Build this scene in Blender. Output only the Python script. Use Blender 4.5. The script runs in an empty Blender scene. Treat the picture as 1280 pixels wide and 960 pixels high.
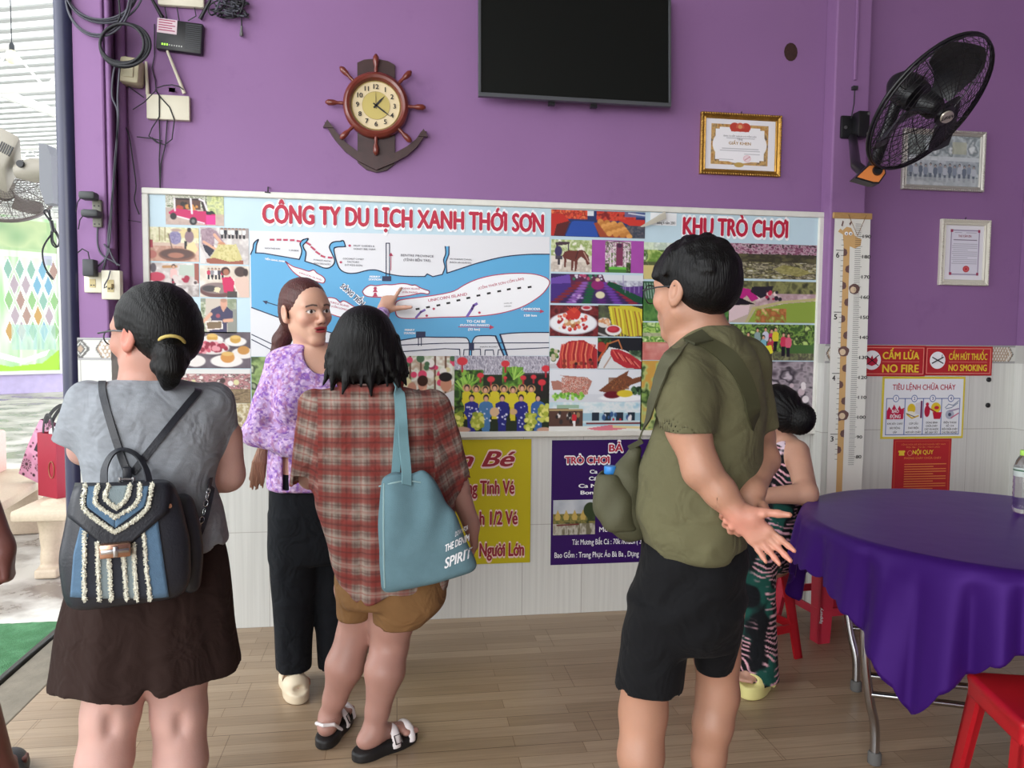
import bpy, bmesh, math, random
import numpy as np
from mathutils import Vector, Matrix

# ------------------------------------------------------------------ camera, world, light, exposure
scene = bpy.context.scene
COL = scene.collection
FPX = 951.3
YAW, PITCH, ROLL = 0.1502, -0.0613, 0.0096
CAM = np.array([0.0, -3.6165, 1.3613])
def _basis():
    cy, sy = math.cos(YAW), math.sin(YAW); cp, sp = math.cos(PITCH), math.sin(PITCH)
    f = np.array([sy*cp, cy*cp, sp]); r = np.array([cy, -sy, 0.0]); u = np.cross(r, f)
    cr, sr = math.cos(ROLL), math.sin(ROLL)
    return r*cr + u*sr, -r*sr + u*cr, f
CR, CU, CF = _basis()
cam_data = bpy.data.cameras.new('camera')
cam_data.sensor_width = 36.0
cam_data.lens = FPX/1280*36
cam_data.clip_start = 0.05
cam = bpy.data.objects.new('camera', cam_data)
COL.objects.link(cam)
cam.matrix_world = Matrix(((CR[0], CU[0], -CF[0], CAM[0]), (CR[1], CU[1], -CF[1], CAM[1]), (CR[2], CU[2], -CF[2], CAM[2]), (0, 0, 0, 1)))
scene.camera = cam

world = bpy.data.worlds.new('overcast_sky'); scene.world = world
world.use_nodes = True
wb = world.node_tree.nodes['Background']
wb.inputs['Color'].default_value = (0.93, 0.97, 1.0, 1)
wb.inputs['Strength'].default_value = 3.5
def area_light(name, loc, target, size, power, color=(1, 1, 1)):
    d = bpy.data.lights.new(name, 'AREA'); d.shape = 'RECTANGLE'; d.size, d.size_y = size; d.energy = power; d.color = color
    o = bpy.data.objects.new(name, d); COL.objects.link(o); o.location = loc
    o.rotation_euler = (Vector(target)-Vector(loc)).to_track_quat('-Z', 'Y').to_euler()
    return o
# daylight of the open shop front behind the camera
area_light('daylight_front', (-2.4, -7.6, 2.3), (0.0, 0, 1.1), (4.0, 3.0), 175, (1.0, 0.985, 0.96))
# daylight of the open left side
area_light('daylight_side', (-4.2, -1.8, 2.6), (0.5, -0.6, 0.9), (3.0, 2.4), 60, (0.97, 0.99, 1.0))
scene.view_settings.view_transform = 'Standard'
scene.view_settings.look = 'None'
scene.view_settings.gamma = 1.0
scene.view_settings.use_curve_mapping = False
scene.view_settings.exposure = 0.05

# ------------------------------------------------------------------ measuring helpers (a point of the photo on a plane of the place)
def ray(px, py): return CF + CR*((px-640)/FPX) - CU*((py-480)/FPX)
def onY(px, py, y=0.0):
    d = ray(px, py); return CAM + d*((y-CAM[1])/d[1])
def onZ(px, py, z=0.0):
    d = ray(px, py); return CAM + d*((z-CAM[2])/d[2])
def onX(px, py, x=0.0):
    d = ray(px, py); return CAM + d*((x-CAM[0])/d[0])
def onD(px, py, dep): return CAM + ray(px, py)*dep
# ------------------------------------------------------------------ colour and material helpers
def lin(c):
    if isinstance(c, str): c = tuple(int(c[i:i+2], 16)/255 for i in (0, 2, 4))
    else: c = tuple(v/255 if max(c) > 1.001 else v for v in c)
    return tuple(v/12.92 if v <= 0.04045 else ((v+0.055)/1.055)**2.4 for v in c[:3])
def linA(a):
    a = np.clip(np.asarray(a, float), 0, 1)
    return np.where(a <= 0.04045, a/12.92, ((a+0.055)/1.055)**2.4)
def hexf(s): return np.array([int(s[i:i+2], 16)/255 for i in (0, 2, 4)])
MATS = {}
def mat(name, color='808080', rough=0.5, metal=0.0, bump=0.0, bscale=60.0, var=0.0, vscale=8.0, attr=None, spec=0.5, coat=0.0, trans=0.0, ior=1.45, emit=None, estr=0.0, stretch=(1, 1, 1), alpha=1.0, sheen=0.0, sub=0.0, folds=0.0):
    if name in MATS: return MATS[name]
    m = bpy.data.materials.new(name); m.use_nodes = True
    nt = m.node_tree; b = nt.nodes['Principled BSDF']
    b.inputs['Roughness'].default_value = rough; b.inputs['Metallic'].default_value = metal
    b.inputs['Specular IOR Level'].default_value = spec; b.inputs['Coat Weight'].default_value = coat
    b.inputs['Transmission Weight'].default_value = trans; b.inputs['IOR'].default_value = ior
    b.inputs['Alpha'].default_value = alpha; b.inputs['Sheen Weight'].default_value = sheen
    if sub:
        b.inputs['Subsurface Weight'].default_value = sub; b.inputs['Subsurface Scale'].default_value = 0.01
    tc = nt.nodes.new('ShaderNodeTexCoord'); mp = nt.nodes.new('ShaderNodeMapping')
    mp.inputs['Scale'].default_value = stretch
    nt.links.new(tc.outputs['Object'], mp.inputs['Vector'])
    if attr:
        at = nt.nodes.new('ShaderNodeAttribute'); at.attribute_name = attr; src = at.outputs['Color']
    else:
        rgb = nt.nodes.new('ShaderNodeRGB'); rgb.outputs[0].default_value = (*lin(color), 1); src = rgb.outputs[0]
    nz = nt.nodes.new('ShaderNodeTexNoise'); nz.inputs['Scale'].default_value = vscale; nz.inputs['Detail'].default_value = 5
    nt.links.new(mp.outputs['Vector'], nz.inputs['Vector'])
    mr = nt.nodes.new('ShaderNodeMapRange'); mr.inputs['From Min'].default_value = 0.25; mr.inputs['From Max'].default_value = 0.75
    mr.inputs['To Min'].default_value = 1-var; mr.inputs['To Max'].default_value = 1+var
    nt.links.new(nz.outputs['Fac'], mr.inputs['Value'])
    mx = nt.nodes.new('ShaderNodeMix'); mx.data_type = 'RGBA'; mx.blend_type = 'MULTIPLY'; mx.inputs['Factor'].default_value = 1
    nt.links.new(src, mx.inputs['A']); nt.links.new(mr.outputs['Result'], mx.inputs['B'])
    nt.links.new(mx.outputs['Result'], b.inputs['Base Color'])
    if bump:
        n2 = nt.nodes.new('ShaderNodeTexNoise'); n2.inputs['Scale'].default_value = bscale; n2.inputs['Detail'].default_value = 4
        nt.links.new(mp.outputs['Vector'], n2.inputs['Vector'])
        bp = nt.nodes.new('ShaderNodeBump'); bp.inputs['Strength'].default_value = bump; bp.inputs['Distance'].default_value = 0.01
        nt.links.new(n2.outputs['Fac'], bp.inputs['Height']); nt.links.new(bp.outputs['Normal'], b.inputs['Normal'])
    if folds:
        n3 = nt.nodes.new('ShaderNodeTexNoise'); n3.inputs['Scale'].default_value = 11; n3.inputs['Detail'].default_value = 2; n3.inputs['Distortion'].default_value = 1.2
        nt.links.new(tc.outputs['Object'], n3.inputs['Vector']); b3 = nt.nodes.new('ShaderNodeBump'); b3.inputs['Strength'].default_value = folds; b3.inputs['Distance'].default_value = 0.05
        nt.links.new(n3.outputs['Fac'], b3.inputs['Height']); nt.links.new(bp.outputs['Normal'], b3.inputs['Normal']); nt.links.new(b3.outputs['Normal'], b.inputs['Normal'])
    if emit:
        b.inputs['Emission Color'].default_value = (*lin(emit), 1); b.inputs['Emission Strength'].default_value = estr
    MATS[name] = m
    return m

# ------------------------------------------------------------------ object helpers
def tag(o, label=None, cat=None, group=None, kind=None):
    if label: o['label'] = label
    if cat: o['category'] = cat
    if group: o['group'] = group
    if kind: o['kind'] = kind
    return o
def empty(name, loc, label=None, cat=None, group=None, rz=0.0):
    o = bpy.data.objects.new(name, None); COL.objects.link(o)
    o.location = tuple(loc); o.rotation_euler = (0, 0, rz); o.empty_display_size = 0.1
    o.matrix_basis = Matrix.Translation(Vector(tuple(float(v) for v in loc))) @ Matrix.Rotation(rz, 4, 'Z')
    tag(o, label, cat, group)
    return o
def wmat(o):
    return (wmat(o.parent) @ o.matrix_basis) if o.parent else o.matrix_basis.copy()
def link(name, me, material, parent=None, world_space=True, smooth=None):
    """one mesh object; its vertices are given in world space and are moved into the parent's space"""
    o = bpy.data.objects.new(name, me); COL.objects.link(o)
    if material is not None:
        for mm in (material if isinstance(material, (list, tuple)) else [material]): me.materials.append(mm)
    if parent is not None:
        o.parent = parent
        if world_space: me.transform(wmat(parent).inverted())
    if smooth is not None:
        me.polygons.foreach_set('use_smooth', [smooth]*len(me.polygons))
    return o
def smooth_by_angle(me, ang=40):
    me.polygons.foreach_set('use_smooth', [True]*len(me.polygons))
    bm = bmesh.new(); bm.from_mesh(me); a = math.radians(ang)
    for e in bm.edges:
        if len(e.link_faces) == 2 and e.calc_face_angle(0) > a: e.smooth = False
    bm.to_mesh(me); bm.free()
class MB:
    """collects shapes (world space) into one mesh"""
    def __init__(s): s.v = []; s.f = []; s.mi = []; s.cur = 0
    def add(s, vs, fs):
        n = len(s.v); s.v += [tuple(float(c) for c in v) for v in vs]; s.f += [tuple(i+n for i in f) for f in fs]; s.mi += [s.cur]*len(fs)
        return s
    def box(s, lo, hi, M=None, bev=0.0):
        lo = [min(a, b) for a, b in zip(lo, hi)]; hi2 = [max(a, b) for a, b in zip(lo, hi)]
        if bev > 0:
            bm = bmesh.new(); bmesh.ops.create_cube(bm, size=1)
            for v in bm.verts: v.co = Vector([l+(h-l)*(c+0.5) for l, h, c in zip(lo, hi2, v.co)])
            bmesh.ops.bevel(bm, geom=list(bm.edges), offset=bev, segments=2, affect='EDGES', profile=0.5)
            return s.bm(bm, M)
        v = [(x, y, z) for x in (lo[0], hi2[0]) for y in (lo[1], hi2[1]) for z in (lo[2], hi2[2])]
        f = [(0, 1, 3, 2), (4, 6, 7, 5), (0, 4, 5, 1), (2, 3, 7, 6), (0, 2, 6, 4), (1, 5, 7, 3)]
        if M is not None: v = [tuple(M @ Vector(p)) for p in v]
        return s.add(v, f)
    def bm(s, bm, M=None):
        bm.verts.ensure_lookup_table(); bm.verts.index_update()
        s.add([tuple((M @ v.co) if M is not None else v.co) for v in bm.verts], [tuple(v.index for v in f.verts) for f in bm.faces]); bm.free()
        return s
    def tube(s, pts, r, seg=10, cap=True, closed=False):
        P = [Vector(tuple(float(c) for c in p)) for p in pts]; n = len(P)
        R = [r]*n if not hasattr(r, '__len__') else list(r)
        vs = []; fs = []
        up = None
        for i in range(n):
            if closed: t = P[(i+1) % n]-P[i-1]
            else: t = P[min(i+1, n-1)]-P[max(i-1, 0)]
            if t.length < 1e-9: t = Vector((0, 0, 1))
            t.normalize()
            if up is None:
                up = Vector((0, 0, 1)) if abs(t.z) < 0.9 else Vector((1, 0, 0))
            a = (up - t*up.dot(t)); a = a.normalized() if a.length > 1e-6 else t.orthogonal().normalized()
            b = t.cross(a); up = a
            for k in range(seg):
                q = 2*math.pi*k/seg; vs.append(P[i]+(a*math.cos(q)+b*math.sin(q))*R[i])
        m = n if closed else n-1
        for i in range(m):
            j = (i+1) % n
            for k in range(seg):
                l = (k+1) % seg; fs.append((i*seg+k, i*seg+l, j*seg+l, j*seg+k))
        if cap and not closed: fs += [tuple(range(seg))[::-1], tuple((n-1)*seg+k for k in range(seg))]
        return s.add(vs, fs)
    def ribbon(s, pts, nrm, w, t):
        """flat strap along pts: width w across, thickness t along nrm"""
        P = [Vector(tuple(float(c) for c in p)) for p in pts]; n = len(P)
        N = [Vector(tuple(nrm)) for _ in P] if not hasattr(nrm[0], '__len__') else [Vector(tuple(q)) for q in nrm]
        W = [w]*n if not hasattr(w, '__len__') else w
        vs = []; fs = []
        for i in range(n):
            tg = (P[min(i+1, n-1)]-P[max(i-1, 0)]).normalized(); nn = (N[i]-tg*N[i].dot(tg)).normalized(); sd = tg.cross(nn)
            for a, b in ((-1, -1), (1, -1), (1, 1), (-1, 1)): vs.append(P[i]+sd*a*W[i]/2+nn*b*t/2)
        for i in range(n-1):
            for k in range(4): fs.append((i*4+k, i*4+(k+1) % 4, i*4+4+(k+1) % 4, i*4+4+k))
        fs += [(3, 2, 1, 0), tuple((n-1)*4+k for k in range(4))]
        return s.add(vs, fs)
    def lathe(s, prof, M, seg=32, cap=True):
        vs = []; fs = []; n = len(prof)
        for (r, z) in prof:
            for k in range(seg):
                q = 2*math.pi*k/seg; vs.append(M @ Vector((r*math.cos(q), r*math.sin(q), z)))
        for i in range(n-1):
            for k in range(seg):
                l = (k+1) % seg; fs.append((i*seg+k, i*seg+l, (i+1)*seg+l, (i+1)*seg+k))
        if cap: fs += [tuple(range(seg))[::-1], tuple((n-1)*seg+k for k in range(seg))]
        return s.add(vs, fs)
    def prism(s, poly, M, t):
        """polygon (x,y) extruded t along local z from 0"""
        n = len(poly)
        vs = [M @ Vector((x, y, 0)) for x, y in poly]+[M @ Vector((x, y, t)) for x, y in poly]
        fs = [tuple(range(n))[::-1], tuple(range(n, 2*n))]+[(i, (i+1) % n, n+(i+1) % n, n+i) for i in range(n)]
        return s.add(vs, fs)
    def ellipsoid(s, c, r, M=None, seg=16):
        bm = bmesh.new(); bmesh.ops.create_uvsphere(bm, u_segments=seg, v_segments=max(6, seg//2), radius=1)
        for v in bm.verts: v.co = Vector((v.co.x*r[0], v.co.y*r[1], v.co.z*r[2]))
        T = Matrix.Translation(Vector(tuple(float(q) for q in c)))
        return s.bm(bm, T @ M if M is not None else T)
    def build(s, name, material, parent=None, smooth=None):
        me = bpy.data.meshes.new(name); me.from_pydata(s.v, [], s.f); me.update()
        bm = bmesh.new(); bm.from_mesh(me); bmesh.ops.recalc_face_normals(bm, faces=bm.faces); bm.to_mesh(me); bm.free()
        if any(s.mi): me.polygons.foreach_set('material_index', s.mi)
        o = link(name, me, material, parent)
        if smooth: smooth_by_angle(me, smooth)
        return o
def wallM(P=(0, 0, 0)):
    """local x right along the wall, y up, z out of the wall (towards the room)"""
    return Matrix(((1, 0, 0, P[0]), (0, 0, -1, P[1]), (0, 1, 0, P[2]), (0, 0, 0, 1)))
def col_attr(me, cols, name='Col'):
    a = me.color_attributes.new(name, 'FLOAT_COLOR', 'POINT')
    c = np.ones((len(me.vertices), 4), np.float32); c[:, :3] = cols
    a.data.foreach_set('color', c.ravel())
def grid_mesh(name, V, nx, ny, cols, material, parent=None, smooth=False):
    """sheet of nx*ny vertices (row major)"""
    i = (np.arange(ny-1)[:, None]*nx+np.arange(nx-1)[None, :]).ravel()
    F = np.stack([i, i+1, i+nx+1, i+nx], 1)
    me = fast_mesh(name, V, F, smooth)
    if cols is not None: col_attr(me, cols)
    return link(name, me, material, parent)
def fast_mesh(name, V, F, smooth=True):
    me = bpy.data.meshes.new(name)
    V = np.asarray(V, np.float32); F = np.asarray(F, np.int32)
    me.vertices.add(len(V)); me.vertices.foreach_set('co', V.ravel())
    me.loops.add(F.size); me.loops.foreach_set('vertex_index', F.ravel())
    me.polygons.add(len(F)); me.polygons.foreach_set('loop_start', np.arange(len(F), dtype=np.int32)*F.shape[1])
    me.polygons.foreach_set('use_smooth', np.full(len(F), smooth))
    me.update(calc_edges=True); me.validate()
    return me
HORN = dict(zip('ƠỚỜơớờỢợƯỨỪưứừ', 'OÓÒoóòỌọUÚÙuúù'))
def text_mesh(body, w=None, h=None, off=0.0, shear=0.0, M=None, align='L', sp=1.0):
    """lettering as a mesh: scaled to width w and cap height h (metres); M puts it on its surface"""
    full = body; body = ''.join(HORN.get(ch, ch) for ch in full)
    c = bpy.data.curves.new('lettering', 'FONT'); c.body = body; c.size = 1.0; c.shear = shear; c.space_character = sp
    c.resolution_u = 3
    o = bpy.data.objects.new('lettering', c); COL.objects.link(o)
    me = bpy.data.meshes.new_from_object(o)
    bpy.data.objects.remove(o); bpy.data.curves.remove(c)
    for i, ch in enumerate(full):   # the horn of o and u
        if ch in HORN:
            c = bpy.data.curves.new('lettering', 'FONT'); c.body = body[:i+1]; c.size = 1.0; c.shear = shear; c.space_character = sp; o = bpy.data.objects.new('lettering', c); COL.objects.link(o)
            m2 = bpy.data.meshes.new_from_object(o); xr = max(q.co.x for q in m2.vertices); bpy.data.objects.remove(o); bpy.data.curves.remove(c); bpy.data.meshes.remove(m2)
            t = .69 if ch.isupper() else .50; P = [(-.09, t-.10), (.0, t-.06), (.03, t+.0), (.03, t+.06), (.09, t+.06), (.09, t-.01), (.05, t-.09), (-.03, t-.15)]
            V = [tuple(q.co) for q in me.vertices]; F = [tuple(p.vertices) for p in me.polygons]; n0 = len(V); me.clear_geometry(); me.from_pydata(V+[(xr+a, b, 0) for a, b in P], [], F+[tuple(range(n0+7, n0-1, -1))])
    if off:   # heavier strokes: the letters repeated a little to each side
        V = [tuple(q.co) for q in me.vertices]; F = [tuple(p.vertices) for p in me.polygons]; n0 = len(V); VV, FF = [], []
        sh = [(a*off, b*off*.55) for a, b in ((0, 0), (1, 0), (-1, 0), (0, 1), (0, -1))] if off < .055 else [(0, 0)]+[(off*math.cos(t), off*math.sin(t)) for t in np.linspace(0, 2*math.pi, 11)[:-1]]
        for i, (dx, dy) in enumerate(sh): VV += [(x+dx, y+dy, i*5e-5) for x, y, _ in V]; FF += [tuple(k+i*n0 for k in f) for f in F]
        me.clear_geometry(); me.from_pydata(VV, [], FF)
    n = len(me.vertices); v = np.zeros(n*3, np.float32); me.vertices.foreach_get('co', v); v = v.reshape(-1, 3)
    x0, x1 = v[:, 0].min(), v[:, 0].max()
    sy = h/0.69; sx = (w/(x1-x0)) if w else sy
    v[:, 0] = (v[:, 0]-x0)*sx; v[:, 1] *= sy
    if align == 'C': v[:, 0] -= (x1-x0)*sx/2
    if align == 'R': v[:, 0] -= (x1-x0)*sx
    me.vertices.foreach_set('co', v.ravel())
    if M is not None: me.transform(M)
    return me
def lettering(name, items, material, parent):
    """items: list of meshes joined into one lettering object"""
    V = []; F = []
    for me in items:
        n = len(V); V += [tuple(v.co) for v in me.vertices]; F += [tuple(i+n for i in p.vertices) for p in me.polygons]
        bpy.data.meshes.remove(me)
    me = bpy.data.meshes.new(name); me.from_pydata(V, [], F); me.update()
    return link(name, me, material, parent)

# ------------------------------------------------------------------ value noise
_rng = np.random.default_rng(7)
_LAT = _rng.random((32, 32, 32)).astype(np.float32)
def vnoise(P, scale=1.0, seed=0):
    Q = np.asarray(P, np.float32)*scale+seed*7.31
    if Q.shape[-1] == 2: Q = np.concatenate([Q, np.zeros_like(Q[..., :1])], -1)
    I = np.floor(Q).astype(np.int64); Fr = Q-I; Fr = Fr*Fr*(3-2*Fr); I &= 31; J = (I+1) & 31
    x, y, z = Fr[..., 0], Fr[..., 1], Fr[..., 2]
    def L(a, b, c): return _LAT[a, b, c]
    i0, i1, i2 = I[..., 0], I[..., 1], I[..., 2]; j0, j1, j2 = J[..., 0], J[..., 1], J[..., 2]
    c00 = L(i0, i1, i2)*(1-x)+L(j0, i1, i2)*x; c10 = L(i0, j1, i2)*(1-x)+L(j0, j1, i2)*x
    c01 = L(i0, i1, j2)*(1-x)+L(j0, i1, j2)*x; c11 = L(i0, j1, j2)*(1-x)+L(j0, j1, j2)*x
    return (c00*(1-y)+c10*y)*(1-z)+(c01*(1-y)+c11*y)*z
def fnoise(P, scale=1.0, seed=0, oct=3):
    s = 0; a = 0.5; t = 0
    for k in range(oct): s = s+a*vnoise(P, scale*2**k, seed+k*3); t += a; a *= 0.5
    return s/t

# ------------------------------------------------------------------ organic shapes: smooth unions of tapered limbs and sections, meshed by surface nets
class Org:
    def __init__(s): s.ops = []
    def _add(s, op, f, k, lo, hi): s.ops.append((op, f, k, np.array(lo, float), np.array(hi, float))); return s
    def cone(s, a, b, ra, rb=None, k=0.02, op='u'):
        rb = ra if rb is None else rb
        a = np.array(a, float); b = np.array(b, float); ab = b-a; L2 = max(float(ab @ ab), 1e-12); dr = rb-ra
        def f(P):
            pa = P-a; t = np.clip((pa @ ab)/L2, 0, 1); q = pa-t[..., None]*ab
            return np.sqrt(np.einsum('...i,...i', q, q))-(ra+dr*t)
        m = max(ra, rb); return s._add(op, f, k, np.minimum(a, b)-m, np.maximum(a, b)+m)
    def chain(s, pts, rad, k=0.02, op='u'):
        for i in range(len(pts)-1): s.cone(pts[i], pts[i+1], rad[i], rad[i+1], k if i == 0 else min(k, 0.02), op)
        return s
    def ell(s, c, r, Rm=None, k=0.02, op='u'):
        c = np.array(c, float); r = np.array(r if hasattr(r, '__len__') else (r, r, r), float); Rm = None if Rm is None else np.array(Rm, float)
        def f(P):
            q = P-c
            if Rm is not None: q = q @ Rm
            e = q/r; k0 = np.sqrt(np.einsum('...i,...i', e, e)); g = q/(r*r); k1 = np.sqrt(np.einsum('...i,...i', g, g))
            return k0*(k0-1)/np.maximum(k1, 1e-6)
        m = r.max() if Rm is not None else r
        return s._add(op, f, k, c-m, c+m)
    def box(s, c, h, Rm=None, rad=0.01, k=0.01, op='u'):
        c = np.array(c, float); h = np.array(h, float)-rad; Rm = None if Rm is None else np.array(Rm, float)
        def f(P):
            q = P-c
            if Rm is not None: q = q @ Rm
            q = np.abs(q)-h
            return np.sqrt((np.maximum(q, 0)**2).sum(-1))+np.minimum(q.max(-1), 0)-rad
        m = np.linalg.norm(h+rad) if Rm is not None else h+rad
        return s._add(op, f, k, c-m, c+m)
    def stack(s, rows, n=2.0, k=0.02, op='u', yaw=0.0, cap=0.02, lin=False):
        """elliptic sections (z, cx, cy, a, b), smooth in between"""
        rows = np.array(sorted(rows), float); z = rows[:, 0]
        zz = np.linspace(z[0], z[-1], 96); tab = []
        for j in range(1, 5):
            v = rows[:, j]
            if lin or len(z) < 3: tab.append(np.interp(zz, z, v)); continue
            dz = np.diff(z); sl = np.diff(v)/dz; m = np.zeros_like(v); m[0], m[-1] = sl[0], sl[-1]
            for i in range(1, len(v)-1):
                m[i] = 0 if sl[i-1]*sl[i] <= 0 else (dz[i-1]+dz[i])/(dz[i-1]/sl[i]+dz[i]/sl[i-1])
            i = np.clip(np.searchsorted(z, zz, 'right')-1, 0, len(z)-2); t = (zz-z[i])/dz[i]
            tab.append((2*t**3-3*t*t+1)*v[i]+(t**3-2*t*t+t)*dz[i]*m[i]+(-2*t**3+3*t*t)*v[i+1]+(t**3-t*t)*dz[i]*m[i+1])
        zm, hz = (z[0]+z[-1])/2, (z[-1]-z[0])/2; cyw, syw = math.cos(yaw), math.sin(yaw)
        def f(P):
            Z = P[..., 2]; cx = np.interp(Z, zz, tab[0]); cy = np.interp(Z, zz, tab[1]); a = np.interp(Z, zz, tab[2]); b = np.interp(Z, zz, tab[3])
            dx = P[..., 0]-cx; dy = P[..., 1]-cy
            if yaw: dx, dy = dx*cyw+dy*syw, -dx*syw+dy*cyw
            dx = np.abs(dx); dy = np.abs(dy)
            e = np.maximum(((dx/a)**n+(dy/b)**n)**(1/n), 1e-3)
            g = e**(1-n)*np.sqrt((dx**(n-1)/a**n)**2+(dy**(n-1)/b**n)**2)
            d = (e-1)/np.maximum(g, 1e-3); q = np.abs(Z-zm)-hz
            u1 = np.maximum(d+cap, 0); u2 = np.maximum(q+cap, 0)
            return np.minimum(np.maximum(d, q), np.maximum(d, q))*0+np.where((d > -cap) & (q > -cap), np.sqrt(u1*u1+u2*u2)-cap, np.maximum(d, q))
        m = np.maximum(rows[:, 3], rows[:, 4]) if yaw else None
        ax = m if yaw else rows[:, 3]; by = m if yaw else rows[:, 4]
        lo = ((rows[:, 1]-ax).min(), (rows[:, 2]-by).min(), z[0]); hi = ((rows[:, 1]+ax).max(), (rows[:, 2]+by).max(), z[-1])
        return s._add(op, f, k, lo, hi)
    def plane(s, p, nrm, k=0.004, op='i'):
        """keeps the side the normal points away from"""
        p = np.array(p, float); nrm = np.array(nrm, float); nrm /= np.linalg.norm(nrm)
        return s._add(op, lambda P: (P-p) @ nrm, k, (9, 9, 9), (-9, -9, -9))
    def sub(s, other, k=0.004):
        def f(P): return other.val(P)
        return s._add('s', f, k, (9, 9, 9), (-9, -9, -9))
    def join(s, other, k=0.02):
        lo, hi = other.bounds(); return s._add('u', other.val, k, lo+0.02, hi-0.02)
    def disp(s, f): return s._add('d', f, 0, (9, 9, 9), (-9, -9, -9))
    def val(s, P, use=None):
        d = np.full(P.shape[:-1], 10.0)
        for i, (op, f, k, lo, hi) in enumerate(s.ops):
            if use is not None and not use[i]: continue
            v = f(P)
            if op == 'd': d = d+v; continue
            if op == 'u':
                if k > 0:
                    h = np.maximum(k-np.abs(d-v), 0)/k; d = np.minimum(d, v)-h*h*k*0.25
                else: d = np.minimum(d, v)
            else:
                if op == 's': v = -v
                if k > 0:
                    h = np.maximum(k-np.abs(d-v), 0)/k; d = np.maximum(d, v)+h*h*k*0.25
                else: d = np.maximum(d, v)
        return d
    def bounds(s):
        lo = np.min([o[3] for o in s.ops if o[0] == 'u'], 0); hi = np.max([o[4] for o in s.ops if o[0] == 'u'], 0)
        return lo-0.02, hi+0.02
    def net(s, h, lo=None, hi=None):
        L, H = s.bounds()
        if lo is not None: L = np.where(np.isnan(lo), L, np.maximum(L, lo))
        if hi is not None: H = np.where(np.isnan(hi), H, np.minimum(H, hi))
        B = 10
        nb = np.maximum(np.ceil((H-L)/(h*B)).astype(int), 1); N = nb*B+1
        G = np.full(N, 1.0, np.float32)
        bc = np.stack(np.meshgrid(*[L[i]+(np.arange(nb[i])+0.5)*h*B for i in range(3)], indexing='ij'), -1)
        D = s.val(bc); hd = h*B*0.5*1.7321
        Fm = [(op[1](bc) if op[0] in 'us' else None) for op in s.ops]
        off = np.stack(np.meshgrid(*[np.arange(B+1)*h]*3, indexing='ij'), -1)
        near = np.abs(D) < hd*1.6+0.012
        for i, j, l in np.ndindex(*nb):
            sl = (slice(i*B, i*B+B+1), slice(j*B, j*B+B+1), slice(l*B, l*B+B+1))
            if not near[i, j, l]:
                if D[i, j, l] < 0: G[sl] = -1.0
        for i, j, l in np.argwhere(near):
            sl = (slice(i*B, i*B+B+1), slice(j*B, j*B+B+1), slice(l*B, l*B+B+1)); dc = D[i, j, l]
            use = []
            for q, op in enumerate(s.ops):
                if op[0] == 'u': use.append(Fm[q][i, j, l] < max(dc, 0)+op[2]+2.6*hd+0.01)
                elif op[0] == 's': use.append(Fm[q][i, j, l] < 2.8*hd+op[2]+0.01)
                else: use.append(True)
            G[sl] = s.val(L+np.array([i, j, l])*h*B+off, use)
        return surface_net(G, L, h)
def surface_net(G, L, h):
    nx, ny, nz = G.shape
    S = G < 0
    c = np.zeros((nx-1, ny-1, nz-1), np.uint8)
    for a in (0, 1):
        for b in (0, 1):
            for d in (0, 1): c += S[a:nx-1+a, b:ny-1+b, d:nz-1+d]
    act = np.argwhere((c > 0) & (c < 8))
    idx = np.full(c.shape, -1, np.int32); idx[tuple(act.T)] = np.arange(len(act))
    acc = np.zeros((len(act), 3)); cnt = np.zeros(len(act))
    cor = [(a, b, d) for a in (0, 1) for b in (0, 1) for d in (0, 1)]
    val = {q: G[act[:, 0]+q[0], act[:, 1]+q[1], act[:, 2]+q[2]].astype(float) for q in cor}
    for q in cor:
        for ax in range(3):
            if q[ax]: continue
            r = list(q); r[ax] = 1; r = tuple(r); v0, v1 = val[q], val[r]; m = (v0 < 0) != (v1 < 0)
            t = v0[m]/(v0[m]-v1[m]); p = np.tile(np.array(q, float), (m.sum(), 1)); p[:, ax] = t
            acc[m] += p; cnt[m] += 1
    V = L+(act+acc/np.maximum(cnt, 1)[:, None])*h
    Fs = []
    for ax in range(3):
        o1, o2 = [(1, 2), (2, 0), (0, 1)][ax]
        s0 = [slice(None)]*3; s1 = [slice(None)]*3; s0[ax] = slice(0, -1); s1[ax] = slice(1, None)
        A, Bb = S[tuple(s0)], S[tuple(s1)]
        e = np.argwhere(A != Bb)
        ok = (e[:, o1] > 0) & (e[:, o2] > 0) & (e[:, o1] < c.shape[o1]) & (e[:, o2] < c.shape[o2])
        e = e[ok]
        flip = A[tuple(e.T)]
        def cell(d1, d2):
            q = e.copy(); q[:, o1] += d1; q[:, o2] += d2; return idx[tuple(q.T)]
        quad = np.stack([cell(-1, -1), cell(0, -1), cell(0, 0), cell(-1, 0)], 1)
        quad[~flip] = quad[~flip][:, ::-1]
        Fs.append(quad)
    return V, np.concatenate(Fs)
def relax(V, F, it=1, lam=0.5):
    n = len(V)
    for _ in range(it):
        acc = np.zeros_like(V); cnt = np.zeros(n)
        for a, b in ((0, 1), (1, 2), (2, 3), (3, 0)):
            np.add.at(acc, F[:, a], V[F[:, b]]); np.add.at(cnt, F[:, a], 1); np.add.at(acc, F[:, b], V[F[:, a]]); np.add.at(cnt, F[:, b], 1)
        V = V+(acc/np.maximum(cnt, 1)[:, None]-V)*lam
    return V
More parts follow.
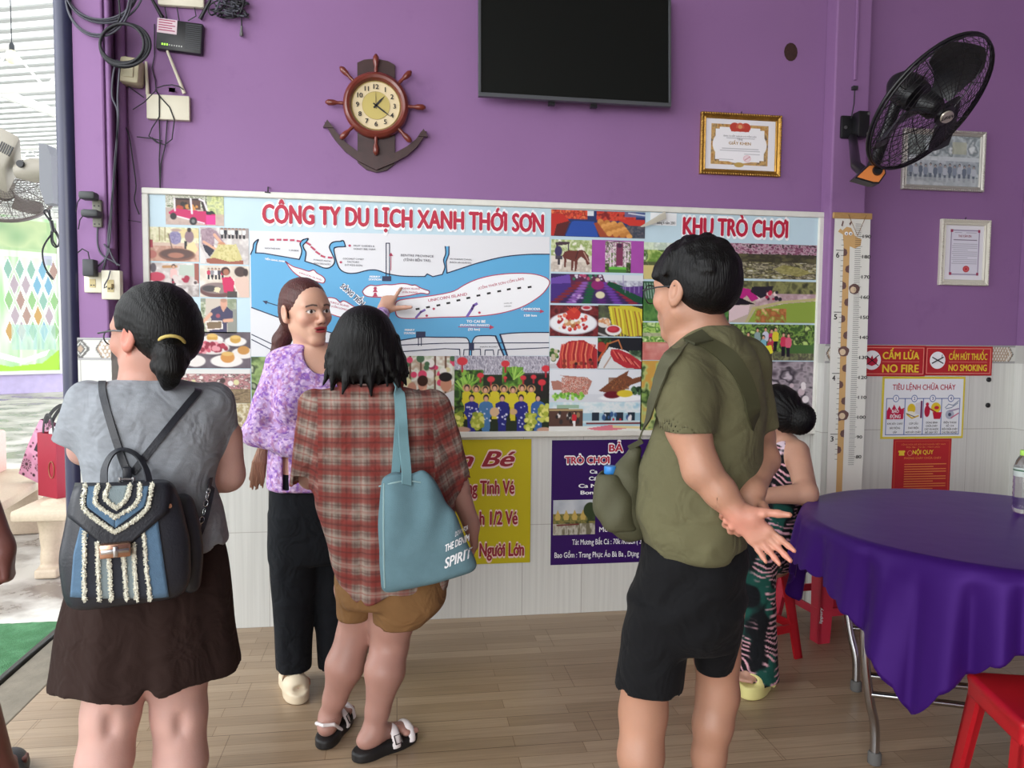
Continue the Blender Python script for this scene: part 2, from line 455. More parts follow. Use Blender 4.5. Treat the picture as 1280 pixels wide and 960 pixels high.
def org_obj(name, org, h, material, parent, color=None, zones=None, it=1, frame=None):
    """mesh of an organic shape; zones = extra boxes meshed finer: [(lo, hi, h)], the rest at h.  frame: matrix from the shape's space to the world"""
    V, F = org.net(h)
    V = relax(V, F, it) if it else V
    if zones:
        Vs, Fs = [V], []
        keep = np.ones(len(F), bool)
        n = len(V)
        for lo, hi, hz in zones:
            lo = np.array(lo, float); hi = np.array(hi, float)
            cen = V[F].mean(1)
            keep &= ~((cen > lo+0.6*h) & (cen < hi-0.6*h)).all(1)
            V2, F2 = org.net(hz, lo, hi)
            V2 = relax(V2, F2, 1)
            Vs.append(V2); Fs.append(F2+n); n += len(V2)
        F = np.concatenate([F[keep]]+Fs); V = np.concatenate(Vs)
        used = np.unique(F); mp = np.full(len(V), -1); mp[used] = np.arange(len(used)); V = V[used]; F = mp[F]
    W = V
    me = fast_mesh(name, W, F)
    if color is not None: col_attr(me, linA(color(V)))
    if frame is not None: me.transform(frame)
    return link(name, me, material, parent)
def smooth_curve(pts, n=5):
    P = [np.array(p, float) for p in pts]; out = []
    for i in range(len(P)-1):
        p0, p1, p2, p3 = P[max(i-1, 0)], P[i], P[i+1], P[min(i+2, len(P)-1)]
        for t in np.linspace(0, 1, n, endpoint=False): out.append(.5*((2*p1)+(-p0+p2)*t+(2*p0-5*p1+4*p2-p3)*t*t+(-p0+3*p1-3*p2+p3)*t**3))
    return out+[P[-1]]
# ------------------------------------------------------------------ the setting
def st(o): o['kind'] = 'structure'; return o
def wood_floor():
    m = bpy.data.materials.new('laminate_floor'); m.use_nodes = True; nt = m.node_tree; b = nt.nodes['Principled BSDF']; N = nt.nodes.new; K = nt.links.new
    tc = N('ShaderNodeTexCoord')
    br = N('ShaderNodeTexBrick'); br.offset = 0.37; br.inputs['Scale'].default_value = 1.0; br.inputs['Brick Width'].default_value = 0.62; br.inputs['Row Height'].default_value = 0.066; br.inputs['Mortar Size'].default_value = 0.0012; br.inputs['Bias'].default_value = 0.0
    br.inputs['Color1'].default_value = (*lin('AC957B'), 1); br.inputs['Color2'].default_value = (*lin('967F66'), 1); br.inputs['Mortar'].default_value = (*lin('7C6145'), 1)
    K(tc.outputs['Object'], br.inputs['Vector'])
    mp = N('ShaderNodeMapping'); mp.inputs['Scale'].default_value = (1.6, 38, 1); K(tc.outputs['Object'], mp.inputs['Vector'])
    nz = N('ShaderNodeTexNoise'); nz.inputs['Scale'].default_value = 2.2; nz.inputs['Detail'].default_value = 6; nz.inputs['Roughness'].default_value = .65; K(mp.outputs['Vector'], nz.inputs['Vector'])
    mr = N('ShaderNodeMapRange'); mr.inputs['From Min'].default_value = .3; mr.inputs['From Max'].default_value = .7; mr.inputs['To Min'].default_value = .80; mr.inputs['To Max'].default_value = 1.12; K(nz.outputs['Fac'], mr.inputs['Value'])
    mx = N('ShaderNodeMix'); mx.data_type = 'RGBA'; mx.blend_type = 'MULTIPLY'; mx.inputs['Factor'].default_value = 1; K(br.outputs['Color'], mx.inputs['A']); K(mr.outputs['Result'], mx.inputs['B'])
    # full-width plank joints
    b2 = N('ShaderNodeTexBrick'); b2.offset = 0.45; b2.inputs['Scale'].default_value = 1; b2.inputs['Brick Width'].default_value = 1.25; b2.inputs['Row Height'].default_value = .198; b2.inputs['Mortar Size'].default_value = .0016; b2.inputs['Color1'].default_value = (1, 1, 1, 1); b2.inputs['Color2'].default_value = (.93, .93, .93, 1); b2.inputs['Mortar'].default_value = (.55, .5, .45, 1); K(tc.outputs['Object'], b2.inputs['Vector'])
    m2 = N('ShaderNodeMix'); m2.data_type = 'RGBA'; m2.blend_type = 'MULTIPLY'; m2.inputs['Factor'].default_value = 1; K(mx.outputs['Result'], m2.inputs['A']); K(b2.outputs['Color'], m2.inputs['B'])
    K(m2.outputs['Result'], b.inputs['Base Color']); b.inputs['Roughness'].default_value = .33; b.inputs['Specular IOR Level'].default_value = .5
    return m
def paint_wall(name, c, c2):
    m = mat(name, c, rough=.55, bump=.05, bscale=45, var=.05, vscale=1.6, spec=.3); nt = m.node_tree
    b = nt.nodes['Principled BSDF']; src = b.inputs['Base Color'].links[0].from_socket
    tc = nt.nodes.new('ShaderNodeTexCoord'); n = nt.nodes.new('ShaderNodeTexNoise'); n.inputs['Scale'].default_value = 3.5; n.inputs['Detail'].default_value = 7; n.inputs['Roughness'].default_value = .7
    nt.links.new(tc.outputs['Object'], n.inputs['Vector']); r = nt.nodes.new('ShaderNodeMapRange'); r.inputs['From Min'].default_value = .58; r.inputs['From Max'].default_value = .72
    nt.links.new(n.outputs['Fac'], r.inputs['Value']); mx = nt.nodes.new('ShaderNodeMix'); mx.data_type = 'RGBA'; nt.links.new(r.outputs['Result'], mx.inputs['Factor']); nt.links.new(src, mx.inputs['A']); mx.inputs['B'].default_value = (*lin(c2), 1)
    nt.links.new(mx.outputs['Result'], b.inputs['Base Color']); return m
def tile_mat():
    m = bpy.data.materials.new('dado_tile'); m.use_nodes = True; nt = m.node_tree; b = nt.nodes['Principled BSDF']; N = nt.nodes.new; K = nt.links.new
    tc = N('ShaderNodeTexCoord'); sp = N('ShaderNodeSeparateXYZ'); K(tc.outputs['Object'], sp.inputs[0]); ad = N('ShaderNodeMath'); ad.operation = 'ADD'; K(sp.outputs['X'], ad.inputs[0]); K(sp.outputs['Y'], ad.inputs[1])
    cb = N('ShaderNodeCombineXYZ'); K(ad.outputs[0], cb.inputs['X']); K(sp.outputs['Z'], cb.inputs['Y'])
    br = N('ShaderNodeTexBrick'); br.offset = 0; br.inputs['Scale'].default_value = 1; br.inputs['Brick Width'].default_value = .298; br.inputs['Row Height'].default_value = .45; br.inputs['Mortar Size'].default_value = .0016; br.inputs['Color1'].default_value = (*lin('D3D3CE'), 1); br.inputs['Color2'].default_value = (*lin('CFCFCA'), 1); br.inputs['Mortar'].default_value = (*lin('ABA8A2'), 1)
    K(cb.outputs[0], br.inputs['Vector'])
    mp = N('ShaderNodeMapping'); mp.inputs['Scale'].default_value = (70, 1.2, 1); K(cb.outputs[0], mp.inputs['Vector'])
    nz = N('ShaderNodeTexNoise'); nz.inputs['Scale'].default_value = 1; nz.inputs['Detail'].default_value = 3; K(mp.outputs['Vector'], nz.inputs['Vector'])
    mr = N('ShaderNodeMapRange'); mr.inputs['From Min'].default_value = .3; mr.inputs['From Max'].default_value = .7; mr.inputs['To Min'].default_value = .90; mr.inputs['To Max'].default_value = 1.04; K(nz.outputs['Fac'], mr.inputs['Value'])
    mx = N('ShaderNodeMix'); mx.data_type = 'RGBA'; mx.blend_type = 'MULTIPLY'; mx.inputs['Factor'].default_value = 1; K(br.outputs['Color'], mx.inputs['A']); K(mr.outputs['Result'], mx.inputs['B']); K(mx.outputs['Result'], b.inputs['Base Color'])
    b.inputs['Roughness'].default_value = .25; b.inputs['Specular IOR Level'].default_value = .35; return m
FLOORM = wood_floor(); PURPLE = paint_wall('purple_wall_paint', '8C6795', '84608E'); TILE = tile_mat()
XL, XR, YF, ZC = float(onY(94.5, 300, -.16)[0]), 5.2, -8.5, 3.55
m = MB(); m.box((-1.34, YF, -.08), (XR, 0, 0)); st(m.build('floor', FLOORM))
m = MB(); m.box((XL, 0, -.1), (XR, .15, ZC)); st(m.build('wall_back', PURPLE))
m = MB(); m.box((XR, YF, -.1), (XR+.15, .15, ZC)); st(m.build('wall_right', mat('side_wall_paint', '8F7A96', rough=.6)))
m = MB(); m.box((.2, YF-.15, -.1), (XR+.15, YF, ZC)); st(m.build('front_light_block', mat('side_wall_paint', '8F7A96')))  # unseen wall, added to cut the light from the open front
m = MB(); m.box((XL-.3, YF, ZC), (XR+.15, .15, ZC+.1)); st(m.build('ceiling', mat('ceiling_paint', 'A9A6A2', rough=.8)))
# pilasters of the back wall: the left one ends at the doorway, the right one carries the height chart, one more at the right edge
PL_Y, PR_Y = -.16, -.095
pl0, pl1 = onY(95, 300, PL_Y)[0], onY(134, 300, PL_Y)[0]
m = MB(); m.box((XL, PL_Y, -.1), (pl1, 0, ZC), bev=.008); st(m.build('trim_1', PURPLE))
pr0, pr1 = onY(1042, 150, PR_Y)[0], onY(1086, 150, PR_Y)[0]
m = MB(); m.box((pr0, PR_Y, -.1), (pr1, 0, ZC), bev=.008); st(m.build('trim_2', PURPLE))
m = MB(); m.box((3.26, -.13, -.1), (3.50, 0, ZC), bev=.006); st(m.build('trim_3', PURPLE))
# tiled dado with its patterned border course
ZD, ZB = 1.248, 1.343
m = MB()
m.box((pl1, -.009, 0), (pr0, 0, ZD)); m.box((pr1, -.009, 0), (3.26, 0, ZD)); m.box((3.50, -.009, 0), (XR, 0, ZD))
m.box((XL, PL_Y-.009, 0), (pl1+.009, -.001, ZD)); m.box((pr0-.009, PR_Y-.009, 0), (pr1+.009, -.001, ZD)); m.box((3.251, -.139, 0), (3.509, -.001, ZD))
st(m.build('trim_4', TILE))
BORDER = mat('border_tile', attr='Col', rough=.3)
def border_strip(x0, x1, y, ph=0.0, side=None):
    n = max(3, int(abs(x1-x0)/.004)); k = 26
    u = np.linspace(0, 1, n); v = np.linspace(0, 1, k); U, Vv = np.meshgrid(u, v)
    X = x0+(x1-x0)*U; Zz = ZD+(ZB-ZD)*Vv
    T = ((X+ph)/.30) % 1 if side is None else ((X*0+(side[0]+(side[1]-side[0])*U)+ph)/.30) % 1
    C = np.tile(hexf('C9C8C3'), (k*n, 1)).reshape(k, n, 3)
    dk, br, lt = hexf('55524F'), hexf('A78F78'), hexf('DAD7D0')
    a = np.abs(Vv-.5)*2
    C[a > .80] = hexf('77757A'); C[(a > .86)] = hexf('B9B8B6'); C[(a > .96)] = hexf('605E60')
    d = np.abs(T-.5)*.30/.0475+a*1.0
    mid = a < .78
    hexa = mid & (np.abs(T-.5) < .29-.10*a); C[mid & (np.abs(np.abs(T-.5)-(.29-.10*a)) < .018)] = dk; C[hexa] = br
    C[hexa & ((np.sin(T*120)*np.sin(Vv*20)) > .2)] = lt; C[hexa & (np.abs(np.abs(T-.5)+.10*a-.245) < .012)] = lt
    q = np.minimum(T, 1-T)*.30/.038+a; C[mid & (np.abs(q-.85) < .16)] = dk; C[mid & (q < .35)] = br; C[mid & (np.abs(q-.45) < .1)] = dk
    P = np.stack([X, np.full_like(X, y), Zz], -1) if side is None else np.stack([np.full_like(X, x0), y+(side[1]-side[0])*U*0+(side[0]+(side[1]-side[0])*U), Zz], -1)
    return P.reshape(-1, 3), n, k, linA(C.reshape(-1, 3))
def border_obj(name, strips):
    Vs, Fs, Cs = [], [], []; nn = 0
    for P, n, k, C in strips:
        i = (np.arange(k-1)[:, None]*n+np.arange(n-1)[None, :]).ravel(); Fs.append(np.stack([i, i+1, i+n+1, i+n], 1)+nn); Vs.append(P); Cs.append(C); nn += len(P)
    me = fast_mesh(name, np.concatenate(Vs), np.concatenate(Fs), False); col_attr(me, np.concatenate(Cs)); return st(link(name, me, BORDER))
m = MB()
for a0, a1, yy in ((pl1, pr0, -.0085), (pr1, 3.26, -.0085), (3.5, XR, -.0085), (XL, pl1+.008, PL_Y-.0085), (pr0-.008, pr1+.008, PR_Y-.0085), (3.252, 3.508, -.1385)): m.box((a0, yy, ZD), (a1, 0 if yy > -.02 else -.001, ZB))
st(m.build('trim_5', mat('border_tile_body', 'B5B4B0', rough=.3)))
border_obj('trim_6', [border_strip(pl1, pr0, -.0095), border_strip(pr1, 3.26, -.0095), border_strip(XL, pl1+.008, PL_Y-.0095, .12), border_strip(pr0-.008, pr1+.008, PR_Y-.0095, .05), border_strip(3.252, 3.508, -.1395)])
# steel doorway post (dark navy) and the conduit in the pilaster's corner
m = MB(); xp = float(onY(82, 200, -.15)[0])+.006; m.tube([(xp, -.14, -.05), (xp, -.14, ZC)], .041, 20); m.box((xp-.046, -.10, -.05), (XL-.001, .06, ZC), bev=.01); st(m.build('door_1', mat('navy_gloss_paint', '2B2C45', rough=.3, var=.12, vscale=6), smooth=50))
m = MB(); xc = onY(143, 150, -.1)[0]; m.tube([(pl1+.022, -.026, 1.36), (pl1+.022, -.026, ZC)], .021, 14); m.tube([(pl1+.012, PL_Y+.02, 1.72), (pl1+.012, PL_Y+.02, ZC)], .012, 12); st(m.build('trim_7', PURPLE, smooth=50))
m = MB(); p = onY(1069, 100, PR_Y-.008); m.box((p[0]-.007, PR_Y-.011, p[2]), (p[0]+.007, PR_Y, ZC), bev=.003); st(m.build('trim_8', PURPLE))
# threshold strip and the outdoor ground
m = MB(); m.box((-1.52, YF, -.08), (-1.345, .12, -.002), bev=.006); st(m.build('trim_9', mat('cement_threshold', '7E7669', rough=.8, var=.22, vscale=9, bump=.3, bscale=40)))
m = MB(); m.box((-1.548, YF, -.08), (-1.525, .12, .012), bev=.004); st(m.build('trim_10', mat('door_rail', '3A3B3A', rough=.4, metal=.5)))
def paving():
    m = bpy.data.materials.new('paving'); m.use_nodes = True; nt = m.node_tree; b = nt.nodes['Principled BSDF']; N = nt.nodes.new; K = nt.links.new
    tc = N('ShaderNodeTexCoord'); n = N('ShaderNodeTexNoise'); n.inputs['Scale'].default_value = 1.3; n.inputs['Detail'].default_value = 8; n.inputs['Roughness'].default_value = .62; K(tc.outputs['Object'], n.inputs['Vector'])
    r = N('ShaderNodeValToRGB'); r.color_ramp.elements[0].position = .40; r.color_ramp.elements[0].color = (*lin('6E6660'), 1); r.color_ramp.elements[1].position = .56; r.color_ramp.elements[1].color = (*lin('C6C2BA'), 1); K(n.outputs['Fac'], r.inputs['Fac'])
    K(r.outputs['Color'], b.inputs['Base Color'])
    r2 = N('ShaderNodeMapRange'); r2.inputs['From Min'].default_value = .42; r2.inputs['From Max'].default_value = .58; r2.inputs['To Min'].default_value = .22; r2.inputs['To Max'].default_value = .8; K(n.outputs['Fac'], r2.inputs['Value']); K(r2.outputs['Result'], b.inputs['Roughness'])
    return m
m = MB(); m.box((-40, -12, -.15), (-1.50, 40, -.05)); st(m.build('ground', paving()))
# garden wall far across the yard, pale above a lilac plinth
Q0 = np.array([-8.98, 15.29, 0]); TD = np.array([.762, .647, 0]); ND = np.array([.647, -.762, 0])
WM = Matrix(((TD[0], 0, ND[0], Q0[0]), (TD[1], 0, ND[1], Q0[1]), (0, 1, 0, -.05), (0, 0, 0, 1)))
m = MB(); m.box((-14, 0, -.2), (14, 6.5, 0), WM); m2 = MB(); m2.box((-14, 0, 0), (14, .50, .04), WM)
st(m.build('wall_yard', mat('pale_render', 'E4E3DD', rough=.8, var=.04))); st(m2.build('baseboard_yard', mat('lilac_render', 'C3B6DC', rough=.7, var=.08)))
# translucent corrugated canopy over the yard on white steel trusses
TRN = bpy.data.materials.new('translucent_sheet'); TRN.use_nodes = True
_n = TRN.node_tree; _b = _n.nodes['Principled BSDF']; _b.inputs['Base Color'].default_value = (.86, .87, .85, 1); _b.inputs['Roughness'].default_value = .6
_t = _n.nodes.new('ShaderNodeBsdfTranslucent'); _t.inputs['Color'].default_value = (.92, .93, .92, 1); _m = _n.nodes.new('ShaderNodeMixShader'); _m.inputs['Fac'].default_value = .62
_n.links.new(_b.outputs[0], _m.inputs[1]); _n.links.new(_t.outputs[0], _m.inputs[2]); _n.links.new(_m.outputs[0], _n.nodes['Material Output'].inputs['Surface'])
ra = np.array([.94, -.34, 0]); rb = np.array([.34, .94, 0]); rc0 = np.array([-4.6, 8.5, 4.25])
nv = 700; vv = np.linspace(-7.5, 9, nv); hh = .035*np.sin(vv*2*math.pi/.21)
V = np.concatenate([[rc0+ra*uu+rb*v+(0, 0, h) for v, h in zip(vv, hh)] for uu in (-9, 7)])
i = np.arange(nv-1); F = np.stack([i, i+1, i+nv+1, i+nv], 1); me = fast_mesh('canopy_sheet', V, F, True)
cr = empty('canopy', rc0, 'white corrugated translucent canopy on steel trusses over the yard', 'canopy')
link('roof_sheet', me, TRN, cr)
m = MB(); Mr = Matrix(((ra[0], rb[0], 0, rc0[0]), (ra[1], rb[1], 0, rc0[1]), (0, 0, 1, rc0[2]), (0, 0, 0, 1)))
for v in np.arange(-7.5, 9, .21): m.box((-9, v-.035, -.045), (7, v+.035, -.03), Mr)  # grey strips: the shading of the corrugation ridges put in as colour
m.build('ridge_shade', mat('ridge_shade_grey', 'A9ABA8', rough=.7), cr)
WS = mat('white_steel', 'DDDDD8', rough=.5)
for k, v in enumerate((-3.2, .4, 4.0)):
    m = MB(); a = rc0+rb*v+(0, 0, -.06)
    m.tube([a-ra*9, a+ra*7], .03, 8); m.tube([a-ra*9-(0, 0, .42), a+ra*7-(0, 0, .42)], .03, 8)
    for q in range(-11, 9): m.tube([a+ra*q*.8-(0, 0, .42), a+ra*(q+.5)*.8, a+ra*(q+1)*.8-(0, 0, .42)], .016, 6)
    m.build('truss', WS, cr)
for k, uu in enumerate((-4.4, -1.8, .8)):
    m = MB(); a = rc0+ra*uu+(0, 0, -.1); m.box((-.03, -7.5, -.05), (.03, 9, .05), Matrix(((ra[0], rb[0], 0, a[0]), (ra[1], rb[1], 0, a[1]), (0, 0, 1, a[2]), (0, 0, 0, 1)))); m.build('purlin', WS, cr)
for uu, v in ((-9, 4.0), (7, 4.0), (-9, -3.2)):
    a = rc0+ra*uu+rb*v; m = MB(); m.tube([(a[0], a[1], -.06), (a[0], a[1], a[2]-.05)], .06, 12); m.build('post', WS, cr)
# ------------------------------------------------------------------ printed pictures: small painter on a grid of coloured vertices
PRINT = mat('printed_sheet', attr='Col', rough=.42, spec=.3)
class Pic:
    def __init__(s, w, h, res=.0028, base='FFFFFF'):
        s.w, s.h = w, h; s.nx = max(4, int(w/res)); s.ny = max(4, int(h/res))
        s.a, s.b = np.meshgrid(np.linspace(0, 1, s.nx), np.linspace(1, 0, s.ny)); s.b = 1-s.b; s.b = np.linspace(0, 1, s.ny)[:, None]+0*s.a
        s.C = np.tile(hexf(base), (s.ny, s.nx, 1)); s.asp = w/h; s.px = 1/s.nx
    def _put(s, m, c, al=1.0):
        m = np.clip(m, 0, 1)[..., None]*al; s.C = s.C*(1-m)+hexf(c)*m; return s
    def rect(s, a0, b0, a1, b1, c, al=1): return s._put(((s.a >= a0) & (s.a <= a1) & (s.b >= b0) & (s.b <= b1))*1.0, c, al)
    def ell(s, ca, cb, ra, rb, c, rot=0, al=1):
        x = (s.a-ca)*s.asp; y = s.b-cb
        if rot: t = math.radians(rot); x, y = x*math.cos(t)+y*math.sin(t), -x*math.sin(t)+y*math.cos(t)
        e = np.sqrt((x/(ra*s.asp))**2+(y/rb)**2); return s._put(.5-(e-1)*min(ra*s.nx, rb*s.ny)*.8, c, al)
    def poly(s, pts, c, al=1):
        m = np.zeros_like(s.a, bool); n = len(pts)
        for i in range(n):
            (x0, y0), (x1, y1) = pts[i], pts[(i+1) % n]
            if y0 == y1: continue
            cr = ((y0 <= s.b) & (s.b < y1)) | ((y1 <= s.b) & (s.b < y0)); m ^= cr & (s.a < x0+(s.b-y0)/(y1-y0)*(x1-x0))
        return s._put(m*1.0, c, al)
    def line(s, pts, w, c, al=1):
        for (x0, y0), (x1, y1) in zip(pts[:-1], pts[1:]):
            dx, dy = (x1-x0)*s.asp, y1-y0; L = max(dx*dx+dy*dy, 1e-9); px, py = (s.a-x0)*s.asp, s.b-y0; t = np.clip((px*dx+py*dy)/L, 0, 1)
            s._put(.5-(np.hypot(px-t*dx, py-t*dy)-w)*s.ny*.8, c, al)
        return s
    def noise(s, cols, sc=8, seed=0, region=None, al=1.0, st=(1, 1), oct=3):
        n = fnoise(np.stack([s.a*s.asp*st[0], s.b*st[1], np.zeros_like(s.a)+seed*.7], -1), sc, seed, oct); n = np.clip((n-.28)/.44, 0, .999); k = len(cols); pal = np.array([hexf(c) for c in cols])
        x = n*(k-1); i = x.astype(int); f = (x-i)[..., None]; col = pal[i]*(1-f)+pal[np.minimum(i+1, k-1)]*f
        m = np.ones_like(s.a) if region is None else ((s.a >= region[0]) & (s.b >= region[1]) & (s.a <= region[2]) & (s.b <= region[3]))*1.0
        m = m[..., None]*al; s.C = s.C*(1-m)+col*m; return s
    def blobs(s, n, box, r, cols, seed=1, sq=1.0, rot=True):
        q = random.Random(seed)
        for _ in range(n):
            rr = r*q.uniform(.6, 1.3); s.ell(q.uniform(box[0], box[2]), q.uniform(box[1], box[3]), rr/s.asp, rr*sq, q.choice(cols), q.uniform(0, 180) if rot else 0)
        return s
    def person(s, ca, top, h, shirt, legs='2A2A33', hair='1C1718', skin='D8A488', w=.28, hat=None):
        wd = w*h/s.asp
        s.poly([(ca-wd*.33, top+h*.55), (ca+wd*.33, top+h*.55), (ca+wd*.28, top+h), (ca-wd*.28, top+h)], legs)
        s.poly([(ca-wd*.5, top+h*.24), (ca-wd*.2, top+h*.18), (ca+wd*.2, top+h*.18), (ca+wd*.5, top+h*.24), (ca+wd*.55, top+h*.5), (ca+wd*.36, top+h*.6), (ca-wd*.36, top+h*.6), (ca-wd*.55, top+h*.5)], shirt)
        if hat: s.ell(ca, top+h*.09, h*.13/s.asp, h*.11, hat)
        s.ell(ca, top+h*.08, h*.075/s.asp, h*.09, hair); s.ell(ca, top+h*.11, h*.058/s.asp, h*.07, skin); return s
    def build(s, parent, x0, z1, y, name='photo_print', thick=.0012, crook=0.0):
        P = np.stack([x0+s.a*s.w, np.full_like(s.a, y), z1-s.b*s.h], -1).reshape(-1, 3)
        return grid_mesh(name, P, s.nx, s.ny, linA(s.C.reshape(-1, 3)), PRINT, parent)
YB = -.030
def bx(px, py): q = onY(px, py, YB); return q[0], q[2]
c00, c10, c11 = bx(177.2, 234.6), bx(1030.2, 265.2), bx(1020.5, 542.5)
BX0, BX1, BZ1, BZ0 = c00[0], (c10[0]+c11[0])/2, (c00[1]+c10[1])/2, c11[1]
board = empty('information_board', ((BX0+BX1)/2, -.03, (BZ0+BZ1)/2), 'long white-framed tour board with a blue river map and photo collage on the purple wall', 'board')
WF = mat('white_aluminium', 'D9D8D0', rough=.4, var=.06, vscale=20)
m = MB(); m.box((BX0+.004, -.026, BZ0+.004), (BX1-.004, -.001, BZ1-.004)); m.build('panel', mat('light_blue_print', 'BCD3DE', rough=.45, var=.03), board)
fw = .028
m = MB()
for lo, hi in (((BX0, -.040, BZ1-fw), (BX1, -.002, BZ1)), ((BX0, -.040, BZ0), (BX1, -.002, BZ0+fw)), ((BX0, -.040, BZ0+fw), (BX0+fw, -.002, BZ1-fw)), ((BX1-fw, -.040, BZ0+fw), (BX1, -.002, BZ1-fw))): m.box(lo, hi, bev=.005)
m.build('frame', WF, board)
YP = -.0275
def pic(x0, y0, x1, y1, base='FFFFFF', res=.0028):
    """a picture given by two opposite corners seen in the photo"""
    a, b = onY(x0, y0, YP), onY(x1, y1, YP)
    p = Pic(b[0]-a[0], a[2]-b[2], res, base); p.o = (a[0], a[2]); return p
def put(p): return p.build(board, p.o[0], p.o[1], YP)
SK = 'D9A68C'
# --- left column
p = pic(206.6, 241.3, 280, 282.6, 'B9A79E'); p.noise(['C9C4B8', '8F9580', 'E3E0D6', '6F7A5C'], 14, 1, (0, 0, 1, .45)); p.noise(['A7B08A', 'D5D99A', '8C9A66'], 9, 2, (.72, .05, 1, .75)); p.rect(0, .62, 1, 1, 'BFA79A', .85); p.noise(['B7A198', 'CDB7AC'], 6, 3, (0, .72, 1, 1))
p.poly([(.12, .16), (.15, .13), (.62, .13), (.70, .25), (.72, .62), (.66, .62), (.6, .22), (.2, .2)], '3A2E30'); p.rect(.17, .2, .6, .5, '5A4038'); p.blobs(14, (.2, .3, .6, .48), .06, ['B5483A', '7E3A30', 'C78A4A', '2F2A28'], 3)
p.poly([(.05, .60), (.16, .48), (.45, .52), (.68, .55), (.86, .62), (.85, .92), (.70, .98), (.45, .86), (.22, .74), (.06, .66)], 'C02C63'); p.rect(.69, .66, .86, .97, 'D63A8C'); p.poly([(.69, .55), (.80, .52), (.86, .62), (.7, .66)], '2A2B30')
p.line([(.43, .15), (.45, .62)], .03, 'E6DDE2'); p.line([(.15, .15), (.16, .55)], .025, 'E6DDE2'); p.line([(.58, .16), (.66, .22), (.71, .5)], .03, 'E6DDE2'); p.line([(.2, .73), (.66, .93)], .02, 'F0E6E8'); p.ell(.13, .73, .055, .11, '2E2C2E'); p.ell(.47, .87, .065, .13, '2E2C2E'); p.ell(.47, .87, .03, .06, '777'*2); put(p)
p = pic(185, 283.2, 249, 327.5, 'D8CDBE'); p.noise(['C9C79B', 'E6E0C4', 'B8B48A'], 7, 4, (0, 0, 1, .45)); p.rect(0, .45, 1, 1, 'C9A795', .6); p.noise(['C79B86', 'B58A78', 'D9B6A4'], 5, 6, (0, .55, 1, 1)); p.line([(.22, 0), (.22, .4)], .015, '8A7A55'); p.line([(.33, 0), (.33, .4)], .012, '8A7A55'); p.rect(.62, .05, 1, .3, 'D9C48E', .8)
p.ell(.53, .30, .12, .20, '8E86A8'); p.noise(['9E96B4', '6E6690'], 30, 3, (.43, .16, .64, .46), .6); p.ell(.55, .08, .10, .045, 'B0978A'); p.line([(.40, .2), (.48, .72)], .015, '6E5A50'); p.ell(.81, .26, .09, .18, '8A7079'); p.ell(.81, .06, .04, .07, '3A2E2E'); p.rect(.71, .4, .77, .62, '2E2A33'); p.poly([(.76, .50), (.9, .4), (.98, .62), (.92, .78), (.75, .66)], 'E0CE9C')
p.ell(.56, .80, .36, .19, '7A5448'); p.ell(.56, .78, .32, .145, '5C4440'); p.ell(.54, .82, .16, .08, 'A5705E'); p.ell(.06, .8, .1, .12, 'B06A62'); p.rect(0, .38, .09, .6, 'A03A48'); put(p)
p = pic(249.6, 283.8, 311.3, 331, 'C9C3C2'); p.noise(['CFC8C6', 'B9B0AE', 'DAD4D0'], 5, 7); p.rect(.4, 0, 1, .28, '8E8482', .7)
for q in range(7): p.person(.45+q*.075, .0, .3, ['E8E6E4', '2E2C34', 'D8D4D0'][q % 3], '24222A')
p.poly([(.02, .08), (.2, 0), (.34, .1), (.5, .42), (.44, .46), (.3, .3), (.28, .52), (.05, .48)], '9C8490'); p.noise(['8A707E', 'B59CA4'], 26, 8, (.03, .04, .3, .46), .6); p.poly([(.06, .48), (.28, .5), (.3, .62), (.2, .8), (.1, .66)], '2F2C3C'); p.line([(.3, .2), (.46, .46)], .04, SK); p.line([(.08, .4), (.3, .58)], .035, SK); p.ell(.44, .46, .08, .07, 'C68C6C')
p.poly([(.36, .5), (.74, .44), (.86, .84), (.8, .95), (.55, .94), (.2, .84), (.26, .72)], 'C9BE84'); p.noise(['C6B97A', 'D9D09A', 'B0A364'], 18, 9, (.36, .46, .74, .88), .8); p.poly([(.12, .86), (.3, .83), (.6, .93), (.88, .88), (.88, .99), (.5, 1), (.14, .98)], '9A5A48'); p.poly([(0, .5), (.12, .86), (.1, 1), (0, 1)], 'D9D2CF'); put(p)
p = pic(185, 328, 249, 371, 'E0DAD6'); p.noise(['E6E2DE', 'CFC6C2', 'BFB4B0'], 6, 10); p.ell(.16, .42, .17, .14, 'C4405A'); p.poly([(.62, .05), (.95, .05), (.93, .4), (.6, .36)], 'B9C4B8'); p.rect(.92, 0, 1, .6, '9A5A50'); p.line([(.3, .12), (.55, .1)], .04, 'B98A5A'); p.person(.5, .04, .7, 'E3B8B4'); p.blobs(18, (.35, .42, .95, .62), .06, ['B03A50', 'A02A44', 'D9CFCB', '5A4A4A'], 4); p.noise(['D6D0CE', 'AFA5A2', '8F8582'], 8, 11, (0, .66, 1, 1)); p.ell(.1, .15, .06, .14, '5A5058'); put(p)
p = pic(249.6, 331.5, 311.8, 372.2, 'E2DAD2'); p.noise(['E8DFD4', 'D6CABC', 'CFC0B0'], 5, 12); [p.person(.18+q*.07, .08, .36, ['C23A58', '8E8A90', 'E6E2E2', '4A4650'][q % 4]) for q in range(5)]
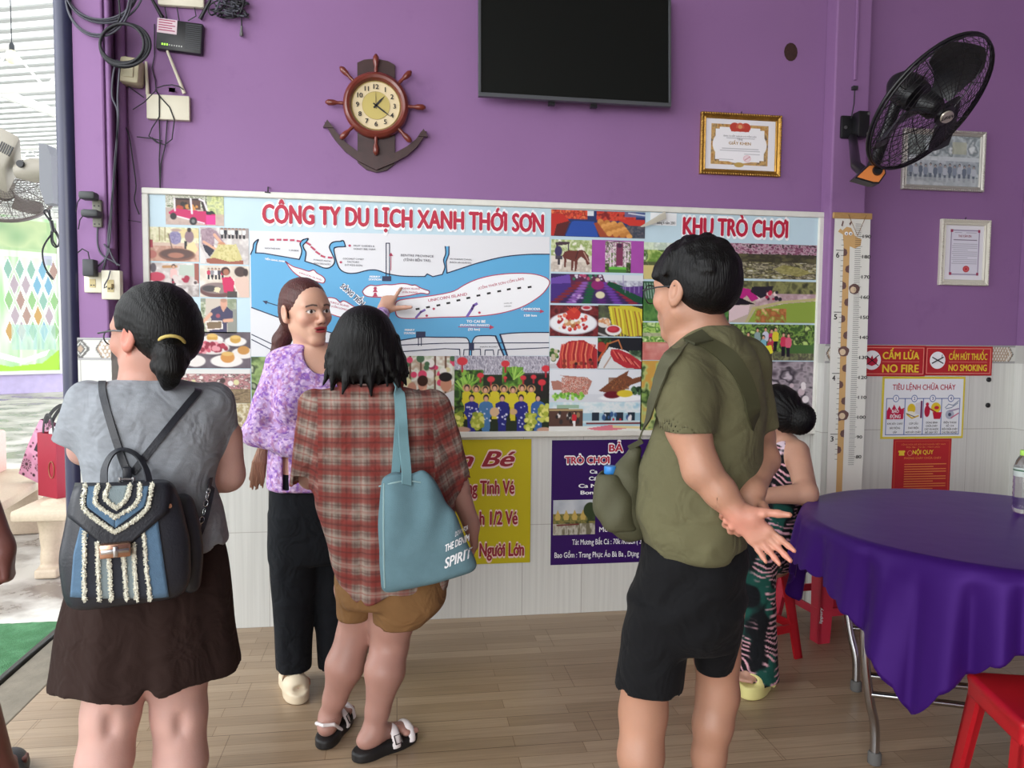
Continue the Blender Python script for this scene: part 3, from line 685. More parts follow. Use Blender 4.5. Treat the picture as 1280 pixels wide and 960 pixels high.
p.ell(.35, .78, .36, .24, '6A4A48'); p.ell(.33, .72, .3, .17, '8A7876'); p.ell(.2, .73, .16, .1, '4A4446'); p.poly([(.3, .68), (.42, .7), (.38, .86), (.28, .82)], 'E0D3AE'); p.poly([(.44, .38), (.62, .34), (.70, .5), (.66, .9), (.48, .84)], 'C8285C'); p.ell(.52, .17, .09, .13, '3A2420'); p.ell(.53, .2, .06, .1, 'A56A54'); p.poly([(.7, .4), (.95, .3), (1, .5), (1, 1), (.84, 1), (.72, .7)], 'D9BCAE'); p.ell(.82, .18, .12, .16, '4A3836'); p.ell(.93, .2, .05, .12, '3A2C2C'); p.rect(.55, .8, .75, 1, '4A4440'); put(p)
p = pic(250.6, 372.8, 296, 416.6, 'C4BAB0'); p.rect(0, 0, .16, 1, '8C9484'); p.noise(['6F7A5E', 'AEB59A', 'D8D6CC'], 14, 13, (0, .1, .16, 1)); p.rect(.15, 0, .55, .9, 'C9BDB0'); p.rect(.75, 0, 1, 1, '8E9088'); p.noise(['7E8A6E', 'A9AE9A'], 10, 14, (.75, 0, 1, .3)); p.poly([(.3, .32), (.5, .22), (.72, .22), (.9, .38), (.88, .64), (.74, .64), (.72, 1), (.22, 1), (.3, .6), (.24, .45)], '43405E'); p.ell(.645, .14, .10, .145, 'D4A08A'); p.ell(.645, .05, .09, .06, 'B58A76'); p.poly([(.56, .24), (.72, .24), (.63, .4)], 'CF9C86'); p.ell(.48, .5, .06, .06, 'A05060'); p.line([(.28, .45), (.08, .66)], .05, SK); p.line([(.86, .62), (.66, .64)], .05, SK); p.poly([(.12, .66), (.60, .63), (.61, .88), (.17, .92)], 'EADFD8'); p.poly([(.15, .69), (.57, .66), (.58, .85), (.19, .89)], '7F6A52'); put(p)
p = pic(186, 414, 313.4, 460.5, '5A5056'); p.noise(['4E454C', '6A5F68'], 4, 15); [(p.ell(x, y, .11, .13, 'E4DFDC'), p.ell(x, y-.06, .055, .11, 'C79A4A'), p.ell(x, y-.12, .05, .05, 'D9B468')) for x, y in ((.62, .22), (.85, .26))]; p.ell(.62, .42, .17, .2, 'D8CFCC'); p.blobs(40, (.48, .32, .76, .52), .07, ['A8344A', 'C4586A', '8E2A3E', 'D8919A'], 5); p.ell(.93, .58, .12, .15, 'E2DCD8'); p.ell(.93, .5, .06, .12, 'C08A4A'); p.ell(.76, .80, .16, .17, 'E6E0DC'); p.ell(.77, .70, .07, .15, 'C98E4C'); p.ell(.77, .6, .06, .06, 'D6AE68'); p.ell(.45, .80, .1, .16, 'E0DAD6'); p.ell(.2, .5, .16, .2, 'E0DAD6'); p.blobs(20, (.1, .4, .3, .55), .07, ['B08A4A', 'C8A868', '7A5A3A'], 6); put(p)
p = pic(186, 461, 313.4, 504, 'C9B4B0'); p.noise(['D9C6C2', '9A6A66', 'C28A90', '5A4844', 'E8DCD8'], 9, 16, None, 1, (1, 2)); p.rect(.3, 0, 1, .14, 'DAD9D6'); p.rect(.0, .58, 1, 1, '8A755C'); p.noise(['7A6A50', '9A8568', '5E4E3E'], 7, 17, (0, .58, 1, 1), 1, (1, 3)); p.blobs(16, (.1, .2, .9, .5), .08, ['B04A5A', 'D87A86', 'E8E0DC', '4A3A3A', 'D6D0A0'], 7); put(p)
p = pic(186, 504.6, 313.4, 541, 'C8BC96'); p.noise(['CFC49E', 'A8946C', 'E0D8C0', '8C7A5C'], 6, 18); p.rect(0, .8, 1, .92, '3A3634'); put(p)
p = pic(314, 446, 456, 541, '5E6E48'); p.noise(['3E4E30', '6E8450', '9AB070', '2E3A26', 'C9CDB0'], 8, 19); [p.person(.25+.17*q, .35, .62, ['E8E4DE', 'B8485A', '4A6A8A', 'D9C86A', '7A5A8A'][q], '3A3A48') for q in range(5)]; put(p)
p = pic(456.5, 444.5, 567.6, 541.3, 'D2C8BC'); p.noise(['D8D4C4', 'B59C86', 'E6E4DA', 'A8B090'], 7, 20); [p.line([(x, 0), (x, .7)], .012, '6A4A3A') for x in (.5, .62, .78, .9)]; p.blobs(24, (.45, .03, 1, .35), .045, ['D8486A', 'E6E0DA', '9A3A5A', '4A6A4A', 'D9CFA0'], 8)
p.poly([(.40, .56), (.60, .42), (.72, .46), (.80, .7), (.74, .9), (.55, .9)], '2A2428'); p.ell(.64, .38, .05, .075, 'C98E78'); p.ell(.64, .32, .06, .07, '3A2018'); p.line([(.62, .5), (.67, .42)], .02, SK); p.poly([(.82, .52), (1, .44), (1, 1), (.74, .92), (.80, .72)], 'DCDADC'); p.ell(.905, .36, .065, .10, 'C98E72'); p.ell(.90, .27, .075, .06, '201818'); p.line([(.97, .68), (.9, .82), (.80, .90)], .035, SK); p.poly([(.78, .92), (.9, .86), (1, 1), (.78, 1)], '5A6E8E'); p.ell(.52, .42, .05, .08, 'C08872'); p.person(.25, .3, .7, 'A8505A'); put(p)
p = pic(568.2, 444.6, 686, 541.2, '26301F'); p.noise(['B8B4C0', '8E8A9A', 'D6D2DC', '6A6676'], 30, 21, (0, 0, 1, .24), 1, (2.5, .6)); p.noise(['2E4A22', '5E8A34', '1E2A18', '8CB84A'], 10, 22, (0, .18, .30, .72)); p.noise(['3E6A2C', '74A83E', '24361C'], 10, 23, (.50, .14, .72, .42)); p.rect(.72, .22, 1, .55, '2A2628', .8)
q = random.Random(3)
for x0, y0 in ((.16, .3), (.1, .35), (.62, .2)):
    for _ in range(12): t = q.uniform(-2.6, -.5); p.line([(x0, y0+.1), (x0+.13*math.cos(t), y0+.1+.16*math.sin(t))], .008, q.choice(['8CC04A', '6EA03C', 'A8D060']))
for x, y, r in ((.08, .07, .055), (.53, .1, .045), (.96, .16, .045), (.27, .25, .035), (.38, .30, .04), (.53, .28, .02), (.72, .28, .032), (.83, .27, .03), (.92, .34, .042)): p.ell(x, y, r, r*.95, 'D23A44'); p.line([(x, y+r), (x, y+r*2.4)], .011, 'B02A38')
for k in range(8): x = .13+.105*k*.92; p.person(x, .37+.012*(k % 3), .44, 'D8C832', 'CFC030', '241C1C', 'DDA88C', .26, 'C99A6A')
for k, x in enumerate((.18, .33, .50, .70, .88)):
    p.person(x, .50, .48, ['2C2E86', '4A78A8', '26287A', '2A2C80', '3A62A0'][k], ['2C2E86', '4A78A8', '26287A', '2A2C80', '3A62A0'][k], '1C1620', 'D8A488', .36); p.blobs(10, (x-.06, .65, x+.06, .93), .012, ['E6E4F0', 'C8CCEC'], 30+k)
for x, y in ((.04, .84), (.24, .84), (.80, .86), (.94, .74)): p.blobs(40, (x-.05, y-.1, x+.05, y+.09), .028, ['C8CC5A', 'A8B040', 'E0DC78', '8A9A34'], int(x*90))
p.ell(.08, .95, .09, .04, 'C49A84'); p.ell(.95, .96, .08, .035, 'C49A84'); p.ell(.42, .72, .05, .06, 'D8B48C'); p.ell(.62, .72, .04, .04, 'D0A878'); put(p)
# --- middle right column
p = pic(689, 261.6, 806, 298.3, '2E3A66'); p.rect(0, 0, .3, .3, 'B9C2CC'); p.noise(['C43A30', 'D85A40', '8E2A28', 'E07A50'], 9, 31, (0, 0, .38, .34)); p.poly([(0, .16), (.12, .14), (.2, .45), (.1, 1), (0, 1)], 'B8342E'); p.poly([(.06, .55), (.2, .4), (.14, 1), (.03, 1)], '5A2A2A'); p.poly([(.22, .42), (.45, .40), (.50, 1), (.15, 1)], '3050A0'); p.rect(.38, .02, .45, .2, 'D0D8DE'); p.noise(['B8342E', 'D0503C', '7A2A2C'], 8, 32, (.48, .02, .9, .35)); p.poly([(.7, .3), (1, .28), (1, .6), (.85, .55)], 'C43C34'); p.rect(.78, .02, 1, .2, '5A6A9A', .8); p.line([(.82, .05), (1, .12)], .02, 'DDE2E8'); p.poly([(.45, .48), (.55, .34), (.74, .45), (.86, 1), (.52, 1)], '9A4A34'); p.noise(['5A5A62', '3E4250', '6A6468'], 8, 33, (.80, .52, 1, 1))
for r in range(6):
    for c in range(4): p.ell(.52+.035*r*.55+c*.072, .40+.09*r+.03*c, .032, .10, ['C98A4A', 'B87A40', 'D89C58'][(r+c) % 3])
put(p)
p = pic(689, 299, 739.6, 340.6, 'D8D2C6'); p.noise(['A8B878', 'D6D9B8', '8CA05C', 'EEEAE0'], 6, 34, (0, 0, 1, .5)); p.rect(0, .62, 1, 1, 'D9CFC4'); p.noise(['D2C8BC', 'B9ACA0', 'E2DAD2'], 7, 35, (0, .68, 1, 1)); p.poly([(.1, .08), (.46, .06), (.44, .14), (.12, .2)], '4A3A44'); p.rect(.12, .16, .16, .5, '4A4050'); p.rect(.4, .14, .43, .4, '4A4050'); p.ell(.18, .36, .09, .16, '3E3860'); p.rect(.1, .5, .28, .62, '4A4450'); p.rect(.16, .58, .22, .78, '3A3238')
p.poly([(.32, .38), (.44, .32), (.66, .33), (.74, .30), (.82, .34), (.92, .50), (.95, .74), (.88, .78), (.84, .62), (.74, .52), (.66, .60), (.62, .98), (.58, .98), (.58, .68), (.55, .66), (.54, .96), (.5, .96), (.5, .64), (.38, .60), (.36, .86), (.32, .86), (.32, .6), (.28, .5)], '6A3A34'); p.line([(.8, .38), (.92, .66)], .015, 'C0A090'); p.line([(.66, .34), (.60, .58)], .012, '3A2428'); put(p)
p = pic(739.9, 299.6, 804.3, 341.6, 'A04CA0'); p.noise(['9C489C', 'A650A6'], 3, 36, None, .6); p.rect(.26, .03, .75, 1, 'D9D2CC'); p.noise(['D8C4CC', '9A6A86', 'EDE8E4', '5A4A50', '8AA06A'], 13, 37, (.26, .03, .75, .82)); p.rect(.47, .08, .60, .78, '7A3A58'); p.ell(.53, .16, .05, .07, '4A2A44'); p.line([(.27, .35), (.3, .1), (.5, .03), (.72, .1), (.75, .4)], .012, '5A4A4A'); [p.line([(x, .3), (x, .8)], .012, 'EFE6EA') for x in (.36, .42, .64, .7)]; p.rect(.28, .82, .73, .92, '6AB84A'); p.rect(.26, .90, .75, 1, '4A7A3A'); p.noise(['5A6A44', '2E3A24', '8AA05C'], 14, 38, (.26, .72, .34, 1)); p.noise(['5A6A44', '2E3A24', '8AA05C'], 14, 39, (.66, .68, .75, 1)); put(p)
p = pic(688.6, 341.8, 804, 380.6, '3A2A58'); p.rect(.55, 0, 1, .42, 'D3D6DC'); p.noise(['D9DCE2', 'AEB0BE', '8A86A0'], 12, 40, (.6, .2, 1, .42)); p.poly([(0, .16), (.22, 0), (.24, .4), (0, .85)], '6A4AA0'); p.poly([(0, .35), (.26, .3), (.2, .75), (0, 1)], '46307A'); p.poly([(.2, 0), (.55, 0), (.62, .5), (.22, .5)], '5A2A48'); p.blobs(26, (.24, .02, .56, .2), .05, ['D8D4E0', 'B0486A', '3A7A5A', '2E2440'], 9)
for r in range(8):
    for c, col in enumerate(('7A2A34', '8A5AA8', '1E5A3A', '5A2A70', '6A3E9A', '8A2A38')): p.ell(.16+c*.125+(r-4)*(c-2.6)*.014, .30+r*.095, .052, .045, col)
p.poly([(.62, .22), (1, .62), (1, 1), (.9, .9), (.6, .35)], '1E4A34'); p.poly([(.74, .42), (1, .36), (1, .78)], '5A3A80'); [p.line([(x, .4), (x, .6)], .012, 'A08AC0') for x in (.8, .85, .9, .95)]; p.line([(.775, 0), (.78, .5)], .012, '8A7AA8'); p.ell(.50, .36, .07, .16, '8A2A6A'); p.ell(.50, .18, .025, .06, 'D9B8A0'); p.ell(.53, .70, .05, .12, 'D8D2B0'); p.blobs(8, (.24, .72, .34, .95), .06, ['C0A0D0', 'A888C4'], 3, .5, False); put(p)
p = pic(687.6, 381.2, 747.6, 420.6, '6A2A2C'); p.noise(['5A2428', '7E3234', '4A2022'], 6, 41); p.ell(.48, .58, .50, .36, 'C8C6CE'); p.ell(.48, .57, .47, .335, 'E8E8EC'); p.ell(.75, .08, .11, .08, 'E4E0E2'); p.ell(.75, .07, .08, .05, 'B03040'); p.blobs(46, (.18, .32, .78, .8), .055, ['B8282E', 'D24A40', 'E07A62', 'A02028', 'E6DCC8'], 11); p.poly([(.36, .42), (.34, .2), (.44, .1), (.5, .06), (.56, .12), (.64, .24), (.60, .42)], 'C23A32'); p.blobs(18, (.32, .46, .6, .66), .06, ['A86A3C', 'C8986A', 'E8DCC4', '7A5A3A'], 12); [p.line([(.5, .24), (.36+.06*k, .06)], .012, 'D2503C') for k in range(5)]; put(p)
p = pic(748, 381.2, 803.4, 421, '3E3A38'); p.noise(['2E3A2A', '4A4A40', '5E6A48'], 6, 42, (0, 0, .3, .4)); p.poly([(.22, .04), (.7, 0), (1, .12), (1, .95), (.72, 1), (.55, .9), (.3, .6)], 'C8BC3A')
for k in range(16): x = .27+.045*k; p.line([(x, .08+.01*k), (x+.05, .5), (x+.10+.02*math.sin(k), .98)], .018, ['E0D648', 'B8A830', '9A5A30', 'D8CC40', 'A87A34'][k % 5])
p.ell(.13, .56, .15, .16, 'DAD6D2'); p.blobs(16, (.03, .44, .24, .62), .05, ['D8A070', 'E0C0A0', 'C88A60'], 13); p.ell(.34, .80, .18, .17, 'E4E2E0'); p.ell(.34, .77, .14, .11, 'A82838'); p.ell(.33, .75, .1, .07, 'C2404C'); p.line([(0, .9), (.2, 1)], .03, 'B8B4B4'); put(p)
p = pic(687, 421.4, 746.8, 461, 'DFE0E4'); p.blobs(16, (.0, .42, .22, .72), .07, ['5A7A3A', '8A9A5A', '3A5A2A', 'C8B8A0'], 14); p.poly([(.1, 1), (.22, .6), (.24, .3), (.4, .12), (.7, .08), (.85, .22), (1, .4), (1, 1)], 'A83034')
for k in range(18): x = .24+.04*k; p.line([(x+.02, .14+.012*abs(k-8)), (x-.02, .55), (x+.02*math.sin(k*2), .98)], .022, ['C84A44', 'D86A50', '9A242C', 'E08A68', 'B03438'][k % 5])
p.blobs(16, (.3, .72, .95, .98), .05, ['6A2A2C', '8A3A30', 'C86A48', '3A2424'], 15); p.poly([(0, .86), (.12, .82), (.2, 1), (0, 1)], 'C4C2C8'); put(p)
p = pic(747.2, 421.8, 802.6, 461.4, '22242A'); p.noise(['3A5A34', '223020', '5A8044'], 8, 43, (0, 0, .3, .2)); p.poly([(.1, .6), (.26, .3), (.6, .4), (1, .68), (1, 1), (0, 1)], 'D6D8DA'); p.noise(['4A7A4A', '2E4A30', '8AA878'], 9, 44, (.7, .4, 1, .7), .7); p.poly([(.3, .36), (.46, .36), (.72, .52), (1, .78), (1, 1), (.62, .96), (.36, .74), (.28, .52)], 'B0323A'); [p.line([(.34+.06*k, .40+.045*k), (.46+.06*k, .66+.035*k)], .016, ['D86A5A', '8A2028', 'E08A78'][k % 3]) for k in range(9)]; p.line([(.22, .2), (.46, .08), (.54, .36)], .02, 'C87848'); p.line([(.02, .72), (.18, .34), (.22, .2)], .04, 'B85A34'); p.ell(.08, .3, .1, .16, 'A83A34'); p.line([(.15, .95), (.3, .6)], .02, 'A88A78'); put(p)
p = pic(686.6, 461.6, 801.5, 502.4, 'DDE1E8'); p.rect(0, .75, 1, 1, 'D3D7DF'); p.poly([(.02, .36), (.10, .34), (.16, .44), (.22, .30), (.12, .18), (.30, .22), (.40, .24), (.46, .36), (.44, .52), (.40, .76), (.3, .82), (.18, .72), (.12, .62), (.04, .62)], 'B07A6C'); p.noise(['B8584A', 'E0C0B0', '8A4438', 'E8DAD0', 'C86A58'], 26, 45, (.13, .24, .42, .78), .85); p.blobs(40, (.04, .74, .38, .92), .05, ['8AC04A', '6AA83A', 'B0D870', '4E8A34'], 16); p.poly([(.53, .66), (.60, .5), (.70, .28), (.86, .02), (.84, .18), (.90, .28), (1, .2), (1, .36), (.88, .48), (.8, .66), (.66, .74)], '7A4A34'); p.noise(['9A5A38', '5A3A2C', 'B87848'], 20, 46, (.64, .24, .86, .6), .7); p.ell(.78, .88, .24, .10, 'EEF0F2'); p.ell(.68, .78, .09, .11, '6A1E28'); p.ell(.82, .74, .09, .11, 'D8C03A'); p.blobs(14, (.88, .56, 1, .74), .06, ['2E4A30', '4A6A44', '1E2E22'], 17); put(p)
p = pic(686.4, 502.8, 801.2, 540.6, 'A8CCDA'); p.noise(['9CC8DA', 'E4EAEC', 'C0DAE2'], 4, 47, (0, 0, 1, .5)); p.poly([(0, .2), (.36, .22), (.36, .78), (0, .86)], '5A4038'); p.rect(.08, .08, .32, .2, '9AB8A0'); p.rect(.0, .22, .36, .28, 'B8A074'); p.blobs(14, (.02, .34, .34, .7), .06, ['E6E2DE', '2A2628', '9A7A58', '3A3434'], 18, 1.4, False); p.person(.27, .3, .5, 'C8303C', 'E8E6E6'); p.rect(.36, .36, 1, .62, '9CC0D0'); [p.rect(.46+.13*k, .34, .54+.13*k, .62, ['2A3440', '22303E'][k % 2]) for k in range(4)]; p.blobs(10, (.48, .38, .95, .6), .05, ['C8303C', 'E6E4E6', '3A5A8A'], 19, 1.5, False); p.rect(.36, .60, 1, .68, 'C9D8DC'); p.rect(.4, .66, 1, .72, '7A3A40'); p.rect(0, .78, 1, 1, 'E2E2DE'); p.poly([(.4, .86), (.66, .74), (.9, .84), (.6, .96)], 'D87A88'); p.line([(.7, .80), (1, .84)], .04, 'E0CF9A'); put(p)
# --- right-hand pictures
p = pic(805, 302.6, 912, 351, '8A9A5A'); p.noise(['6A8A3E', 'B8C87A', '3E5A2A', 'E2E6D2'], 6, 51); p.rect(0, 0, .4, .2, 'DFE8E6', .7); p.rect(0, .62, 1, 1, 'C8B87A'); p.rect(0, .52, 1, .62, '4A4A3A', .7); put(p)
p = pic(803.6, 351.4, 911, 402.6, '4A7A3E'); p.noise(['3E6A36', '5E8A48', '2E5230'], 5, 52); p.rect(0, 0, .16, .45, '3A5A44'); [p.line([(.02+.03*k, .05), (.04+.03*k, .42)], .01, 'A8C0B0') for k in range(4)]; p.ell(.6, .5, .2, .3, '7AA050'); put(p)
p = pic(802.4, 403, 893, 450.4, '8AA85A'); p.noise(['6E9A3E', 'B0D070', '4A7A30', 'D8E6A8'], 8, 53, (0, 0, 1, .5)); p.rect(0, .28, .5, .36, 'B0A894', .8); p.rect(0, .52, 1, 1, 'C87A70'); p.noise(['C06A64', 'D89A90'], 4, 54, (0, .55, 1, 1)); p.ell(.35, .42, .05, .1, '6A3A7A'); p.person(.35, .2, .34, '7A3A80'); put(p)
p = pic(801.6, 450.8, 889, 541, '5E7A3E'); p.noise(['4E6A34', '8AA85A', '2E4424', 'B0C07A', 'C89A4A'], 6, 55); put(p)
p = pic(912.4, 303.6, 1019.8, 350, '4A4438'); p.noise(['6A3A50', '9A6A80', 'C8B0B8', '3E2A34'], 12, 56, (0, 0, 1, .3), 1, (1, 2)); p.noise(['4A4634', '3A362C', '5E5A40'], 5, 57, (0, .3, 1, .55), 1, (1, 2)); p.noise(['5A5448', 'B0A88C', '3E3A30', '8A8458', 'D2CFC4'], 6, 58, (0, .52, 1, 1), 1, (.8, 3)); p.ell(.06, .64, .06, .12, 'DADCE4'); p.poly([(.5, .72), (.62, .58), (.8, .66), (.95, .8), (.8, .92), (.6, .84)], '9A9454', .7); put(p)
p = pic(911.8, 350.4, 1019.3, 404.2, 'B8A89A'); p.noise(['5A5A3E', '8A8A58', '3E3E30'], 7, 59, (0, 0, 1, .36)); p.noise(['D0B8BC', 'A88A90', 'DCC8C8'], 6, 60, (.3, .3, 1, .6)); p.poly([(.0, .24), (.12, .16), (.24, .2), (.34, .42), (.26, .5), (.2, .36), (.12, .5), (0, .46)], 'B0287A'); p.poly([(0, .38), (.14, .42), (.3, .56), (0, .6)], '1E1A22'); p.poly([(.26, .14), (.5, .12), (.48, .3), (.36, .42), (.24, .26)], '2A2630'); p.blobs(12, (.4, .24, .6, .46), .045, ['C23A58', '2A2430', 'E6D0CC', 'A02848'], 20); p.line([(.2, 1), (.28, .66), (.6, .5), (1, .42)], .03, 'B8B07A'); p.poly([(.3, .70), (.62, .54), (1, .46), (1, 1), (.22, 1)], '8AA044'); p.noise(['B87848', '9A5A38', '8AA044', 'D8A878'], 8, 61, (.3, .66, .66, 1)); p.poly([(0, .6), (.24, .58), (.22, .8), (0, 1)], 'D8C0C4'); put(p)
p = pic(893.6, 404.6, 1018.2, 450.8, '5E7A40'); p.noise(['3E5A2E', '86A850', '2A3A22', 'B8D07A'], 7, 62); p.rect(0, .76, 1, 1, '6A5A58', .6); p.rect(.7, .56, 1, .8, '4A6A3A')
for k, (x, t, c) in enumerate(((.13, .22, 'E6E4EA'), (.22, .20, '3A4A8A'), (.33, .22, 'C0285A'), (.42, .1, '8AA0A0'), (.5, .08, 'C8C8D8'), (.56, .12, 'C23A60'), (.60, .08, 'D8C838'), (.48, .3, '7AB0C0'), (.55, .36, 'B83A4A'), (.68, .22, 'C83A58'), (.73, .24, 'D8607A'))): p.person(x, t, .66, c, '201C28', w=.26)
p.poly([(.44, .62), (.56, .58), (.58, .78), (.50, .92), (.45, .82)], 'E0D83A'); put(p)
p = pic(888.6, 451.4, 1016.6, 541.2, '5A5058'); p.noise(['4A4048', '7A6E78', 'A89CA4', '38323A', 'C8BCC4'], 5, 63, None, 1, (1, 1.6)); p.line([(.42, .12), (.52, .0)], .008, 'E0DCDC'); p.line([(.45, .12), (.55, .0)], .008, 'E0DCDC'); p.noise(['5E7A44', '3E5230', 'A8B888'], 7, 64, (.3, .82, 1, 1)); p.blobs(12, (.6, .3, .95, .6), .04, ['E6DCE0', 'C8B4BC'], 21); put(p)
# --- the map: sheet, river, islands, lines
MW = mat('white_print', 'DCDCE0', rough=.45); RV = mat('river_blue', '5AA5D2', rough=.45, var=.03, vscale=3); NV = mat('navy_ink', '232A4C', rough=.5); MG = mat('magenta_ink', 'B8405E', rough=.5); RD = mat('red_ink', 'B41E3C', rough=.5); VI = mat('violet_ink', '7A60B0', rough=.5); WI = mat('white_ink', 'EFEFF2', rough=.5); GI = mat('grey_ink', '5A5660', rough=.5); BK = mat('black_ink', '1E1C20', rough=.5)
def flatpoly(name, polys, y, material, parent):
    m = MB()
    for poly in polys: m.add([onY(x, z, y) for x, z in poly], [tuple(range(len(poly)))])
    return m.build(name, material, parent)
def strokes(mb, pts, w, y, closed=False):
    P = [onY(x, z, y) for x, z in pts]
    if closed: P = P+[P[0], P[1]]
    for a, b in zip(P[:-1], P[1:]):
        d = b-a; L = np.hypot(d[0], d[2])
        if L < 1e-6: continue
        n = np.array([-d[2], 0, d[0]])/L*w/2; e = d/L*w*.3
        mb.add([a-n-e, b-n+e, b+n+e, a+n-e], [(0, 1, 2, 3)])
def smooth_line(pts, n=5):
    P = np.array(pts, float); out = []
    for i in range(len(P)-1):
        p0, p1, p2, p3 = P[max(i-1, 0)], P[i], P[i+1], P[min(i+2, len(P)-1)]
        for t in np.linspace(0, 1, n, endpoint=False): out.append(tuple(.5*((2*p1)+(-p0+p2)*t+(2*p0-5*p1+4*p2-p3)*t*t+(-p0+3*p1-3*p2+p3)*t**3)))
    return out+[tuple(P[-1])]
flatpoly('map_sheet', [[(311.6, 288.4), (687, 296.2), (686.2, 444.6), (313.6, 445.4)]], -.0268, MW, board)
up = [(313.2, 318), (316, 311), (317.3, 304), (323, 299.3), (320.5, 306), (319.5, 316)], [(319.5, 316), (330, 316.6), (350, 320), (374, 324.2)], [(374, 324.2), (376.4, 318), (377, 312), (375, 305), (377, 301), (380, 299.2), (385.2, 298.2), (382.5, 302.5), (378.8, 306.5), (380, 311), (382.4, 316), (381, 326.4)], [(381, 326.4), (395, 331), (404, 334.6), (410, 335), (415, 332.5), (417.6, 329), (418, 324), (414.4, 316), (411.6, 309), (414.2, 304), (419, 302), (425.5, 301.6), (426.6, 301), (429.6, 301.4), (431.8, 308.2)], [(431.8, 308.2), (421, 308.8), (417.4, 311), (418.4, 318), (420.4, 326), (423.4, 334), (428, 339), (436, 341.6), (446, 341.2), (456, 338.6), (464, 337.4), (472, 338), (484, 342), (500, 344.8), (518, 345.6), (531, 345.6)], [(531, 345.6), (534, 342.4), (541, 345.8), (553, 343)], [(553, 343), (556, 334), (554.4, 325), (557, 317), (556.4, 308)], [(561.2, 308), (561, 318), (557.6, 327), (558.6, 341.4)], [(558.6, 341.4), (575, 336), (600, 328), (630, 321), (660, 318), (686.8, 317.8)]
upl = [q for seg in up for q in (smooth_line(seg, 4) if len(seg) > 4 else seg)]
lo1 = smooth_line([(686.2, 415.6), (660, 415.6), (640, 416.4), (625, 418)], 4); cr2 = [(634, 444.2), (629.6, 444.2), (619.4, 420)]; lo2 = smooth_line([(619.4, 420), (610, 419.4), (597, 420), (592.4, 423), (590, 430), (589.4, 444.2)], 4); lo3 = smooth_line([(586.4, 444.2), (586.6, 430), (584.6, 424), (579, 421.8), (550, 421.6), (527, 421.4), (505, 424.6), (486, 427), (450, 425), (400, 412), (355, 399), (314.4, 384.4)], 4)
flatpoly('map_river', [upl+lo1+cr2+lo2+lo3], -.0274, RV, board)
isl = [smooth_line([(357, 327), (366, 333), (376, 336), (386, 339.2), (392, 337.4), (396, 341.4), (403, 345.4), (406.2, 349.6), (404, 353.8), (396, 352), (382, 349), (372, 344), (364, 337), (357, 327)], 3), smooth_line([(396, 374), (412, 372), (420, 373.6), (425, 378), (430, 376), (441, 382.4), (452, 389.4), (446, 398), (428, 397), (408, 390), (396, 380), (396, 374)], 3), smooth_line([(453, 364.4), (456.4, 360), (463, 356.4), (470, 357.2), (480, 355.8), (490, 356), (500, 354.6), (508, 354.8), (515, 356.6), (519, 356.2), (525, 359.6), (531, 362), (536.4, 364), (535, 367.6), (526, 366.4), (510, 369.6), (490, 371.4), (465, 371.2), (456, 369), (453, 364.4)], 3), smooth_line([(494, 380), (500, 375), (530, 371), (552, 367.6), (568, 363.6), (580, 356.4), (595, 349.6), (615, 344.4), (640, 341.8), (664, 342.2), (680, 346), (687, 352), (684, 360), (675, 370), (656, 382), (635, 389.4), (610, 394), (580, 396), (550, 396.6), (520, 398), (502, 397.6), (495, 393), (494, 380)], 3)]
flatpoly('map_islands', isl, -.0280, WI, board)
m = MB(); [strokes(m, q, .0045, -.0284) for q in isl]; strokes(m, [(655, 388.8), (675, 389.2)], .003, -.0284); m.add([onY(x, y, -.0284) for x, y in ((675, 386.6), (680.6, 389.4), (675, 391.6))], [(0, 1, 2)]); strokes(m, [(573, 408.6), (613, 409.2)], .003, -.0284); m.add([onY(x, y, -.0284) for x, y in ((612, 406), (618, 409), (612, 411.8))], [(0, 1, 2)])
strokes(m, [(488.6, 338), (488.6, 318)], .003, -.0284); m.add([onY(x, y, -.0284) for x, y in ((486, 320), (488.6, 315.6), (491.4, 320))], [(0, 1, 2)])
for x, y in ((469, 364.6),): [m.add([onY(x-w, y+h, -.0286), onY(x+w, y+h, -.0286), onY(x+w*.5, y+h-2.4, -.0286), onY(x-w*.5, y+h-2.4, -.0286)], [(0, 1, 2, 3)]) for w, h in ((3.4, 6), (2.2, 3.6), (3.2, .6), (2, -1.6), (2.6, -3.6))]
m.build('map_outlines', MG, board)
m = MB(); [strokes(m, [q for q in (smooth_line(seg, 4) if len(seg) > 4 else seg)], .005, -.0283) for seg in up]; strokes(m, lo1, .005, -.0283); strokes(m, [(625, 418), (634, 444.2)], .008, -.0283); strokes(m, [(619.4, 420), (629.6, 444.2)], .008, -.0283); strokes(m, lo2, .005, -.0283); strokes(m, lo3, .005, -.0283)
for a in ([(494, 431.6), (556, 429), (686, 428.4)], [(504, 439.4), (556, 435.8), (574.6, 436.6), (574.8, 444)], [(579.4, 444), (580, 437), (600.4, 436.4), (600.8, 444)], [(606, 444), (606.4, 437.6), (616.4, 437.4), (617.4, 444)], [(622, 444), (623, 437.2), (686, 434.6)], [(314.6, 418), (348, 434)], [(314.6, 424.4), (345, 440)], [(360, 386), (332, 377.4)], [(523, 421), (523, 432)], [(526.6, 421), (526.6, 432)], [(482.6, 345), (482.6, 304), (486.8, 304), (486.8, 345)]): strokes(m, a, .0042, -.0283)
m.add([onY(x, y, -.0285) for x, y in ((328, 376), (334.6, 376), (333, 380.6))], [(0, 1, 2)])
for x0, y0, x1, y1 in ((477.8, 345.2, 489, 351.4), (520, 414.4, 531.8, 421.4), (586, 428.8, 592.6, 438)): m.add([onY(x, y, -.0287) for x, y in ((x0, y0), (x1, y0), (x1, y1), (x0, y1))], [(0, 1, 2, 3)])
m.build('map_lines', NV, board)
m = MB()
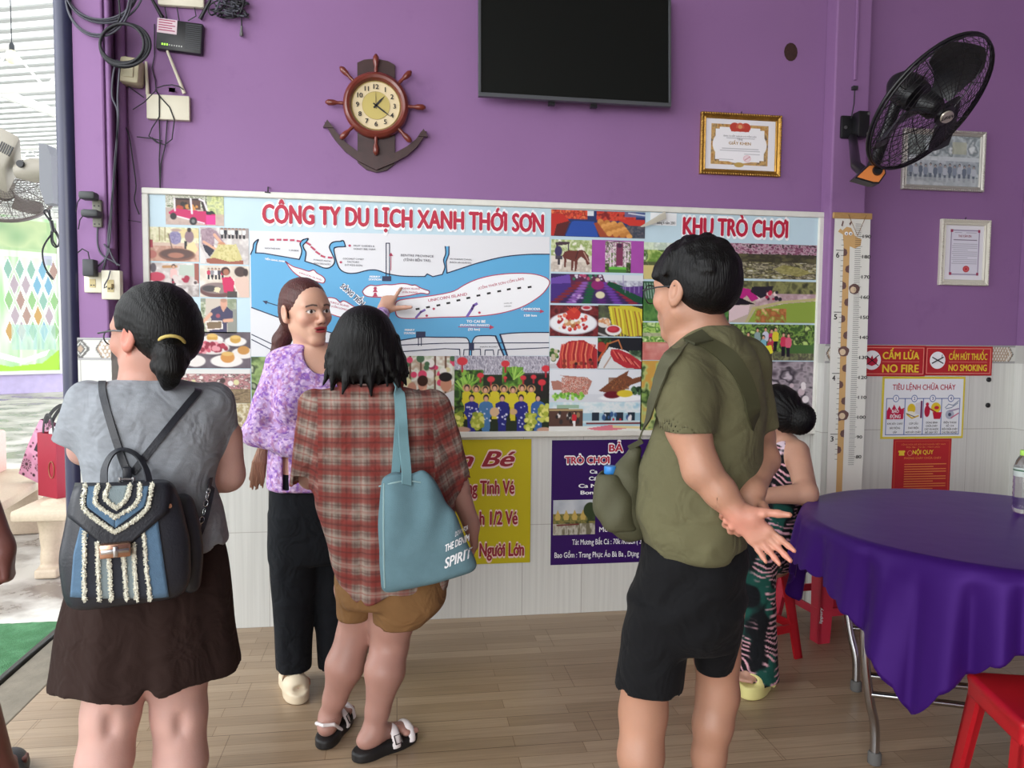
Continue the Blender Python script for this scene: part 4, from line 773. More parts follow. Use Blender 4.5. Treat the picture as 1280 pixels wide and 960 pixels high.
for x, y in ((522, 386.2), (535, 384), (548, 381.6), (560.4, 378.8), (573, 375.4), (585.4, 372.4), (598, 369.4), (611, 366.6), (624, 364), (636, 361.6), (649, 360), (662, 358.8)): strokes(m, [(x-1.7, y+.3), (x+1.7, y-.3)], .009, -.0287)
m.build('map_dashes', BK, board)
m = MB()
for x, y, sl in ((340, 299.6, 0), (348.6, 299.6, 0), (356.8, 299.8, 0), (365.2, 300.2, 0), (373.6, 301.4, .15), (385.6, 304.8, .6), (391.2, 310.4, .8), (397.2, 316.2, .7), (403.6, 320.4, .4), (412.6, 322, .1)): strokes(m, [(x-2.2, y-2.2*sl), (x+2.2, y+2.2*sl)], .0085, -.0287)
for x, y in ((437, 307), (426, 327.8), (542.2, 386), (533.4, 394.6), (599.2, 390.8)): m.add([onY(x+1.7*math.cos(t), y+1.5*math.sin(t), -.0287) for t in np.linspace(0, 6.283, 13)[:-1]], [tuple(range(12))])
m.build('map_red_marks', MG, board)
m = MB(); strokes(m, [(520, 397), (526, 390), (531, 387.4)], .010, -.0285); strokes(m, [(584, 395.4), (590, 386), (592, 382), (596, 379.6)], .012, -.0285); m.build('map_creeks', VI, board)
def ptext(body, xl, yb, xr, yb2, cap, off=.0, y=-.029, shear=0, sp=1.0):
    """lettering whose baseline runs between two points seen in the photo; cap height in photo pixels"""
    a, b = onY(xl, yb, y), onY(xr, yb2, y); d = b-a; L = math.hypot(d[0], d[2]); ux = Vector((d[0]/L, 0, d[2]/L)); uz = Vector((-ux.z, 0, ux.x)); h = cap*float((a-CAM) @ CF)/FPX
    M = Matrix(((ux.x, uz.x, 0, a[0]), (0, 0, -1, y), (ux.z, uz.z, 0, a[2]), (0, 0, 0, 1)))
    return text_mesh(body, L, h, off, shear, M, sp=sp)
def title(body, xl, yb, xr, yb2, cap, off, y, parent, ink, halo, name='title_lettering', hoff=.055, shear=0, sp=1.0):
    lettering(name, [ptext(body, xl, yb, xr, yb2, cap, off, y-.0012, shear, sp)], ink, parent)
    c = bpy.data.curves.new('lettering', 'FONT')
    bpy.data.curves.remove(c)
    g = 1.2; lettering(name+'_outline', [ptext(body, xl-g, yb+g, xr+g, yb2+g, cap+2*g*.9, off+hoff, y, shear, sp)], halo, parent)
title('CÔNG TY DU LỊCH XANH THỚI SƠN', 327.5, 278, 680, 290, 22.4, .054, -.0275, board, RD, WI, hoff=.03)
title('KHU TRÒ CHƠI', 853, 292.6, 985, 297.2, 20.8, .054, -.0275, board, RD, WI, hoff=.03)
T = []
for body, xl, yb, xr, yb2, cap in (('BENTRE PROVINCE', 501, 320.2, 542, 321.8, 2.7), ('(TỈNH BẾN TRE)', 504.4, 326, 538, 327.2, 2.9), ('AN KHANH CANAL', 562, 324.4, 590, 325.6, 1.9), ('(RẠCH AN KHÁNH)', 562, 328.6, 589, 329.6, 1.9), ('FRUIT GARDEN &', 442, 308, 468, 308.8, 2), ('HONEY BEE FARM', 442, 312, 469, 312.8, 2), ('COCONUT CANDY', 428.6, 324.2, 455, 325, 2), ('FACTORY', 434, 328.2, 449, 328.8, 2), ('(LÒ KẸO DỪA)', 431, 332, 453, 332.8, 2), ('RẠCH THỚI SƠN', 331, 311, 350, 312, 1.8), ('CREEK', 361, 313.6, 374, 314.2, 1.6), ('FOREST PATH', 392, 325.6, 413, 327.4, 1.7), ('(RẠCH DỪA NƯỚC)', 392, 329.8, 413, 331.4, 1.7), ('MAIN ROAD', 600, 434.4, 622, 434.2, 1.6), ('PAGODA AND', 630, 380, 640, 379.4, 1.4), ('GARDEN', 630, 383.6, 639, 383.2, 1.4)): T.append(ptext(body, xl, yb, xr, yb2, cap, .012))
lettering('map_lettering', T, GI, board)
T = [ptext(b_, *q, .012) for b_, *q in (('UNICORN ISLAND', 535.6, 377.4, 584, 369, 3.4), ('(CỒN THỚI SƠN CỒN LÂN)', 598, 362, 655, 349.4, 2.8), ('PHOENIX ISLAND', 499, 361.4, 525, 362, 2), ('(CỒN PHỤNG)', 503, 366, 522, 366.6, 2), ('TURTLE ISLAND', 412, 378.4, 436, 384, 2.2), ('(CỒN LONG)', 414, 383.6, 434, 388.4, 2.2), ('DRAGON ISLAND', 374, 341.6, 402, 351, 1.9))]
lettering('map_island_lettering', T, MG, board)
T = [ptext(b_, *q, .04) for b_, *q in (('SÔNG TIỀN', 425, 358.2, 452, 382.4, 5.6),)]; lettering('river_lettering', T, NV, board)
T = [ptext('SÔNG TIỀN', 424.6, 358.8, 452.6, 383.4, 6.6, .10, -.0286)]; lettering('river_lettering_outline', T, WI, board)
T = [ptext(b_, *q, .05) for b_, *q in (('FERRY', 462, 347, 475.6, 347.2, 2.3), ('STATION', 460.8, 350.4, 476.6, 350.6, 2.3), ('FERRY', 506, 413.6, 518.6, 413.6, 2.3), ('STATION', 504.8, 417.6, 519, 417.6, 2.3), ('TO CAI BE', 583, 403.2, 607, 403.4, 3.2), ('(FLOATING MARKET)', 575, 407.4, 612, 407.6, 2.2), ('(32 km)', 585, 413, 600, 413, 2.8), ('CAMBODIA', 651, 387.6, 675.6, 387.4, 2.6), ('120 km', 655, 395.6, 671, 395.6, 2.6), ('TIỀN GIANG RIVER', 331, 324.6, 356, 328, 2))]
lettering('map_white_lettering', T, WI, board)
# a lifted corner of the print and the small date label beside it
lb = pic(813, 265.6, 845.4, 282.4, 'E6E8EA'); lb.build(board, lb.o[0], lb.o[1], -.0284, 'date_label'); lettering('date_lettering', [ptext('tháng 6 năm 2001', 821, 280, 844, 280.6, 3.4, .02, -.0292)], BK, board)
n, k = 16, 10; V = []
for j in range(k):
    for i in range(n):
        a, b = i/(n-1), j/(k-1); q = onY(830-33*a*1.0, 264.6+20*a+b*10*(1-a)**.6*1.0, YB); V.append(q+np.array([0, -.010-.028*math.sin(a*1.5)-.02*b*(1-a), .012*math.sin(b*3.1)*(1-a)]))
grid_mesh('peeled_corner', np.array(V), n, k, linA(np.tile(hexf('B9B4A6'), (n*k, 1))), PRINT, board, True)
# ------------------------------------------------------------------ things on the wall
BLK = mat('black_plastic', '1B1B1E', rough=.42, var=.1); DGR = mat('dark_grey_plastic', '33353A', rough=.45, var=.08); CRM = mat('cream_plastic', 'D6D0BC', rough=.45, var=.06); GOLD = mat('gilt_frame', 'A8803C', rough=.32, metal=.75, bump=.3, bscale=120, var=.2, vscale=40); STEEL = mat('steel', '8A8A8C', rough=.3, metal=.9)
RDI = MATS['red_ink']; WII = MATS['white_ink']; BKI = MATS['black_ink']
# --- television
tb = onY(598, 123.5, -.11); tr = onY(839, 130.5, -.11)
tv = empty('television', ((tb[0]+tr[0])/2, -.05, tb[2]), 'large black flat television hanging high on the purple wall', 'television')
W = tr[0]-tb[0]; H = W*.575; Tt = Matrix.Translation((tb[0], -.11, (tb[2]+tr[2])/2)) @ Matrix.Rotation(math.radians(-4), 4, 'X')
# local: x right, y into the wall, z up
m = MB(); m.box((.012, .006, .02), (W-.012, .045, H-.012), Tt, .004); m.build('casing', BLK, tv)
m = MB(); b = .012
for lo, hi in (((0, -.004, 0), (W, .02, .018)), ((0, -.004, H-b), (W, .02, H)), ((0, -.004, .018), (b, .02, H-b)), ((W-b, -.004, .018), (W, .02, H-b))): m.box(lo, hi, Tt, .002)
m.build('bezel', mat('grey_bezel', '55575C', rough=.4, metal=.3), tv)
m = MB(); m.box((b, .002, .018), (W-b, .008, H-b), Tt); m.build('screen', mat('tv_screen', '121413', rough=.35, spec=.25), tv)
m = MB(); m.box((W*.3, .045, .12), (W*.7, .095, .30), Tt); m.build('wall_bracket', BLK, tv)
for q in (.36, .58): m = MB(); m.box((W*q, .02, -.014), (W*q+.03, .04, .002), Tt); m.build('sensor', BLK, tv)
# --- ship's wheel clock
SC = .00383; cc = onY(470, 131, -.045)
ck = empty('wall_clock', (cc[0], 0, cc[2]), "brown wooden ship's wheel and anchor clock with cream dial", 'clock')
def LM(y): return Matrix(((SC, 0, 0, cc[0]), (0, 0, -SC, y), (0, -SC, 0, cc[2]), (0, 0, 0, 1)))   # x right, y down the photo, z towards the room, in photo pixels
WD1 = mat('dark_brown_wood', '3B2424', rough=.4, var=.2, vscale=30); WD2 = mat('mahogany_wood', '6E2F25', rough=.28, var=.22, vscale=30, coat=.3)
m = MB(); m.prism([(-22, -50), (-14, -54), (0, -56), (14, -54), (22, -50), (22, 66), (12, 74), (0, 77), (-12, 74), (-22, 66)], LM(-.001), 4); m.build('backboard', WD1, ck)
an = [(-60, 22), (-57, 28), (-48, 42), (-36, 55), (-20, 66), (0, 75), (20, 66), (36, 57), (48, 46), (57, 33), (60, 27), (53.5, 27), (47, 37), (36, 46), (22, 54), (0, 58), (-22, 54), (-36, 44), (-47, 32), (-53, 24)]
m = MB(); m.prism(an, LM(-.016), 4.5); m.prism([(-61.5, 28.5), (-56.5, 19.5), (-49.5, 28.5)], LM(-.014), 7); m.prism([(50, 33.5), (56, 24.5), (61, 33.5)], LM(-.014), 7); m.build('anchor', WD1, ck)
for k in range(8):
    a = math.pi/4*k+math.pi/2
    P = [np.array([math.cos(a)*r, -math.sin(a)*r]) for r in (36, 41, 44, 49, 55, 58.5)]
    m = MB(); m.tube([LM(-.045) @ Vector((p[0], p[1], 0)) for p in P], [r*SC for r in (1.7, 2.2, 1.8, 3.4, 3.6, 1.4)], 10); m.build('wheel_handle', WD2, ck, 60)
m = MB(); m.lathe([(28.5, 0), (38.5, 0), (38.5, 6), (37, 9), (34, 10.5), (31, 9.5), (29.5, 7), (28.5, 3), (28.5, 0)], LM(-.02), 48, False); m.build('wheel_rim', WD2, ck, 40)
m = MB(); m.lathe([(.1, 3), (29, 3)], LM(-.022), 40, False); m.build('dial', mat('cream_dial', 'D8C6A0', rough=.4), ck)
m = MB(); m.lathe([(.1, 3.4), (16, 3.4)], LM(-.022), 40, False); m.build('dial_centre', mat('brass_centre', 'B9A866', rough=.35, metal=.5), ck)
m = MB(); m.tube([LM(-.022) @ Vector((16.2*math.cos(t), 16.2*math.sin(t), 3.5)) for t in np.linspace(0, 6.283, 40)[:-1]], .0006, 5, closed=True); m.tube([LM(-.022) @ Vector((28.2*math.cos(t), 28.2*math.sin(t), 3.6)) for t in np.linspace(0, 6.283, 40)[:-1]], .0022, 6, closed=True); m.build('dial_ring', mat('brass_ring', 'A8935A', rough=.3, metal=.6), ck)
T = []
for h in range(1, 13):
    a = math.pi/2-h*math.pi/6; q = LM(-.022) @ Vector((21.6*math.cos(a), -21.6*math.sin(a)+2.6, 4.2))
    T.append(text_mesh(str(h), None, 5.4*SC, .03, 0, Matrix(((1, 0, 0, q[0]), (0, 0, -1, q[1]), (0, 1, 0, q[2]), (0, 0, 0, 1))), 'C'))
q = LM(-.022) @ Vector((0, 12, 4.4))
lettering('numerals', T, BKI, ck)
for name, a, L, w in (('hour_hand', 48, 15, 1.0), ('minute_hand', -36, 22, .8), ('second_hand', 91, 17, .25)):
    t = math.radians(a); d = np.array([math.cos(t), -math.sin(t)]); n2 = np.array([-d[1], d[0]]); m = MB(); m.prism([tuple(-d*4-n2*w), tuple(d*L*.5-n2*w*1.2), tuple(d*L), tuple(d*L*.5+n2*w*1.2), tuple(-d*4+n2*w)], LM(-.038), .5); m.build(name, BKI, ck)
# --- frames
def frame_thing(name, label, cat, tl, br, y, fw, fmat, paper, fill, depth=.022, lean=0):
    a, b = onY(*tl, y), onY(*br, y); x0, x1, z1, z0 = a[0], b[0], a[2], b[2]
    e = empty(name, ((x0+x1)/2, 0, (z0+z1)/2), label, cat)
    prof = [(0, 0, depth*.8), (fw*.25, depth, 0), (fw*.6, depth*.75, 0), (fw*.85, depth*.95, 0), (fw, depth*.5, 0)]
    m = MB()
    def ring(ins, out): return [(x0+ins, -out, z1-ins), (x1-ins, -out, z1-ins), (x1-ins, -out, z0+ins), (x0+ins, -out, z0+ins)]
    R = [ring(0, 0), ring(0, depth*.75), ring(fw*.2, depth), ring(fw*.45, depth*.8), ring(fw*.6, depth*.62), ring(fw*.85, depth*.78), ring(fw, depth*.5), ring(fw, .004)]
    m.add([p for r in R for p in r], [(4*i+j, 4*i+(j+1) % 4, 4*i+4+(j+1) % 4, 4*i+4+j) for i in range(len(R)-1) for j in range(4)])
    n = 0
    for (p, q) in (((x0, z1), (x1, z1)), ((x1, z1), (x1, z0)), ((x1, z0), (x0, z0)), ((x0, z0), (x0, z1))):
        L = math.hypot(q[0]-p[0], q[1]-p[1]); c = int(L/.0125)
        for i in range(c):
            t = (i+.5)/c; x = p[0]+(q[0]-p[0])*t; z = p[1]+(q[1]-p[1])*t; x += (fw*.18 if x < (x0+x1)/2 else -fw*.18)*(abs(x-x0) < 1e-6 or abs(x-x1) < 1e-6); z += (fw*.18 if z < (z0+z1)/2 else -fw*.18)*(abs(z-z0) < 1e-6 or abs(z-z1) < 1e-6)
            m.ellipsoid((x, -depth, z), (.0055, .004, .0055), None, 6)
    m.build('moulding', fmat, e)
    p = Pic(x1-x0-2*fw, z1-z0-2*fw, .0016, paper); fill(p); p.build(e, x0+fw, z1-fw, -.008, 'sheet')
    m = MB(); m.box((x0+.004, -.006, z0+.004), (x1-.004, 0, z1-.004)); m.build('backing', BLK, e)
    m = MB(); m.tube([((x0+x1)/2, -.001, z1-.005), ((x0+x1)/2, -.012, z1+.012)], .0022, 6); m.build('nail', BLK, e)
    return e, (x0, x1, z0, z1)
def wl(e, items, mt, name='lettering'): return lettering(name, items, mt, e)
def wtext(body, x, z, w, h, off=0, y=-.009, al='C', shear=0): return text_mesh(body, w, h, off, shear, wallM((x, y, z)), al)
def cert(p):
    p.rect(.08, .10, .90, .90, 'B89058'); p.noise(['A87A48', 'C9A46A', '6A5A4A'], 14, 3, (.08, .10, .90, .90)); 
    p.ell(.49, .5, .39, .37, 'ECEAEE'); p.rect(.14, .2, .84, .80, 'ECEAEE'); p.rect(.2, .16, .78, .84, 'ECEAEE'); p.ell(.485, .90, .07, .05, 'B89A5A')
    p.ell(.41, .15, .07, .09, 'B8453A'); p.ell(.57, .15, .07, .09, 'B8453A'); p.ell(.49, .15, .06, .09, 'C8604A'); p.rect(.36, .17, .62, .24, 'B8453A'); p.ell(.49, .14, .03, .04, 'D89A6A')
    for k, (x0, x1, b, w) in enumerate(((.30, .70, .37, .006), (.24, .76, .58, .007), (.21, .78, .62, .006), (.56, .78, .68, .005), (.2, .40, .80, .005), (.6, .70, .86, .005))): p.line([(x0, b), (x1, b)], w, '8A8890', .7)
    p.ell(.60, .77, .055, .07, 'D8929A', 0, .6); p.ell(.60, .77, .045, .058, 'ECEAEE', 0, .6); p.line([(.57, .80), (.64, .73)], .008, 'B86A78', .7)
e, (x0, x1, z0, z1) = frame_thing('certificate_frame', 'gold framed certificate with red crest on the purple wall', 'picture frame', (876.5, 139.5), (974.5, 221.5), -.012, .028, GOLD, 'E2E0E6', cert)
cx = (x0+x1)/2; wl(e, [wtext('GIẤY KHEN', cx-.004, z0+(z1-z0)*.50, .115, .014, .02)], mat('gold_ink', 'A8803C', rough=.5), 'heading'); wl(e, [wtext('Tặng', cx-.005, z0+(z1-z0)*.575, .03, .010), wtext('BAN CHẤP HÀNH HUYỆN HỘI', cx-.004, z0+(z1-z0)*.625, .17, .007)], MATS['grey_ink'], 'small_lettering')
def grp(p):
    p.noise(['9AA4A8', 'BFC8CC', '7E888C', 'DDE2E4'], 6, 4); p.noise(['5A645E', '8A948E'], 8, 5, (0, 0, .25, .4), .7); p.rect(.62, .12, .82, .36, 'B8B89A', .6); p.rect(0, .42, 1, .56, 'D2D8DC', .8); p.noise(['C9CFD4', 'A8B0B8', '8E98A0'], 10, 6, (0, .50, 1, .8), .8)
    for k in range(14): p.person(.06+.067*k, .55+.03*(k % 2), .34, ['8A94A4', 'B9BEC8', '6E7888'][k % 3], '6A7280', '4A4E58', 'B0A09C', .26)
    p.noise(['B4BABE', 'C8CCD0'], 5, 7, (0, .84, 1, 1), .7)
SIL = mat('silver_frame', 'B9B5AE', rough=.35, metal=.4, bump=.2, bscale=150)
frame_thing('group_photo_frame', 'silver framed faded group photo behind the black fan', 'picture frame', (1130, 160), (1228.5, 240.5), -.012, .026, SIL, 'AEB6BA', grp)
def letter(p):
    p.rect(.13, .07, .90, .92, 'DAD8E4'); p.line([(.15, .09), (.88, .09), (.88, .90), (.15, .90), (.15, .09)], .008, '8A7A98')
    for x, y in ((.16, .1), (.87, .1), (.16, .89), (.87, .89)): p.poly([(x-.03, y-.025), (x+.03, y-.025), (x+.03, y+.025), (x-.03, y+.025)], '9A3A5A')
    p.line([(.24, .13), (.42, .13)], .004, '8A8898'); p.line([(.54, .13), (.80, .13)], .004, '8A8898')
    p.line([(.22, .265), (.82, .265)], .007, '6A5A70')
    for k in range(11): p.line([(.19 if k % 3 else .22, .34+.036*k), (.84-.25*((k % 4) == 3), .34+.036*k)], .0045, '8E8C9A', .8)
    p.ell(.57, .80, .085, .06, 'B8383E'); p.ell(.57, .80, .055, .038, 'D87A7A'); p.ell(.57, .80, .04, .028, 'B8383E')
e, (x0, x1, z0, z1) = frame_thing('letter_frame', 'white framed thank-you letter with red seal on the right wall', 'picture frame', (1177, 273.5), (1234, 357.5), -.012, .030, mat('ivory_frame', 'CFCBBE', rough=.4, bump=.2, bscale=150), 'E4E2E8', letter)
wl(e, [wtext('THƯ CẢM ƠN', (x0+x1)/2, z0+(z1-z0)*.735, .075, .011, .03)], mat('plum_ink', '8A2A48', rough=.5), 'heading')
# --- hole in the wall, screws, nail heads
h = onY(988.5, 65, -.001); m = MB(); m.lathe([(.001, -.02), (.024, -.02), (.028, -.004), (.034, .002), (.036, .001)], Matrix(((1, 0, 0, h[0]), (0, 0, -1, -.0005), (0, 1.25, 0, h[2]), (0, 0, 0, 1))), 14); tag(m.build('wall_socket_hole', mat('hole_brown', '3A2320', rough=.9, var=.3, vscale=80)), 'dark ragged hole in the purple wall above the gold certificate', 'hole')
for px, py, lb in ((1235.5, 474.5, 'black screw cap on the tiles just under the no smoking sign'), (1234.5, 506.5, 'black screw cap on the tiles, the lower of two')):
    h = onY(px, py, -.010); m = MB(); m.lathe([(.013, 0), (.013, .006), (.008, .010), (.001, .010)], wallM((h[0], -.010, h[2])), 14); tag(m.build('screw_cap', BLK, None, 40), lb, 'screw cap')
# --- signs and posters on the dado
def flat_sign(name, label, cat, tl, br, y, mt, thick=.006, group=None, bev=.001):
    a, b = onY(*tl, y-thick), onY(*br, y-thick); e = empty(name, ((a[0]+b[0])/2, y, (a[2]+b[2])/2), label, cat, group)
    m = MB(); m.box((a[0], y-thick, b[2]), (b[0], y-.0003, a[2]), bev=bev); m.build('panel', mt, e); return e, a[0], b[0], b[2], a[2]
YD = -.0095
REDP = mat('red_sign', 'B3262B', rough=.4); YEL = mat('yellow_ink', 'E6C63A', rough=.5); PKL = mat('pale_red_ink', 'DE8A7A', rough=.5)
def border_lines(e, x0, x1, z0, z1, ins, w, y, mt, name='border_line'):
    m = MB(); X0, X1, Z0, Z1 = x0+ins, x1-ins, z0+ins, z1-ins
    for lo, hi in (((X0, y, Z0), (X1, y+.0008, Z0+w)), ((X0, y, Z1-w), (X1, y+.0008, Z1)), ((X0, y, Z0+w), (X0+w, y+.0008, Z1-w)), ((X1-w, y, Z0+w), (X1, y+.0008, Z1-w))): m.box(lo, hi)
    m.build(name, mt, e)
def disc(mb, x, z, r, y, n=24): mb.add([(x+r*math.cos(t), y, z+r*math.sin(t)) for t in np.linspace(0, 6.2832, n+1)[:-1]], [tuple(range(n))])
ys = YD-.0072
e, x0, x1, z0, z1 = flat_sign('fire_sign', 'red no fire sign with yellow letters beside the height chart', 'sign', (1076, 431.5), (1156, 470.4), YD, REDP)
border_lines(e, x0, x1, z0, z1, .010, .004, ys, PKL); hh = z1-z0; ww = x1-x0
m = MB(); cxs = onY(1090, 450, ys)[0]; disc(m, cxs, z0+hh*.52, .050, ys-.0002); m.build('symbol_disc', WII, e)
m = MB(); m.prism([(-.03, -.02), (-.034, .004), (-.02, .018), (-.012, .004), (0, .026), (.008, .004), (.022, .02), (.032, 0), (.026, -.02), (0, -.03)], wallM((cxs, ys-.0004, z0+hh*.52)), .0004); m.build('flame_symbol', RDI, e)
m = MB(); [m.tube([(cxs-s_*.036, ys-.0014, z0+hh*.52-.028), (cxs+s_*.036, ys-.0014, z0+hh*.52+.026)], .0022, 6) for s_ in (-1, 1)]; m.build('cross', BKI, e)
xa = onY(1103, 450, ys)[0]; xb = onY(1149, 450, ys)[0]; wl(e, [wtext('CẤM LỬA', xa, z0+hh*.56, xb-xa, hh*.225, .04, ys-.0004, 'L'), wtext('NO FIRE', xa, z0+hh*.13, xb-xa, hh*.25, .035, ys-.0004, 'L')], YEL); m = MB(); m.box((xa, ys-.0004, z0+hh*.465), (xb, ys, z0+hh*.48)); m.build('divider_line', PKL, e)
e, x0, x1, z0, z1 = flat_sign('smoking_sign', 'red no smoking sign with yellow letters, right of the no fire sign', 'sign', (1156.6, 432.5), (1239.5, 469.6), YD, REDP)
border_lines(e, x0, x1, z0, z1, .010, .004, ys, PKL); hh = z1-z0
m = MB(); cxs = onY(1172, 450, ys)[0]; disc(m, cxs, z0+hh*.52, .045, ys-.0002); m.build('symbol_disc', WII, e)
m = MB(); [m.tube([(cxs-s_*.032, ys-.0014, z0+hh*.52-.016), (cxs+s_*.032, ys-.0014, z0+hh*.52+.016)], .003, 6) for s_ in (-1, 1)]; m.tube([(cxs+.022, ys-.0014, z0+hh*.52+.014), (cxs+.026, ys-.0014, z0+hh*.52+.03)], .0012, 5); m.build('cross', BKI, e)
xa = onY(1186, 450, ys)[0]; xb = onY(1234, 450, ys)[0]; wl(e, [wtext('CẤM HÚT THUỐC', xa, z0+hh*.54, xb-xa, hh*.215, .035, ys-.0004, 'L'), wtext('NO SMOKING', xa, z0+hh*.16, xb-xa, hh*.215, .035, ys-.0004, 'L')], YEL); m = MB(); m.box((xa, ys-.0004, z0+hh*.455), (xb, ys, z0+hh*.47)); m.build('divider_line', PKL, e)
e, x0, x1, z0, z1 = flat_sign('fire_drill_poster', 'white fire drill poster with yellow border and four numbered panels', 'poster', (1103.5, 470.8), (1203.5, 547.6), YD, mat('yellow_border', 'D9C638', rough=.5), .003)
hh, ww = z1-z0, x1-x0; ys = YD-.0036
p = Pic(ww-.022, hh-.022, .0018, 'E9EAEE'); p.noise(['E9EAEE', 'E4E6EC'], 3, 1)
for k in range(4):
    a0, a1 = .035+.232*k, .035+.232*(k+1); p.line([(a0, .34), (a1, .34), (a1, .965), (a0, .965), (a0, .34)], .006, '4A62A0')
    p.ell((a0+a1)/2, .34, .038, .062, '4A62A0'); p.ell((a0+a1)/2, .34, .031, .05, 'EEEEF2')
p.poly([(.04, .70), (.04, .56), (.07, .48), (.10, .54), (.13, .44), (.17, .54), (.2, .46), (.22, .52), (.26, .50), (.25, .70)], 'C01E48')
p.ell(.35, .52, .05, .09, 'E0C030'); p.ell(.34, .60, .06, .04, 'ECE8D8'); p.poly([(.40, .42), (.46, .40), (.46, .62), (.40, .60)], 'D6D2DA'); p.rect(.465, .38, .49, .68, '6A2A5A'); p.line([(.30, .62), (.36, .68), (.44, .64)], .012, 'D8B030'); p.line([(.29, .6), (.4, .66)], .006, '2A2A30')
p.ell(.55, .56, .035, .10, 'B8203E'); p.ell(.55, .44, .02, .03, 'B8203E'); p.ell(.66, .50, .06, .09, 'E0C030'); p.poly([(.62, .58), (.74, .58), (.72, .70), (.64, .70)], 'C01E38'); p.line([(.56, .50), (.66, .58)], .012, 'A81E3A'); p.ell(.67, .50, .03, .03, 'C03040')
p.line([(.78, .50), (.82, .44), (.88, .46), (.95, .38)], .006, '6A7A98'); p.line([(.79, .52), (.86, .50), (.94, .42)], .006, '6A7A98'); p.ell(.84, .62, .055, .08, 'AEB4C4'); p.ell(.84, .62, .02, .03, '4A5068'); p.line([(.84, .56), (.95, .52)], .012, '9A8AA8'); p.line([(.86, .68), (.95, .60)], .010, 'C0587A')
p.build(e, x0+.011, z1-.011, ys, 'print')
wl(e, [wtext('TIÊU LỆNH CHỮA CHÁY', x0+ww*.5, z1-hh*.21, ww*.76, hh*.085, .02, ys-.0006)], mat('crimson_ink', 'B0203E', rough=.5), 'heading')
wl(e, [wtext(str(k+1), x0+.011+(ww-.022)*(.151+.232*k), z1-.011-(hh-.022)*.365, None, hh*.05, .02, ys-.0006) for k in range(4)], mat('blue_ink', '3A4A8A', rough=.5), 'numerals')
rows = [['KHI XẢY CHÁY', 'BÁO ĐỘNG', 'GẤP'], ['CÚP CẦU', 'DAO ĐIỆN', 'NƠI XẢY CHÁY'], ['DÙNG BÌNH', 'CHỮA CHÁY', 'CÁT VÀ NƯỚC', 'ĐỂ DẬP TẮT'], ['ĐIỆN THOẠI', 'SỐ 114', 'ĐỘI CHỮA CHÁY', 'CHUYÊN NGHIỆP']]
T = []
for k, rw in enumerate(rows):
    for j, t in enumerate(rw): T.append(wtext(t, x0+.011+(ww-.022)*(.151+.232*k), z1-.011-(hh-.022)*(.775+.058*j if len(rw) > 3 else .79+.075*j), min(.19*ww, .0135*ww*len(t)*1.15), hh*.030, .02, ys-.0006))
wl(e, T, BKI, 'small_lettering'); wl(e, [wtext('BÁO', x0+ww*.165, z1-hh*.58, ww*.085, hh*.05, .03, ys-.0008, shear=.1), wtext('ĐỘNG', x0+ww*.165, z1-hh*.665, ww*.13, hh*.055, .03, ys-.0008, shear=.1)], WII, 'alarm_lettering')
e, x0, x1, z0, z1 = flat_sign('rules_poster', 'red fire rules poster with yellow letters behind the purple table', 'poster', (1117, 549), (1185.6, 640), YD, REDP, .002)
hh, ww = z1-z0, x1-x0; ys = YD-.0026; border_lines(e, x0, x1, z0, z1, .010, .003, ys, mat('orange_ink', 'C8553A', rough=.5))
ORI = mat('orange_ink', 'C8553A'); wl(e, [wtext('NỘI QUY', x0+ww*.51, z1-hh*.205, ww*.36, hh*.055, .03, ys-.0004)], YEL, 'heading'); LG = mat('light_orange_ink', 'E08A48', rough=.5)
wl(e, [wtext('CỘNG HÒA XÃ HỘI CHỦ NGHĨA VIỆT NAM', x0+ww*.51, z1-hh*.083, ww*.76, hh*.018, .01, ys-.0004), wtext('Độc lập - Tự do - Hạnh phúc', x0+ww*.51, z1-hh*.118, ww*.58, hh*.018, .01, ys-.0004), wtext('PHÒNG CHÁY CHỮA CHÁY', x0+ww*.51, z1-hh*.27, ww*.64, hh*.026, .015, ys-.0004)], LG, 'small_lettering')
m = MB()
for k in range(11): m.box((x0+ww*.2, ys-.0004, z1-hh*(.34+.033*k)-.0022), (x0+ww*(.92-.22*((k % 3) == 1)), ys, z1-hh*(.34+.033*k)+.0022))
m.build('text_line', LG, e)
m = MB(); qx, qz = x0+ww*.145, z1-hh*.19; m.prism([(-.016, -.012), (.016, -.012), (.014, .004), (.020, .006), (.018, .014), (-.018, .014), (-.020, .006), (-.014, .004)], wallM((qx, ys, qz)), .0006); m.build('telephone_symbol', YEL, e); m = MB(); m.tube([(qx+.047+.013*math.cos(t), ys-.0006, qz+.013*math.sin(t)) for t in np.linspace(0, 6.283, 20)[:-1]], .0012, 5, closed=True); m.build('ring_symbol', PKL, e)
